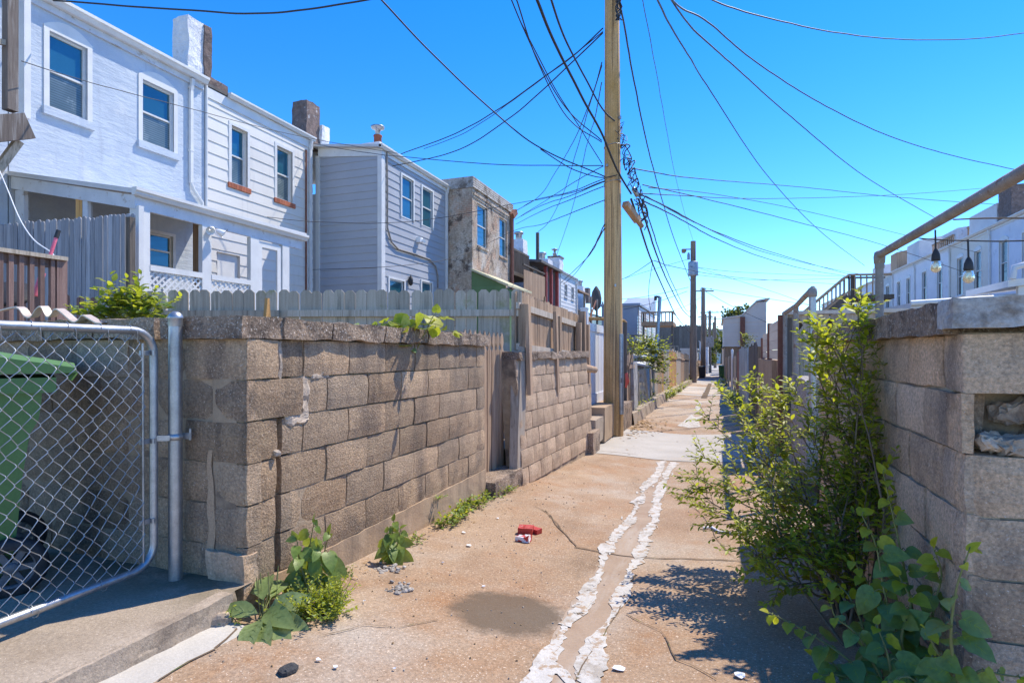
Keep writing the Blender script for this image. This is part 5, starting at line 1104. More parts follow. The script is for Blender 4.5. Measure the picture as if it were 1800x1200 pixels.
for k in range(3):
    mb = MB(); y = y0 + 2 + 3.6 * k; mb.box(c + .06, c + .1, y, y + 1.3, 1.2, 3.0); mb.build('window', M['glow'], hb)
bd = thing('balcony_deck', 'long brown balcony deck with railing left of the second pole', 'deck', (-4.2, 42, -2)); Y = 42
xa, xb = PY(1127, 550, Y).x, PY(1183, 550, Y).x
mb = MB(); mb.box(xa, xb, Y, Y + 3, 1.95, 2.25); mb.build('floor', M['wbrown'], bd)
mb = MB(); mb.box(xa, xb, Y - .03, Y + .03, 2.85, 2.97); k = xa
while k < xb: mb.box(k, k + .07, Y - .02, Y + .02, 2.25, 2.85); k += .28
mb.box(xb - .06, xb, Y, Y + 3, 2.85, 2.97); mb.build('railing', M['wbrown'], bd)
for x in (xa + .1, (xa + xb) / 2, xb - .12): mb = MB(); mb.box(x, x + .13, Y + .05, Y + .18, -2.1, 2.95); mb.build('post', M['wdark'], bd)
mb = MB(); mb.box(xa - .8, xb - 2.0, Y - .1, Y + 2, .55, .7); mb.box(xa - .8, xb - 2.0, Y - .12, Y - .06, 1.2, 1.3); mb.build('lower_deck', M['wdark'], bd)
ds = thing('dark_shed', 'tall dark weathered timber wall far behind the second pole', 'shed', (-6, 93, -2.6)); Y = 92
xa, xb = PY(1152, 600, Y).x, PY(1241, 600, Y).x; k = xa; mb = MB()
while k < xb: mb.box(k, k + .38, Y, Y + .05, -2.7, 4.25 + U_(-.12, .16)); k += .4
mb.box(xa, xb, Y + .06, Y + 6, -2.7, 4.1); mb.build('wall', M['shedwood'], ds)
lsh = thing('low_shed', 'low shed with a white roof and pale rail before the dark shed', 'shed', (-4.5, 36, -1.9)); Y = 36
xa, xb = PY(1118, 640, Y).x, PY(1193, 640, Y).x
mb = MB(); mb.box(xa, xb, Y, Y + 5, -1.9, -.8); mb.build('wall', M['wgrey'], lsh); mb = MB(); mb.hexa([(xa - .2, Y - .2, -.2), (xb + .2, Y - .2, -.8), (xb + .2, Y + 5, -.8), (xa - .2, Y + 5, -.2), (xa - .2, Y - .2, -.08), (xb + .2, Y - .2, -.68), (xb + .2, Y + 5, -.68), (xa - .2, Y + 5, -.08)]); mb.build('roof', M['paleroof'], lsh)
mb = MB(); k = PY(1152, 620, Y - .3).x
while k < xb: mb.box(k, k + .06, Y - .35, Y - .3, -.9, .35); k += .22
mb.box(PY(1150, 620, Y).x, xb, Y - .36, Y - .29, .36, .44); mb.build('railing', M['wgrey'], lsh)
lp = thing('light_pole', 'slim grey leaning light pole behind the vine covered fence', 'lamp', PD(1152, 640, 21))
mb = MB(); a, b = PD(1150, 690, 21), PD(1160, 522, 21.5); mb.tube([a, b], .07, 8); mb.build('pole', M['galv'], lp); mb = MB(); mb.beam(b, b + V((-.15, 0, .02)), .08, .08); mb.beam(b + V((-.16, 0, -.12)), b + V((-.16, 0, .05)), .1, .1); mb.build('lamp_head', M['asphalt'], lp)

# ---------- right side row ----------
CR = 12.2
edges = [23.6, 28.5, 33.3, 38.3, 44.3, 49.3, 54.3, 59.3, 64.3, 69.3, 74.5, 79.5]
cols = ['wside', 'wr_blue', 'wr_cream', 'wr_white', 'wr_white', 'wr_grey', 'wr_blue', 'wr_white', 'wr_cream', 'wr_blue', 'wr_white']
M['wr_blue'] = pm('bluish_painted_brick', (.60, .66, .76), (.70, .75, .83), 1.5, rough=.8, bump=.4, bscale=14, rvar=.03, patch=(.52, .56, .63), pscale=2, pth=(.58, .72))
M['wr_cream'] = pm('cream_painted_brick', (.68, .65, .57), (.76, .73, .66), 1.5, rough=.8, bump=.4, bscale=14, rvar=.03, patch=(.58, .54, .47), pscale=2, pth=(.58, .72))
M['wr_white'] = pm('white_painted_brick', (.70, .71, .74), (.78, .79, .81), 1.5, rough=.8, bump=.4, bscale=14, rvar=.03, patch=(.58, .57, .57), pscale=2, pth=(.58, .72))
M['wr_grey'] = pm('grey_green_siding', (.48, .53, .54), (.56, .60, .61), 1.5, rough=.8, bump=.2, bscale=14, rvar=.03)
desc = ['white sided rowhouse at the right picture edge', 'bluish white rowhouse behind the right hanging bulb', 'cream brick rowhouse with arched windows between the two bulbs', 'white brick rowhouse behind the left hanging bulb',
        'white rowhouse just right of the rusty pipe post', 'grey green rowhouse behind the rusty pipe post', 'bluish rowhouse just left of the rusty pipe post', 'white rowhouse above the scalloped fence',
        'cream far rowhouse behind the timber stair landing', 'bluish far rowhouse behind the timber stair', 'last white rowhouse at the far end of the right row']
for i, (y0, y1) in enumerate(zip(edges, edges[1:])):
    L = y1 - y0; g = -1.9
    ws = [(y0 + L * f, y0 + L * f + .8, 3.1, 5.08) for f in (.18, .62)] + [(y0 + L * f, y0 + L * f + .8, .2, 2.0) for f in (.18, .62)]
    ch = []
    if i == 1: ch = [(CR + 1.0, y1 - .2, 5.9, 7.75, 1.0, 1.3, dict(mat='chimdark', flare=.1))]
    elif i in (3, 5, 7, 9): ch = [(CR + 1.6, y0 + .3, 5.9, 7.2 - .08 * i, .9, .8, dict(mat='chim' if i % 4 == 3 else 'chimdark', capmat='chimdark', flare=.2))]
    r, T = simple_house(desc[i], 1, CR, y0, y1, g, 5.9, cols[i], ws, .3 if i in (0, 5) else None, 9, 'paleroof', ch, .5, .14, group='rowhouses along the right side')
# roof structures on the right row
for i, (y, x, w_, l_, h_, m_) in enumerate(((35.5, 14.2, 3, 3.2, 1.3, 'paleroof'), (40.5, 14.4, 3, 2.4, 1.2, 'chim'), (46.5, 13.8, 2.2, 2.6, 1.6, 'paleroof'), (51.5, 13.6, 1.6, 1.6, 1.7, 'wbrown'), (56, 13.6, 2, 2, 1.3, 'chim'))):
    mb = MB(); mb.hexa([(x - w_ / 2, y - l_ / 2, 5.95), (x + w_ / 2, y - l_ / 2, 5.95), (x + w_ / 2, y + l_ / 2, 5.95), (x - w_ / 2, y + l_ / 2, 5.95), (x - w_ / 2, y - l_ / 2, 5.95 + h_), (x + w_ / 2, y - l_ / 2, 6.3 + h_), (x + w_ / 2, y + l_ / 2, 6.2 + h_), (x - w_ / 2, y + l_ / 2, 5.95 + h_)])
    tag(mb.build('roof_box', M[m_]), ['pale sloped roof box nearest on the right row', 'white rendered roof box behind the left bulb', 'pale roof box above the pipe bend', 'brown timber roof box left of the pipe bend', 'white roof box farthest along the right row'][i], 'roof box', 'boxes on the right roofs')
for i, (y0, y1) in enumerate(((34.2, 37.6), (39.6, 43))):
    r = thing('roof_railing', ['brown roof railing beside the nearest roof box', 'red brown roof railing behind the left bulb'][i], 'railing', (13, (y0 + y1) / 2, 6)); mb = MB()
    mb.box(12.75, 12.85, y0, y1, 6.75, 6.85); k = y0
    while k < y1: mb.box(12.77, 12.83, k, k + .06, 6.0, 6.75); k += .3
    mb.build('balusters', M['wbrown'], r)
st = thing('timber_stair', 'grey timber stair and landing rising to the right above the scalloped fence', 'stair', (4.7, 30, -1.5)); Y = 30
p0, p1 = PY(1405, 556, Y), PY(1492, 483, Y); p2 = PY(1545, 483, Y)
for yy, s in ((Y, 1), (Y + 1.1, 2)):
    o = V((0, yy - Y, 0)); mb = MB(); mb.beam(p0 + o, p1 + o, .09, .09, side=(0, 1, 0)); mb.beam(p1 + o, p2 + o + V((.5, 0, 0)), .09, .09, side=(0, 1, 0)); mb.beam(p0 + o - V((0, 0, .75)), p1 + o - V((0, 0, .75)), .07, .07, side=(0, 1, 0))
    for k in range(13): q = p0 + (p1 - p0) * k / 12 + o; mb.beam(q, q - V((0, 0, .75)), .05, .05, side=(1, 0, 0))
    for k in range(6): q = p1 + (p2 - p1) * k / 5 + o; mb.beam(q, q - V((0, 0, .95)), .05, .05, side=(1, 0, 0))
    mb.build('railing', M['wgrey'] if s == 2 else M['wbrown'], st)
mb = MB()
for yy in (Y + .02, Y + 1.05): mb.beam(p0 + V((0, yy - Y, -1.0)), p1 + V((0, yy - Y, -1.0)), .06, .28, side=(0, 1, 0))
for k in range(12): q = p0 + (p1 - p0) * (k + .5) / 12 - V((0, 0, .93)); mb.box(q.x - .13, q.x + .13, Y + .06, Y + 1.0, q.z, q.z + .04)
mb.box(p1.x, p2.x + .6, Y, Y + 1.6, p1.z - 1.15, p1.z - .95); mb.build('treads', M['wdark'], st)
for x in (p1.x + .1, p2.x): mb = MB(); mb.box(x, x + .14, Y + .04, Y + .18, -1.6, p1.z); mb.build('post', M['wdark'], st)
# beige garage with sloping roof
Y = 50; gr = thing('garage_house', 'beige sided building with a stepped sloping roof and red brown downspout by the alley', 'house', (1.8, Y, -2.2))
a, b = PY(1272, 600, Y).x, PY(1347, 600, Y).x; zf = lambda u, v: PY(u, v, Y).z
mid = PY(1303, 560, Y).x; pk0 = PY(1330, 530, Y).x
mb = MB(); z1 = zf(1272, 609); ze = zf(1272, 561); facade(mb, TY(Y), a, b, z1, ze, (), .28, .05)
mb.add([(a, Y, ze), (b, Y, ze), (b, Y, zf(1347, 530)), (pk0, Y, zf(1331, 531)), (mid, Y, zf(1302, 556))], [(0, 1, 2, 3, 4)])
mb.add([(a, Y, z1), (a, Y + 12, z1), (a, Y + 12, ze), (a, Y, ze)], [(0, 1, 2, 3)]); mb.add([(b, Y, z1), (b, Y + 12, z1), (b, Y + 12, zf(1347, 530)), (b, Y, zf(1347, 530))], [(0, 1, 2, 3)]); mb.build('wall', M['beige'], gr)
mb = MB(); rp = [(a - .15, ze), (mid, zf(1302, 556)), (pk0, zf(1331, 530)), (b + .25, zf(1348, 526))]
for (x0, za), (x1, zb_) in zip(rp, rp[1:]): mb.hexa([(x0, Y - .12, za), (x1, Y - .12, zb_), (x1, Y + 12, zb_), (x0, Y + 12, za), (x0, Y - .12, za + .12), (x1, Y - .12, zb_ + .12), (x1, Y + 12, zb_ + .12), (x0, Y + 12, za + .12)])
mb.build('roof', M['beige'], gr)
mb = MB(); mb.box(a + .1, b, Y + .15, Y + 11, -2.4, z1 - .01); mb.build('base', M['wbrown'], gr)
mb = MB(); q0, q1 = PY(1301, 600, Y).x, PY(1309.5, 600, Y).x; mb.box(q0, q1, Y - .25, Y - .03, zf(1305, 612), zf(1305, 557)); mb.build('chimney_pipe', M['rust'], gr)

# near right: scalloped fence, pipe rails, panels
sf = fence('scalloped_fence', 'grey scalloped board fence with white top rail behind the right block wall', 'fence', (.90, 9.1), (5.4, 9.1), .545, .545, -.9, -.9, .19, M['wgrey'], style='scallop', gap=.004, side=1, jz=.004, posts=((.01, -.9, .5, .1),), postmat=M['wdark'])
mb = MB(); mb.box(.92, 5.4, 9.16, 9.19, -.9, .50); mb.build('added_dark_backing', M['wdark'], sf)  # dark sheet added behind the boards so the scallop holes read dark
mb = MB(); mb.box(.90, 5.4, 9.02, 9.16, .55, .60); tag(mb.build('fence_cap', M['creamstrip']), 'pale flat cap rail along the top of the scalloped fence', 'rail')
pr1 = thing('pipe_handrail', 'short grey pipe handrail on three posts before the scalloped fence', 'railing', (.9, 7.4, -.3))
XP = .90; tops = [PX(u, v, XP) for u, v in ((1428, 508), (1412, 524), (1400, 537), (1378, 551))]
mb = MB(); mb.tube([tops[0] + V((0, -.02, 0)), tops[1], tops[2], tops[3]], .03, 9); mb.lathe(tops[0] + V((0, 0, -.04)), [(0, -.05), (.042, -.04), (.046, 0), (.042, .04), (.02, .06), (0, .065)], 12); mb.build('rail', M['pipe'], pr1)
for u, v0, v1, r in ((1428, 510, 628, .033), (1399, 537, 655, .032), (1380, 551, 657, .03)):
    p = PX(u, v0, XP); mb = MB(); mb.tube([p, V((p.x, p.y, -.55))], r, 9); mb.build('post', M['pipe'] if u != 1428 else M['galv'], pr1)
pr2 = thing('pipe_railing', 'rusty thick pipe railing over the right wall carrying the string lights', 'railing', (.9, 3, .2))
XQ = .86; e = PX(1546, 448, XQ); n_ = PX(1800, 302, XQ); d_ = (n_ - e)
mb = MB(); mb.tube([e, e + d_ * .3, e + d_ * 1.0, e + d_ * 2.2], .0215, 12); mb.lathe(e + V((0, 0, -.012)), [(0, -.035), (.028, -.035), (.03, 0), (.026, .026), (.012, .036), (0, .038)], 14); mb.build('rail', M['pipe'], pr2)
mb = MB(); mb.tube([e, V((e.x, e.y, .12))], .021, 12); mb.lathe((e.x, e.y, e.z - .075), [(.025, 0), (.025, .03)], 12); mb.build('post', M['pipe'], pr2)
for i, (u, v, hang) in enumerate(((1644, 404, 0), (1701.5, 421, 1))):
    p = PX(u, v, XQ + .0 if not i else XQ + .05); L = thing('string_light_bulb', ['string light bulb hanging directly under the rusty pipe', 'string light bulb hanging from the horizontal wire, right of the other'][i], 'lamp', p, 'string light bulbs'); s = p.length / 1000.
    mb = MB(); ls = (30 if not i else 28) * s; mb.tube([p, p + V((.002, 0, -ls))], .0035, 6); 
    q = p + V((.002, 0, -ls)); mb.lathe(q, [(.004, .012), (.009, .004), (.0115, -.004), (.0145, -.012), (.0165, -.034), (.0155, -.04), (.0, -.04)], 14); mb.build('socket', M['black'], L)
    mb = MB(); mb.lathe(q + V((0, 0, -.041)), [(.013, 0), (.017, -.012), (.0195, -.026), (.017, -.038), (.009, -.046), (0, -.049)], 16); mb.build('bulb', M['bulb'], L)
cable('string_light_wire', 'dark string light wire with the bulbs below the rusty pipe', [(1617, 419, 2.6), (1644, 421, 2.5), (1701, 423, 2.45), (1760, 424, 2.3), (1830, 422, 2.2)], .0032, 'cable', None, cat='wire', wob=.001)
cable('string_light_wire', 'brown upper string light wire above the bulb wire', [(1676, 386, 2.3), (1720, 384, 2.3), (1760, 383.5, 2.2), (1830, 384, 2.1)], .0032, 'twig', None, cat='wire', wob=.001)
tp = thing('tan_panel_fence', 'tan horizontal board panels in a red brown frame on the right', 'fence', (.6, 7.4, -1.5))
XT = .87; ya, yb = 9.1, 12.5
mb = MB(); za, zb_ = -.10, .49
for k in range(4):
    for (s0, s1, dz) in ((9.2, 10.95, 0), (11.05, 12.5, -.13)): mb.box(XT - .02, XT + .01, s0, s1, za + (zb_ - za + dz) * k / 4 + .004, za + (zb_ - za + dz) * (k + 1) / 4)
mb.build('boards', M['tan'], tp)
for y, z in ((9.08, .55), (10.97, .52), (12.55, .3)): mb = MB(); mb.box(XT - .05, XT + .03, y, y + .07, -1.5, z); mb.build('post', M['rust'], tp)
mb = MB(); mb.box(XT - .06, XT + .1, 10.0, 13.2, -1.75, -.12); mb.box(XT + .02, XT + .14, 9.0, 10.0, -1.7, -.14); tag(mb.build('timber_box', M['wbrown']), 'brown timber bin box under the tan board panels', 'box')
mb = MB(); mb.rough((1.22, 7.6, -.85), (.32, 0, 0), (0, .7, 0), (0, 0, .55), (8, 10, 8), .03, 8); tag(mb.build('speckled_slab', M['grit']), 'speckled rough slab under the pipe handrail behind the bush', 'slab')
def rf(label, y0, y1, zt, mat, w=.15, x=.80, lean=.015): return fence('board_fence', label, 'fence', (x, y0), (x, y1), gbase(y0) + zt, gbase(y1) + zt, gbase(y0) + .02, gbase(y1) + .02, w, mat, style='flat', lean=lean, side=-1, jz=.04, group='fence sections along the right of the alley', gap=.006)
rf('tall dark weathered boards left of the timber box', 13.3, 15.9, 1.85, M['wdark'])
rf('second dark post row before the blue tin sheet', 15.9, 16.8, 1.75, M['wdark'])
mb = MB(); 
for k in range(14): y = 16.9 + k * .5; mb.box(.76 + .012 * (k % 2), .79 + .012 * (k % 2), y, y + .49, gbase(y) + .02, gbase(y) + 1.9 + .03 * math.sin(k))
tag(mb.build('tin_sheet', M['tin']), 'blue grey corrugated tin sheet fence on the right', 'fence')
for i, (y0, y1, zt, m_, lab) in enumerate(((24.1, 27, 1.85, 'rust', 'rust brown boards just past the blue tin sheet'), (27.1, 31, 1.7, 'wgrey', 'short grey boards past the rust brown ones'), (31.1, 36, 1.85, 'wbrown', 'brown boards midway along the right fences'), (36.1, 42, 1.8, 'wgrey', 'far grey boards on the right before the beige building'),
        (42.2, 49.5, 1.8, 'wbrown', 'far brown boards reaching the beige building'))): rf(lab, y0, y1, zt, M[m_], .16 if y0 < 30 else .24, x=.80 - .012 * (y0 - 24))
wpst = MB(); wpst.lathe((.66, 30.0, -1.9), [(.045, 0), (.045, 1.8), (.06, 1.85), (.06, 2.05), (0, 2.1)], 10); tag(wpst.build('white_standpipe', M['white']), 'white capped standpipe among the right fences', 'pipe')
# low white roofs in the near right yards
cpr = thing('carport', 'low white flat carport roof seen over the right wall', 'carport', (7, 16, -1.2)); x0 = PY(1600, 535, 14).x
mb = MB(); mb.hexa([(x0, 14, .92), (12, 14, 1.25), (12, 19, 1.35), (x0, 19, 1.0), (x0, 14, 1.04), (12, 14, 1.37), (12, 19, 1.47), (x0, 19, 1.12)]); mb.build('roof', M['paleroof'], cpr)
mb = MB(); mb.tube([(x0, 13.97, 1.03), (8, 13.97, 1.22)], .06, 8); mb.build('gutter', M['trim'], cpr)
for x in (x0 + .3, 9): mb = MB(); mb.box(x, x + .1, 14.2, 14.3, -1.3, .9); mb.build('post', M['trim'], cpr)
hd = thing('porch_hood', 'white porch hood with a curled gutter at the right edge', 'hood', (5.9, 14, 1)); q = PD(1772, 500, 11)
mb = MB(); mb.hexa([q + V((0, 0, -.05)), q + V((3, .2, .3)), q + V((3, 2, .3)), q + V((0, 2, -.05)), q + V((0, 0, .08)), q + V((3, .2, .5)), q + V((3, 2, .5)), q + V((0, 2, .08))]); mb.build('roof', M['trim'], hd)
mb = MB(); mb.tube([q + V((.05, -.05, .1)), q + V((.08, -.05, .32)), q + V((.3, -.05, .38)), q + V((2, 0, .42))], .06, 8); mb.build('gutter', M['trim'], hd); mb = MB(); mb.box(q.x + .2, q.x + .32, q.y + .1, q.y + .2, -1.2, q.z - .02); mb.build('post', M['trim'], hd)

# ---------- alley end ----------
eh = thing('end_house', 'white house with a porch closing the far end of the alley', 'house', (-2, 150, -2.6))
mb = MB(); facade(mb, TY(150), -9, 9, -2.6, 5.5, [(-4.5 + 3 * k, -3.3 + 3 * k, 2.2, 4.2) for k in range(5)]); mb.box(-9, 9, 150.3, 158, -2.6, 5.5); mb.build('wall', M['wr_white'], eh)
mb = MB(); mb.box(-9.2, 9.2, 149.7, 158, 5.51, 5.9); mb.build('roof', M['paleroof'], eh)
for k in range(5): window(eh, TY(150), (-4.5 + 3 * k, -3.3 + 3 * k, 2.2, 4.2), .15, .06, .1, up='gdark', lo='gdark')
mb = MB(); mb.box(-9, 9, 147, 149.7, 1.0, 1.3); mb.build('porch_roof', M['trim'], eh)
# ---------- cables ----------
C = cable
C('overhead_cable', 'cable from the blue house eave looping across the top left to the big pole', [(52, 14, 11.6), (66, 10, 11.5), (78, 1, 11.4), (160, 6, 11.2), (250, 13, 11), (430, 24, 10.8), (530, 18, 10.6), (610, 6, 10.5), (760, -22, 10.4)], .016)
C('overhead_cable', 'cable slanting down from the top edge to the big pole, leftmost of the steep ones', [(660, -10, 7), (760, 95, 8), (860, 190, 9), (950, 260, 10), (1062, 310, 10.9)], .011)
C('overhead_cable', 'steep cable from the top edge reaching the big pole near the middle', [(895, -10, 8), (920, 50, 8.5), (958, 130, 9.3), (1000, 196, 10), (1058, 247, 10.9)], .010)
C('overhead_cable', 'thick steep cable crossing in front of the big pole', [(938, -12, 6.5), (975, 75, 7.5), (1020, 165, 8.7), (1060, 240, 9.8), (1085, 300, 10.6), (1110, 340, 11.2)], .020)
C('overhead_cable', 'second thick steep cable ending in a pale loop on the big pole', [(964, -12, 6.8), (995, 70, 8), (1030, 140, 9.3), (1060, 192, 10.3), (1080, 212, 10.8)], .015)
C('overhead_cable', 'thin steep cable left of the two thick ones', [(915, 40, 8), (950, 107, 8.6), (980, 164, 9.2), (1020, 226, 10), (1058, 288, 10.8)], .009)
C('overhead_cable', 'upper service drop from the big pole to the grey sided house', [(1060, 50, 10.9), (1005, 100, 11.5), (950, 140, 12.4), (880, 190, 14), (800, 235, 16), (705, 271, 18.6)], .013)
C('overhead_cable', 'lower service drop from the big pole to the grey sided house', [(1060, 58, 10.9), (1010, 105, 11.4), (950, 162, 12.4), (890, 212, 14), (810, 262, 16), (730, 284, 18), (690, 292, 18.6)], .013)
C('overhead_cable', 'steep drop from the big pole to the far left roofs, nearest the bottom left', [(1058, 110, 10.9), (1042, 165, 12), (1010, 245, 15), (975, 305, 19), (948, 345, 22), (905, 372, 25)], .011)
C('overhead_cable', 'steep drop from the big pole ending by the tall deck post', [(1058, 116, 10.9), (1035, 190, 13), (1015, 260, 17), (990, 340, 21), (965, 390, 25), (945, 408, 28)], .011)
C('overhead_cable', 'steep drop from the big pole to the far metal chimney', [(1058, 146, 10.9), (1045, 210, 14), (1030, 262, 18), (1005, 370, 25), (978, 450, 31)], .011)
C('overhead_cable', 'level line from the grey house corner to the big pole', [(550, 252, 18.8), (620, 265, 17), (700, 275, 15), (850, 288, 12.5), (960, 291, 11.5), (1060, 291, 10.9)], .009)
C('overhead_cable', 'sagging curl from the left sky to the pale loop on the pole', [(950, 262, 10.0), (985, 285, 10.2), (1010, 299, 10.5), (1040, 309, 10.8), (1062, 312, 10.8), (1085, 307, 10.8)], .009)
for k, (v, pts, lab) in enumerate(((314, [(1000, 338, 13), (940, 352, 18), (905, 372, 25)], 'top line of the fan between the big pole and the brick house'), (319, [(1000, 345, 13), (950, 362, 17), (905, 386, 25)], 'second line of the fan between the big pole and the brick house'),
      (327, [(1000, 352, 13), (950, 372, 17), (907, 394, 25)], 'third line of the fan between the big pole and the brick house'), (352, [(1000, 376, 13), (950, 395, 17), (905, 405, 22), (800, 452, 20), (690, 468, 18), (550, 474, 17)], 'lowest line of the fan crossing the grey house'),
      (318, [(1000, 340, 13), (905, 358, 18), (780, 382, 18), (680, 392, 17), (560, 390, 16), (470, 382, 14.5)], 'long line crossing the middle of the grey house'))):
    C('overhead_cable', lab, [(1062, v, 10.9)] + pts, .009)
C('overhead_cable', 'long line running down from the far left house across both pale facades', [(38, 108, 9.6), (160, 146, 11), (330, 190, 13.3), (450, 222, 15.2), (560, 246, 17), (700, 270, 18)], .008)
C('overhead_cable', 'dark tangled cable dropping right of the pole toward the second pole', [(1088, -5, 10.8), (1092, 20, 11), (1100, 60, 12), (1115, 145, 14.5), (1140, 265, 19), (1165, 355, 25), (1185, 420, 31), (1213, 493, 41)], .020)
C('overhead_cable', 'thin blue wire falling past the right of the big pole', [(1128, -10, 12), (1145, 80, 14), (1165, 190, 18), (1185, 300, 25), (1205, 380, 34), (1219, 425, 41)], .010, 'thincable')
C('overhead_cable', 'long sagging cable to the far right rooftops', [(1152, -8, 11), (1178, 45, 13), (1215, 105, 16), (1250, 162, 20), (1350, 310, 32), (1440, 405, 44), (1520, 467, 56)], .022)
C('overhead_cable', 'double twisted cable to the right row behind the pipe', [(1175, -8, 11), (1195, 22, 12), (1225, 58, 13.5), (1300, 125, 17), (1390, 205, 22), (1520, 310, 31), (1645, 384, 40)], .020)
C('overhead_cable', 'cable curving over to the right edge below the top one', [(1178, -3, 11), (1200, 16, 11.8), (1245, 40, 13), (1330, 110, 16), (1440, 180, 20), (1560, 238, 24), (1680, 275, 27), (1830, 308, 29)], .018)
C('overhead_cable', 'topmost cable sagging across the upper right sky', [(1235, -8, 12), (1290, 15, 13), (1400, 44, 15), (1500, 62, 17), (1600, 70, 19), (1720, 68, 21), (1830, 54, 22)], .016)
C('overhead_cable', 'upper level line from the splice tangle to the right edge', [(1112, 296, 11.2), (1200, 311, 14), (1300, 320, 18), (1420, 330, 22), (1560, 345, 25), (1700, 356, 27), (1830, 364, 29)], .012)
C('overhead_cable', 'lower level line from the splice tangle rising to the dark chimney', [(1120, 340, 11.6), (1200, 344, 15), (1320, 349, 20), (1460, 347, 25), (1600, 341, 29), (1740, 330, 33)], .012)
C('overhead_cable', 'long line descending from the tangle behind the pipe frame', [(1130, 325, 11.6), (1250, 352, 15), (1400, 390, 20), (1550, 430, 25), (1700, 480, 28), (1830, 525, 29)], .011)
C('overhead_cable', 'upper of two lines dropping to the timber stair roof', [(1122, 340, 11.6), (1180, 368, 14), (1250, 404, 19), (1340, 438, 26), (1430, 465, 34), (1500, 484, 42)], .015)
C('overhead_cable', 'lower of two lines dropping to the timber stair roof', [(1128, 352, 11.7), (1190, 382, 15), (1260, 420, 20), (1340, 452, 27), (1420, 474, 35), (1500, 487, 42)], .015)
for k, (dx, r, lab) in enumerate(((0, .024, 'thick bundle cable curving down from the splice box to the second pole'), (13, .022, 'second thick bundle cable beside the splice box run'), (20, .014, 'thin cable of the bundle running to the second pole'))):
    C('overhead_cable', lab, [(1110 + dx, 350, 11.4), (1124 + dx, 395, 13), (1142 + dx, 450, 16.5), (1163 + dx, 500, 22), (1190 + dx * .8, 545 + (12 if not k else 0), 31), (1214, 570 - k * 12 + (16 if not k else 0), 41)], r)
for k, (a, b, c, lab) in enumerate((((1212, 468), (1300, 478), (1490, 486), 'far level line right of the second pole, upper'), ((1222, 483), (1330, 492), (1500, 489), 'far level line right of the second pole, lower'), ((1232, 505), (1320, 520), (1480, 545), 'far line right of the third pole'),
        ((1210, 505), (1130, 522), (1065, 527), 'far line left of the second pole, upper'), ((1208, 512), (1150, 532), (1090, 545), 'far line left of the second pole, lower'), ((1148, 458), (1100, 488), (1062, 502), 'short line from the bundle down to the left roofs'), ((1240, 512), (1300, 545), (1380, 580), 'far line dropping to the beige building'))):
    C('overhead_cable', lab, [(*a, 40 if k != 5 else 17), (*b, 43 if k != 5 else 24), (*c, 46 if k != 5 else 32)], .016 if k != 5 else .01)
C('overhead_cable', 'thin line hanging vertically from the bundle', [(1147, 462, 17), (1141, 500, 19), (1140, 520, 20), (1144, 545, 21)], .009)
for pts, lab in (([(1060, 56, 10.9), (980, 118, 12), (900, 178, 14), (820, 232, 16.5), (745, 262, 18.5)], 'thin line between the two service drops of the grey house'), ([(1058, 250, 10.9), (1000, 210, 9.8), (950, 120, 8.2), (905, -8, 6.6)], 'thin steep line beside the leftmost steep cable'),
        ([(1060, 292, 10.9), (1010, 320, 14), (960, 352, 19), (915, 380, 25)], 'curved thin line from the pole to the brick parapet corner'), ([(1062, 395, 10.9), (1040, 440, 16), (1010, 482, 25), (990, 500, 34)], 'thin line falling from the pole to the grey lapped house'),
        ([(1062, 402, 10.9), (1030, 455, 18), (985, 498, 30)], 'second thin line falling to the red post porch'), ([(1140, 330, 12), (1260, 342, 16), (1420, 372, 22), (1640, 425, 27), (1830, 470, 29)], 'thin long line crossing above the bulbs'),
        ([(1135, 345, 11.8), (1230, 395, 17), (1340, 442, 26), (1450, 470, 37), (1525, 484, 45)], 'thin third line dropping to the timber stair roof'), ([(1150, 458, 17), (1190, 470, 24), (1300, 488, 32), (1480, 500, 40)], 'thin low line crossing right past the second pole'),
        ([(1225, 470, 42), (1380, 520, 44), (1480, 560, 46)], 'thin line sloping from the transformer to the right'), ([(1212, 455, 42), (1160, 470, 44), (1095, 490, 46), (1065, 500, 47)], 'thin line from the second pole top to the left roofs'),
        ([(1236, 520, 60), (1200, 540, 58), (1130, 560, 55)], 'thin short line from the third pole to the balcony deck')):
    C('overhead_cable', lab, pts, .009 if pts[-1][2] < 30 else .013)
# tangle and splice box beside the pole
tg = thing('splice_tangle', 'tangle of looped cables with a brown splice box beside the big pole', 'cable', PD(1110, 330, 11.3))
rr = random.Random(5)
for k in range(15):
    u, v, d = 1083 + k * 3.0 + rr.uniform(-5, 5), 212 + k * 10.5, 10.9 + k * .05; pts = []
    for j in range(9): pts.append(PD(u + rr.uniform(-9, 9) + j * 1.5, v + rr.uniform(-12, 12) + j * 5, d + rr.uniform(-.15, .15)))
    P = []; ext = [pts[0]] + pts + [pts[-1]]
    for a, b, c, d2 in zip(ext, ext[1:], ext[2:], ext[3:]):
        for q in range(5): t = q / 5; P.append(.5 * ((2 * b) + (c - a) * t + (2 * a - 5 * b + 4 * c - d2) * t * t + (3 * b - a - 3 * c + d2) * t ** 3))
    mb = MB(); mb.tube(P, rr.choice((.006, .008, .011)), 5); mb.build('loop', M['cable'], tg)
mb = MB(); a, b = PD(1099, 358, 11.2), PD(1121, 388, 11.6); mb.beam(a, b, .13, .11); mb.tube([b - (b - a) * .3, b + (b - a) * .35], [.06, .05], 8); mb.build('splice_box', M['wbrown'], tg)
mb = MB(); mb.lathe(PD(1117, 338, 11.4), [(.03, -.1), (.045, -.08), (.045, .08), (.03, .1)], 10, axis=(.4, .2, -.8)); mb.build('joint', M['galv'], tg)
tp_ = thing('top_tangle', 'knot of black cables hanging on the upper right of the big pole', 'cable', PD(1090, 20, 10.9))
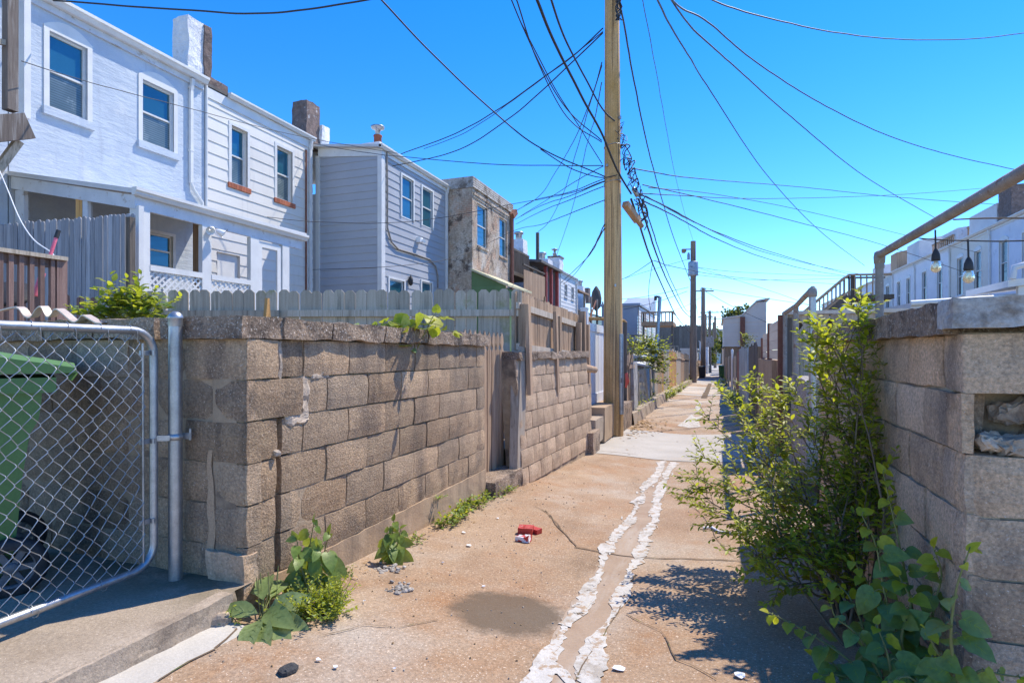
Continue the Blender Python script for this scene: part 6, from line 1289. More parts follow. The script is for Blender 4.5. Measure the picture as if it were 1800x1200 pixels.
for k in range(6):
    mb = MB(); P = [PD(1086 + rr.uniform(-4, 8), -20 + j * 8, 10.75 + rr.uniform(-.05, .05)) for j in range(8)]; mb.tube(P, .012, 5); mb.build('loop', M['cable'], tp_)

# ---------- farther poles ----------
def pole(label, u, vtop, x, Y, r, arms=(), can=None, mat='polegrey', lamp=False):
    d = Y / ray(u)[1]; p = PD(u, vtop, d); g = gbase(Y); po = thing('utility_pole', label, 'pole', (p.x, p.y, g), 'utility poles along the alley')
    mb = MB(); mb.tube([(p.x, p.y, g - .2), (p.x, p.y, (g + p.z) / 2), (p.x, p.y, p.z)], [r, r * .85, r * .7], 12); mb.build('shaft', M[mat], po)
    for (v, hl, yaw) in arms:
        q = PD(u, v, d); mb = MB(); mb.beam(q + V((-hl, 0, 0)), q + V((hl, hl * yaw, 0)), .1, .12); n = 4
        for k in range(n): s = q + V((-hl + 2 * hl * (k + .5) / n, 0, .06)); mb.lathe(s, [(.03, 0), (.05, .08), (.03, .16), (0, .18)], 7)
        mb.build('cross_arm', M[mat], po)
    if can:
        q = PD(u, can, d) + V((0, -.05, 0)); mb = MB(); mb.lathe(q, [(.05, -.55), (.33, -.52), (.35, -.44), (.35, .40), (.33, .47), (.1, .52), (.06, .68)], 14); mb.lathe(q + V((-.3, -.3, .6)), [(.1, 0), (.1, .35), (.05, .5)], 8); mb.build('transformer', M['tin'], po)
    if lamp:
        q = PD(u, 438, d); mb = MB(); mb.beam(q, q + V((-.75, 0, .03)), .07, .07); mb.lathe(q + V((-.8, 0, -.1)), [(.06, 0), (.14, .02), (.18, .2), (.06, .34)], 8, axis=(.9, 0, .1)); mb.build('lamp_arm', M['polegrey'], po)
    return po
p2 = pole('second utility pole with a grey transformer can near its top', 1218.5, 424, 0, 42.5, .25, (), 472, lamp=True)
pole('third utility pole with one crossarm and a small lamp', 1236, 506, 0, 60, .26, ((511, 1.0, .5),))
pole('fourth utility pole with a wide crossarm low in the view', 1247.5, 546, 0, 78, .24, ((549, 1.2, .3),))
pole('fifth utility pole with a crossarm, dim against the sky', 1240.5, 552, 0, 84, .2, ((557, 1.0, .2),))
pole('far utility pole with a long double crossarm', 1257, 556, 0, 105, .26, ((560, 2.6, .1),))
pole('farthest utility pole with a small crossarm', 1254, 566, 0, 125, .25, ((570, 1.5, .1),))
mb = MB(); q = PD(1246, 600, 62); mb.box(q.x - .5, q.x + .5, q.y, q.y + .6, q.z - .6, q.z + .5); tag(mb.build('meter_box', M['coping_grey']), 'grey box fixed high beside the third pole', 'box')
for (a, b, d, lab) in (((1222, 590), (1243, 640), 44, 'pale guy strap down the second pole'), ((1214, 470), (1236, 600), 44, 'sagging wire between the second and third poles'), ((1228, 595), (1262, 622), 62, 'wire from the third pole to the alley end')):
    C('overhead_cable', lab, [(*a, d), ((a[0] + b[0]) / 2, (a[1] + b[1]) / 2 + 8, d + 6), (*b, d + 14)], .015)

# ---------- plants ----------
def leaf(mb, p, d, nrm, L, W, fold=.25, droop=.15, mi=0, rnd=None, kind='oval', wave=0):
    d = V(d).normalized(); x = d.cross(V(nrm))
    if x.length < .05: x = d.cross(V((.3, .7, .2)))
    x.normalize(); n = x.cross(d).normalized()
    st = {'oval': ((0, .03), (.28, .85), (.55, 1), (.8, .6), (1, 0)), 'heart': ((-.09, .38), (0, .78), (.14, .98), (.33, 1), (.55, .86), (.75, .54), (.9, .22), (1, .0)), 'blade': ((0, .06), (.1, .4), (.25, .84), (.42, 1), (.6, .95), (.78, .66), (.92, .3), (1, 0)), 'lance': ((0, .1), (.3, 1), (.6, .8), (1, 0))}[kind]
    vs = []
    for t, w_ in st:
        c = p + d * (t * L) - n * (droop * L * t * t); hw = w_ * W / 2; fold_ = fold + (wave * math.sin(t * 17 + L * 90) if wave else 0)
        vs += [c - x * hw + n * fold_ * hw, c if t >= 0 else p, c + x * hw + n * (fold - (fold_ - fold)) * hw]
    fs = []
    for i in range(len(st) - 1):
        fs += [(3 * i, 3 * i + 1, 3 * i + 4, 3 * i + 3), (3 * i + 1, 3 * i + 2, 3 * i + 5, 3 * i + 4)]
    mb.add(vs, fs, mi, rnd, True)
    if kind in ('heart', 'blade'):   # pale raised veins
        o = n * .0012; pt = lambda t, s_: p + d * (t * L) - n * (droop * L * t * t) + x * s_ * W / 2 + n * fold * abs(s_) * W / 2 + o
        w_ = L * .011; mb.add([pt(.02, 0) - x * w_, pt(.02, 0) + x * w_, pt(.5, 0) + x * w_ * .7, pt(.5, 0) - x * w_ * .7, pt(.93, 0)], [(0, 1, 2, 3), (3, 2, 4)], 1, .3, True)
        for t0 in (.05, .2, .36, .52):
            for s_ in (-1, 1):
                a_, b_ = pt(t0, 0), pt(t0 + .2, s_ * (.72 - .5 * max(0, t0 - .2))); mb.add([a_ - d * w_ * .6, a_ + d * w_ * .6, b_], [(0, 1, 2)], 1, .3, True)
def rv(r=random): 
    while True:
        q = V((r.uniform(-1, 1), r.uniform(-1, 1), r.uniform(-1, 1)))
        if .1 < q.length < 1: return q.normalized()
def spray(lm, sm, base, d, L, leaves, ll, lw_, r, up=.0, yel_share=0, kind='oval', rt=.003, dens_from=.1, curve=.25):
    """one twig with alternating leaves"""
    p = V(base); d = V(d).normalized(); pts = [p.copy()]; n = max(4, int(L / .05)); st = L / n
    for i in range(n):
        d = (d + rv(r) * .10 + V((0, 0, up)) * .12).normalized(); p = p + d * st; pts.append(p.copy())
    sm.tube(pts, [rt * (1 - .7 * i / n) for i in range(n + 1)], 4)
    for k in range(leaves):
        f = dens_from + (1 - dens_from) * (k + .5) / leaves; i = min(n - 1, int(f * n)); t = (pts[i + 1] - pts[i]).normalized(); q = pts[i] + (pts[i + 1] - pts[i]) * (f * n - i)
        s = t.cross(V((0, 0, 1)) + rv(r) * .4).normalized() * (1 if k % 2 else -1)
        dd = (t * .7 + s * .9 + rv(r) * .35); sz = r.uniform(.7, 1.1) * (1 - .35 * f)
        leaf(lm, q, dd, V((0, 0, 1)) + rv(r) * .5, ll * sz, lw_ * sz, .25, .2, 1 if (yel_share and f > 1 - yel_share and r.random() < .8) else 0, r.random() * (.55 + .45 * f), kind)
    return pts
r = random.Random(21)
# the privet-like bush leaning out from the right wall
bush = thing('bush', 'tall airy green bush with yellow tips leaning from the right block wall', 'bush', (.55, 3.3, -1.33))
lm, sm = MB(), MB()
def stem_to(base, tip, n=12, bend=.12):
    base, tip = V(base), V(tip); o = rv(r) * bend; o.z = abs(o.z) * .6; return [base + (tip - base) * (i / n) + o * math.sin(math.pi * i / n) + rv(r) * .008 for i in range(n + 1)]
tips = [(1508, 548, 2.9), (1520, 590, 2.9), (1445, 575, 3.0), (1470, 610, 2.95), (1435, 615, 3.0), (1512, 552, 3.0), (1452, 590, 3.1), (1428, 640, 3.2), (1460, 700, 3.0), (1500, 640, 3.1), (1400, 690, 3.4), (1372, 705, 3.5), (1330, 668, 4.1), (1322, 690, 4.0), (1345, 735, 3.8), (1300, 735, 3.9), (1270, 690, 3.9), (1247, 738, 3.8), (1240, 805, 3.5), (1228, 838, 3.4), (1232, 868, 3.3),
        (1262, 905, 3.1), (1312, 955, 2.9), (1290, 860, 3.2), (1330, 800, 3.4), (1370, 780, 3.3), (1420, 760, 3.1), (1480, 760, 2.95), (1525, 700, 3.0), (1530, 650, 3.2), (1440, 830, 3.0), (1380, 870, 3.0), (1350, 930, 2.85), (1470, 880, 2.9), (1510, 830, 2.9), (1340, 985, 2.75), (1400, 960, 2.75), (1440, 1000, 2.65), (1370, 1030, 2.6), (1480, 960, 2.7)]
for (u, v, d) in tips:
    tip = PD(u, v, d); base = V((.62 + r.uniform(-.1, .1), 3.15 + r.uniform(-.3, .45), -1.32)); pts = stem_to(base, tip, 12, .16); L = (tip - base).length
    sm.tube(pts, [.0075 * (1 - .75 * i / 12) for i in range(13)], 5)
    high = v < 720  # upper stems get more yellow leaves, sunlight put into their colour
    for i in range(4, 13):
        f = i / 12; t = (pts[min(i + 1, 12)] - pts[i - 1]).normalized()
        for j in range((1 if i % 2 else 2) if f < .6 else 2 if f < .85 else 3):
            s = rv(r); s = (s - t * s.dot(t)).normalized(); dd = t * .75 + s * .8 + V((-.08, 0, .18))
            tl = (.36 if not high else .26) * (1.15 - .6 * f) * r.uniform(.5, 1.1)
            spray(lm, sm, pts[i], dd, tl, max(5, int(tl / .016)), .066 if high else .055, .026 if high else .022, r, .1, .85 if high or u < 1330 else .5, rt=.0022)
    spray(lm, sm, pts[-2], t, .22, 14, .078 if high else .06, .03 if high else .023, r, .1, .9 if high or u < 1330 else .4, rt=.002)
lm.build('foliage', [M['lbush'], M['lyel']], bush); sm.build('stems', M['twig'], bush)
# broad-leaved saplings in the right corner
def sapling(label, stems, size, name='sapling', mats=('lbroad', 'lyel'), cat='plant', kind='heart', leaf_gap=.075, yel_share=.25, group=None, wd=.82, dr=.35, face=(-.45, -.6, .75), hang=-.35):
    b0 = stems[0][0]; root = thing(name, label, cat, b0, group); lm, sm = MB(), MB()
    for pts in stems:
        P = []; ext = [pts[0] * 2 - pts[1]] + pts + [pts[-1] * 2 - pts[-2]]
        for a, b, c, d in zip(ext, ext[1:], ext[2:], ext[3:]):
            for q in range(6): t = q / 6; P.append(.5 * ((2 * b) + (c - a) * t + (2 * a - 5 * b + 4 * c - d) * t * t + (3 * b - a - 3 * c + d) * t ** 3))
        P.append(pts[-1]); n = len(P); sm.tube(P, [.0055 * (1 - .7 * i / n) for i in range(n)], 6)
        L = sum((b - a).length for a, b in zip(P, P[1:])); k = 0; acc = 0; nxt = L * .08
        for a, b in zip(P, P[1:]):
            acc += (b - a).length
            if acc >= nxt:
                nxt += leaf_gap * r.uniform(.7, 1.2); k += 1; f = acc / L; t = (b - a).normalized(); s = t.cross(V((0, 0, 1)) + rv(r) * .3)
                if s.length < .1: s = rv(r)
                s = s.normalized() * (1 if k % 2 else -1); sz = size * r.uniform(.6, 1.1) * (1 - .55 * max(0, f - .55) / .45)
                dd = s * .8 + t * .35 + V((0, -.35, -.1)) + rv(r) * .3; pet = b + dd.normalized() * sz * .3
                sm.tube([b, (b + pet) / 2 + V((0, 0, .01)), pet], .0018, 4)
                leaf(lm, pet, dd + V((0, -.2, hang)), V(face) + rv(r) * .4, sz, sz * wd, .18, dr, 1 if f > 1 - yel_share else 0, r.random(), kind, .12)
        leaf(lm, P[-1], (P[-1] - P[-3]) + rv(r) * .02, V((-.3, -.5, 1)), size * .45, size * .3, .3, .1, 1, r.random(), kind)
    lm.build('leaves', [M[m_] for m_ in mats], root); sm.build('stems', M['stem'], root)
    return root
pd = lambda *a: [PD(*q) for q in a]
sapling('broad leaved sapling climbing against the right wall beside the bush', [pd((1630, 1215, 2.15), (1600, 1050, 2.2), (1575, 930, 2.25), (1552, 830, 2.3)), pd((1620, 1215, 2.15), (1560, 1060, 2.2), (1540, 960, 2.25), (1515, 905, 2.3)), pd((1635, 1215, 2.1), (1640, 1080, 2.1), (1655, 1010, 2.08), (1640, 960, 2.08)),
        pd((1625, 1215, 2.15), (1585, 1130, 2.1), (1600, 1060, 2.1), (1580, 1010, 2.15)), pd((1600, 1215, 2.2), (1540, 1120, 2.25), (1560, 1040, 2.28))], .105, leaf_gap=.045, yel_share=.18)
sapling('broad leaved shoot in front of the rounded end of the right wall', [pd((1692, 1225, 1.75), (1672, 1130, 1.75), (1680, 1040, 1.74), (1703, 968, 1.72)), pd((1690, 1225, 1.75), (1720, 1180, 1.7), (1760, 1185, 1.68), (1800, 1190, 1.66)), pd((1700, 1225, 1.8), (1650, 1150, 1.8), (1630, 1110, 1.8))], .10, leaf_gap=.05, yel_share=.18)
sapling('low spreading broad leaved plant with yellow tips at the bottom right', [pd((1570, 1225, 2.05), (1480, 1150, 2.1), (1410, 1105, 2.2), (1350, 1075, 2.25)), pd((1565, 1225, 2.05), (1510, 1120, 2.1), (1470, 1085, 2.12), (1460, 1060, 2.12)), pd((1575, 1225, 2.0), (1560, 1150, 2.0), (1540, 1095, 2.05)), pd((1540, 1230, 2.1), (1490, 1190, 2.1), (1440, 1185, 2.1)),
        pd((1600, 1230, 2.0), (1620, 1180, 1.98), (1640, 1150, 1.97)), pd((1560, 1225, 2.2), (1500, 1060, 2.35), (1450, 1010, 2.45)), pd((1640, 1235, 1.95), (1600, 1190, 1.9), (1560, 1200, 1.9)), pd((1500, 1235, 2.1), (1470, 1170, 2.15), (1430, 1150, 2.2)), pd((1560, 1225, 2.25), (1530, 1040, 2.4), (1500, 985, 2.45))], .085, leaf_gap=.042)
# weeds at the foot of the left wall
def onwall(u, v): return PG(u, v)
FW = (.55, -.75, .45)
g = PG(548, 1056)
sapling('tall heart leaved weed against the left wall corner', [[g, PD(542, 985, 2.95), PD(552, 915, 2.95)], [g + V((.04, .03, 0)), PD(568, 985, 2.98), PD(578, 938, 2.98)], [g, PD(528, 990, 2.9), PD(522, 948, 2.9)], [g + V((0, .02, 0)), PD(556, 1000, 2.93), PD(560, 960, 2.93)]], .125, 'weed', ('lweed', 'lweed'), leaf_gap=.034, wd=.74, dr=.3, face=FW, hang=-.9)
g = PG(692, 983)
sapling('small leafy weed at the foot of the left wall, by the grit patch', [[g, PD(690, 945, 3.6), PD(692, 914, 3.6)], [g, PD(700, 950, 3.58), PD(704, 928, 3.58)], [g, PD(682, 955, 3.58), PD(680, 935, 3.58)]], .105, 'weed', ('lweed', 'lweed'), leaf_gap=.028, wd=.7, dr=.3, face=FW, hang=-.7)
def tuft(label, pts, L, n, ll, lw_, mats=('lweed', 'lyel'), name='weed', yel_share=.3, kind='oval', spread=.9, group=None, cat='weed', up=.4, hang=False):
    root = thing(name, label, cat, pts[0], group); lm, sm = MB(), MB()
    for p in pts:
        for k in range(n):
            d = V((r.gauss(0, spread), r.gauss(0, spread), 1.0 if not hang else r.uniform(-.3, .8))); spray(lm, sm, V(p) + V((r.gauss(0, .02), r.gauss(0, .02), 0)), d, L * r.uniform(.5, 1.1), max(4, int(L / ll * 1.8)), ll, lw_, r, up, yel_share, kind, .002)
    lm.build('foliage', [M[m_] for m_ in mats], root); sm.build('stems', M['stem'], root); return root
tuft('fluffy yellow green weed in front of the tall heart leaved one', [PG(u, v) for u, v in ((522, 1088), (540, 1086), (552, 1080), (566, 1078), (578, 1072), (590, 1060), (560, 1062), (575, 1090), (590, 1078), (545, 1066))], .17, 16, .03, .014, yel_share=.6)
tuft('low weed row beside the small leafy weed', [PG(u, v) for u, v in ((718, 962), (726, 955), (733, 948))], .07, 8, .03, .016)
tuft('weed patch at the base of the concrete sill', [PG(u, v) for u, v in ((780, 926), (790, 920), (800, 915), (812, 908), (822, 898), (830, 892), (815, 900), (826, 885))], .14, 11, .055, .032)
tuft('weed strip along the foot of the second block wall', [PG(u, v) for u, v in ((850, 884), (862, 878), (876, 873), (888, 866), (893, 850), (896, 862), (930, 842), (945, 834), (965, 824), (838, 892), (882, 868))], .13, 9, .05, .028)
tuft('tiny weed rooted in a crack of the left wall face', [PX(771, 874, XL + .02)], .07, 8, .035, .02, hang=True)
tuft('little weed on the ground between the two left weeds', [PG(608, 1012), PG(613, 1006)], .05, 7, .022, .012)
tuft('weed growing in the gap beside the driveway step', [PG(400, 1085), PG(408, 1078), PG(396, 1100)], .09, 7, .03, .014, yel_share=.1)
for i, (pl_, lab) in enumerate((([(1092, 742), (1100, 737), (1108, 732), (1118, 728)], 'weeds and litter by the low wall past the pole'), ([(1124, 722), (1130, 716), (1138, 712)], 'weeds under the chain link slats'), ([(1168, 704), (1176, 700), (1184, 696), (1192, 690)], 'weed clump along the left kerb'), ([(1198, 684), (1206, 678), (1212, 672)], 'weeds along the kerb before the second pole'),
        ([(1283, 700), (1288, 706), (1296, 715)], 'weeds at the foot of the blue tin sheet'), ([(1272, 672), (1274, 678), (1270, 665)], 'weeds below the far right fences'), ([(1226, 659), (1230, 656)], 'weeds just past the second pole'))):
    tuft(lab, [PG(*q) for q in pl_ for _ in range(2)], .55 if i < 4 else .5, 9, .13, .075)
# plantain with big wilted leaves and grass stalks
g = PG(462, 1092); root = thing('plantain', 'broad leaved plantain with ribbed half wilted leaves at the wall corner', 'weed', g); lm, sm = MB(), MB()
for (u, v, L, W, n, z) in ((428, 1132, .20, .10, .2, .03), (452, 1140, .23, .105, .15, .03), (492, 1124, .21, .10, .25, .04), (520, 1112, .2, .095, .2, .03), (470, 1040, .19, .095, 1, .10), (444, 1050, .18, .085, 1, .08), (494, 1050, .19, .09, .9, .08), (514, 1030, .2, .09, 1, .07), (505, 1090, .18, .1, .5, .05), (424, 1095, .17, .08, .5, .04), (478, 1105, .2, .1, .4, .05), (465, 1075, .16, .09, .8, .09), (500, 1020, .2, .09, 1.2, .05)):
    q = PG(u, v) if v > 1060 else PD(u, v, g.length * .97); dd = q - g; dd.z = max(dd.z, 0) * .8 + .07 * n; b_ = g + V((dd.x * .25, dd.y * .25, z))
    sm.tube([g, (g + b_) / 2 + V((0, 0, .02)), b_], .003, 5); leaf(lm, b_, dd, V((.35, -.75, .8)) + rv(r) * .25, L, W, .3, .45 if n < .6 else .2, 0, r.random(), 'blade', .14)
for k in range(7):
    b = g + V((r.uniform(-.06, .05), r.uniform(0, .08), 0)); t = b + V((r.uniform(-.04, .05), r.uniform(-.02, .05), r.uniform(.16, .27))); sm.tube([b, (b + t) / 2 + rv(r) * .01, t - (t - b) * .25], .0017, 4); sm.tube([t - (t - b) * .25, t], [.0045, .002], 5)
lm.build('leaves', M['lpale'], root); sm.build('flower_stalks', M['stem'], root)
# plants behind the walls
tuft('bright green climbing plant spilling behind the shaded wall', [PD(u, v, 3.6) for u, v in ((165, 570), (180, 555), (200, 545), (215, 530), (230, 535), (250, 545), (262, 560), (225, 560), (240, 570), (205, 565), (190, 570), (270, 570), (150, 560), (275, 545), (240, 525), (210, 550), (235, 555), (255, 568))], .2, 9, .075, .042, ('lweed', 'lyel'), 'climbing_plant', .45, cat='plant', spread=1.2)
sapling('lobed green vine leaves peeking over the left wall coping', [pd((640, 640, 4.1), (655, 590, 4.1), (680, 572, 4.1), (720, 575, 4.2), (760, 568, 4.3), (800, 585, 4.3)), pd((730, 620, 4.3), (752, 575, 4.3), (765, 553, 4.3), (785, 560, 4.3)), pd((660, 620, 4.1), (700, 580, 4.15), (735, 570, 4.2)), pd((700, 620, 4.2), (715, 585, 4.2), (690, 566, 4.2), (660, 572, 4.2))], .15, 'vine', ('lweed', 'lyel'), leaf_gap=.06, wd=1.0, dr=.15, yel_share=.5, face=(.2, -.8, .7), hang=0)
tuft('green vine hanging over the chain link slats past the pole', [PD(u, v, d) for u, v, d in ((1148, 605, 17), (1152, 620, 17), (1156, 640, 17.2), (1150, 632, 17), (1160, 655, 17.4), (1162, 672, 17.5), (1135, 615, 16.5), (1128, 630, 16), (1118, 620, 15.5), (1155, 612, 17.2), (1145, 618, 16.8), (1158, 630, 17.1), (1150, 645, 17.1), (1108, 615, 14.8), (1140, 600, 16.8))], .55, 13, .13, .085, ('ldark', 'lyel'), 'vine', .55, cat='plant', spread=1.2, hang=True)
tuft('small shrub on top of the tin sheet fence', [PD(u, v, 15) for u, v in ((1308, 606), (1313, 598), (1318, 600), (1311, 612))], .3, 7, .09, .045, ('ldark', 'lyel'), 'shrub', .3, cat='bush')
tuft('creeper strip hugging the right wall just past the bush', [PX(u, v, XR - .02) for u, v in ((1548, 640), (1543, 665), (1540, 690), (1538, 715), (1537, 740), (1540, 620), (1536, 770), (1536, 800))], .09, 6, .03, .012, ('lbush', 'lbush'), 'creeper', 0, cat='plant', hang=True)
def tree(label, x, y, h, rad, n, zb=-2.4, ll=.5, squash=1.0, cz=None):
    root = thing('tree', label, 'tree', (x, y, zb)); mb = MB(); mb.tube([(x, y, zb), (x + .1, y, zb + h * .45), (x, y, zb + h * .8)], [h * .03, h * .02, h * .008], 8)
    lm = MB(); cz = cz or zb + h * .68; cl = [(V((x, y, cz)) + V((r.gauss(0, .5) * rad, r.gauss(0, .5) * rad, r.gauss(0, .42) * rad * squash)), r.uniform(.25, .5) * rad) for _ in range(16)]
    for c_, cr in cl: mb.tube([V((x, y, zb + h * .4)), (V((x, y, cz)) + c_) / 2, c_], [h * .01, h * .006, h * .002], 5)
    for k in range(n):
        c_, cr = r.choice(cl); q = c_ + rv(r) * cr * r.uniform(.5, 1.05); leaf(lm, q, rv(r), rv(r), ll * r.uniform(.6, 1.2), ll * .6, .2, .2, 0, r.random())
    mb.build('trunk', M['twig'], root); lm.build('crown', M['ldark'], root); return root
a = PD(1292, 548, 75); tree('green treetop rising behind the beige building roof', a.x, a.y, a.z + 3.2, 1.5, 700, ll=.42, cz=a.z - .5)
a = PD(1283, 572, 90); tree('dark tree behind the far alley end poles', PD(1268, 582, 120).x, PD(1268, 582, 120).y, 7.5, 2.6, 700, ll=.6)
a = PD(1266, 612, 85); tree('bushy tree on the right near the far alley end', a.x + .5, a.y, 5.2, 1.5, 800, ll=.4, cz=0)
a = PD(1251, 622, 88); tree('bushy tree on the left near the far alley end', a.x - .4, a.y, 4.2, 1.1, 700, ll=.35, cz=-.6)

# ---------- litter and loose stones ----------
def lump(name, label, cat, p, s, mat, amp=.3, group=None, sub=5, flat=1):
    mb = MB(); a = r.uniform(0, 3); x = V((math.cos(a), math.sin(a), 0)) * s[0]; y = V((-math.sin(a), math.cos(a), 0)) * s[1]
    mb.rough(V(p) + V((0, 0, s[2] * .7)), x, y, V((0, 0, s[2])), (sub, sub, 4), min(s) * amp, 14 if s[0] < .2 else 7, rnd_edge=.2)
    return tag(mb.build(name, M[mat]), label, cat, group)
def pbox(name, label, c, ax, ay, az, mat, amp=.003):
    mb = MB(); mb.rough(c, ax, ay, az, (6, 5, 4), amp, 18); return tag(mb.build(name, M[mat]), label, 'litter')
q = PG(924, 938); pbox('crushed_box', 'crushed red cigarette size carton standing on the alley concrete', q + V((0, 0, .03)), (.055, .01, 0), (-.006, .03, .006), (.004, -.004, .03), 'red', .008)
q = PG(941, 936); pbox('crushed_box', 'second red carton lying right against the first one', q + V((0, 0, .018)), (.04, -.02, 0), (.012, .03, 0), (0, 0, .018), 'red')
q = PG(921, 951); pbox('crumpled_wrapper', 'red and white crumpled wrapper in front of the red cartons', q + V((0, 0, .02)), (.05, .0, .004), (.0, .032, 0), (0, 0, .02), 'redwhite', .014)
def grit(label, u, v, w_, l_):
    q = PG(u, v); mb = MB()
    for k in range(34):
        p = q + V((r.gauss(0, w_), r.gauss(0, l_), 0)); s = r.uniform(.006, .016); mb.rough(p + V((0, 0, s * .4)), V((s, .2 * s, 0)), V((-.2 * s, s, 0)), (0, 0, s * .6), (2, 2, 2), s * .4, 30, rnd_edge=.2)
    tag(mb.build('grit_pile', M['grit']), label, 'gravel', None, 'stuff')
grit('grey crumbled mortar patch under the small weed', 682, 1000, .05, .05); grit('grey crumbled mortar patch in front of the small weed', 704, 1036, .035, .05)
lump('asphalt_lump', 'small black asphalt lump near the bottom edge', 'stone', PG(507, 1180), (.035, .028, .014), 'asphalt')
for (u, v, s, lab) in ((392, 1062, .05, 'grey rubble lump at the end of the driveway step'), (398, 1082, .04, 'lower grey rubble lump below the driveway step'), (388, 1098, .045, 'tan rubble lump below the wall corner')):
    lump('rubble_stone', lab, 'stone', PG(u, v), (s, s * .8, s * .7), 'rubble', .35)
rd = [(815, 937, .022), (824, 960, .024), (875, 912, .014), (778, 990, .012), (800, 890, .01), (560, 1162, .012), (590, 1175, .012), (1088, 1178, .03), (640, 1058, .008), (693, 1178, .008), (850, 1032, .012), (1300, 1190, .03)]
for i, (u, v, s) in enumerate(rd):
    mb = MB(); q = PG(u, v); a = r.uniform(0, 3); pts = [q + V((math.cos(a + k * 1.05) * s * r.uniform(.6, 1.1), math.sin(a + k * 1.05) * s * r.uniform(.5, .9), .006 + r.uniform(0, .006))) for k in range(6)]; mb.prism(pts, (0, 0, .002))
    tag(mb.build('paper_scrap', M['white']), 'small white paper scrap on the alley concrete', 'litter', 'white paper scraps')
mb = MB()
for (u, v) in ((1240, 932), (1262, 935), (1285, 938), (1318, 940)): pass
P = [PG(u, v) + V((0, 0, .012)) for u, v in ((1236, 930), (1252, 929), (1264, 937), (1290, 940), (1322, 940))]; mb.tube(P, .011, 7); tag(mb.build('white_stick', M['white']), 'white painted stick lying on the alley below the bush', 'stick')
# pebbles, leaf litter and grit nobody could count
mb = MB()
for k in range(520):
    y = abs(r.gauss(0, 3.2)) + 1.7; 
    x = r.choice((-2.05 + abs(r.gauss(0, .22)), .72 - abs(r.gauss(0, .3)), r.uniform(-2.0, .7), r.uniform(-1.6, -.9)))
    if x < -2.1: continue
    s = r.uniform(.002, .0065) * (1.3 if y > 5 else 1); q = V((x, y, gz(x, y) + .021)); a = r.uniform(0, 3); c_, s_ = math.cos(a) * s, math.sin(a) * s
    mb.hexa([q + V((-c_, -s_, 0)), q + V((s_, -c_, 0)), q + V((c_, s_, 0)), q + V((-s_, c_, 0)), q + V((-c_ * .6, -s_ * .6, s)), q + V((s_ * .6, -c_ * .6, s)), q + V((c_ * .6, s_ * .6, s)), q + V((-s_ * .6, c_ * .6, s * .8))], r.choice((0, 0, 1, 2)))
tag(mb.build('pebbles', [M['rubble'], M['dry'], M['cement']]), 'scattered pebbles and grit on the alley floor', 'gravel', None, 'stuff')
mb = MB()
def litter(x, y, s): leaf(mb, V((x, y, gz(x, y) + .026 + r.uniform(0, .015))), (r.gauss(0, 1), r.gauss(0, 1), r.uniform(-.1, .2)), (0, 0, 1), s, s * r.uniform(.15, .5), .2, .3, 0, r.random(), 'lance')
for k in range(420):
    y = r.uniform(2.6, 13.5); litter(-2.08 + abs(r.gauss(0, .12)), y, r.uniform(.015, .045))
for k in range(240): litter(-1.75 + abs(r.gauss(0, .28)), r.gauss(12.6, .9), r.uniform(.04, .16))
for k in range(120): litter(r.uniform(-1.6, .3), r.uniform(9, 26), r.uniform(.03, .09))
tag(mb.build('leaf_litter', M['dry']), 'dry leaf and twig litter along the wall foot', 'litter', None, 'stuff')

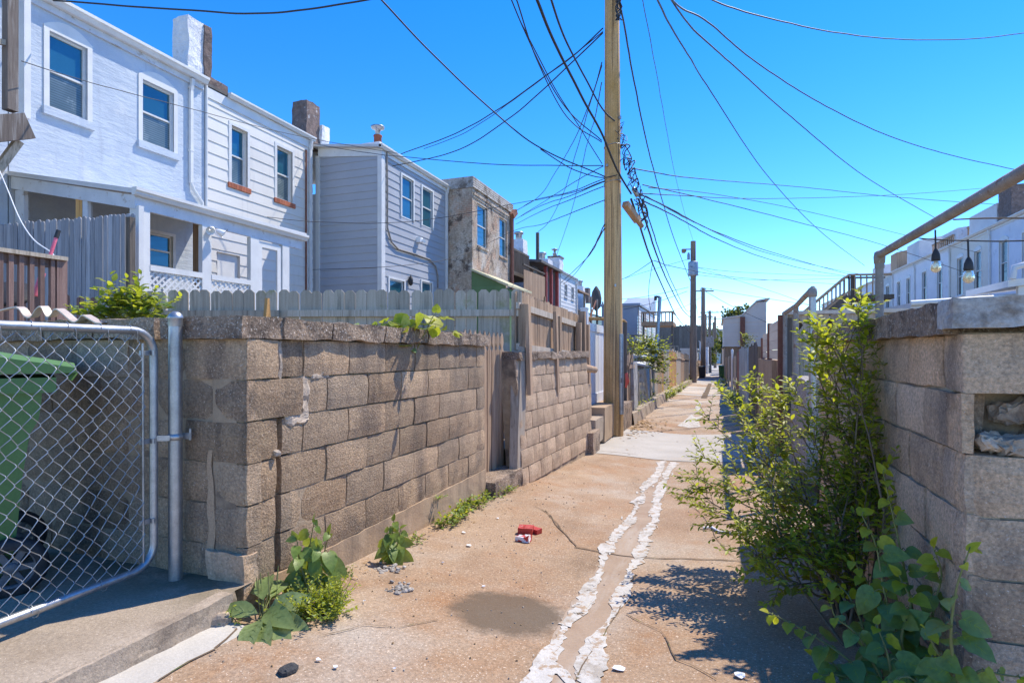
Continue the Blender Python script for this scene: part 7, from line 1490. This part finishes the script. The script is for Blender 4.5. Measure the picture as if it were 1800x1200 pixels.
# back-yard clutter along the far alley
def farshed(label, u0, u1, v0, v1, Y, roofm, wallm, dep=4, tilt=.25):
    p, q = PY(u0, v0, Y), PY(u1, v0, Y); zb = gbase(Y); rt = thing('shed', label, 'shed', ((p.x + q.x) / 2, Y, zb), 'small sheds in the far back yards'); mb = MB(); mb.box(p.x + .1, q.x - .1, Y + .1, Y + dep, zb, p.z - .02); mb.build('wall', M[wallm], rt)
    mb = MB(); mb.hexa([(p.x, Y, p.z), (q.x, Y, p.z - tilt), (q.x, Y + dep + .2, p.z - tilt), (p.x, Y + dep + .2, p.z), (p.x, Y, p.z + .1), (q.x, Y, p.z - tilt + .1), (q.x, Y + dep + .2, p.z - tilt + .1), (p.x, Y + dep + .2, p.z + .1)]); mb.build('roof', M[roofm], rt)
    a_ = p.x + (q.x - p.x) * .35; mb = MB(); mb.box(a_, a_ + min(.8, (q.x - p.x) * .3), Y + .04, Y + .1, zb, min(p.z - .3, zb + 1.9)); mb.build('door', M['trim'], rt)
farshed('low grey shed with a pale roof behind the orange fence panel', 1112, 1160, 640, 660, 31, 'paleroof', 'shedwood')
farshed('small white roofed shed under the balcony deck', 1128, 1180, 612, 640, 39, 'paleroof', 'wgrey')
farshed('brown shed with a dark roof next to the blue grey house', 1098, 1132, 600, 640, 43, 'roof', 'wbrown', 2)
farshed('far pale shed left of the alley end', 1228, 1246, 600, 640, 72, 'paleroof', 'wr_white', 6)
farshed('far tan shed right of the alley end', 1268, 1283, 612, 640, 66, 'roof', 'tan', 6)
for i, (x, y, lab, m_) in enumerate(((-1.35, 54, 'dark far bin standing at the left alley edge', 'black'), (.35, 58, 'green far bin standing at the right alley edge', 'bin'), (-1.3, 75, 'blue grey far bin near the alley end', 'tin'))):
    g = gbase(y); bn2 = thing('wheelie_bin', lab, 'bin', (x, y, g)); mb = MB(); mb.hexa([(x - .24, y - .24, g + .03), (x + .24, y - .24, g + .03), (x + .24, y + .24, g + .03), (x - .24, y + .24, g + .03), (x - .3, y - .33, g + 1.0), (x + .3, y - .33, g + 1.0), (x + .3, y + .33, g + 1.0), (x - .3, y + .33, g + 1.0)]); mb.build('body', M[m_], bn2)
    mb = MB(); mb.hexa([(x - .33, y - .38, g + 1.005), (x + .33, y - .38, g + 1.005), (x + .33, y + .36, g + 1.005), (x - .33, y + .36, g + 1.005), (x - .28, y - .3, g + 1.1), (x + .28, y - .3, g + 1.1), (x + .28, y + .34, g + 1.12), (x - .28, y + .34, g + 1.12)]); mb.build('lid', M[m_], bn2)
# lift everything so the alley lies near z = 0
for o in list(scene.objects):
    if o.parent is None: o.location.z += H0
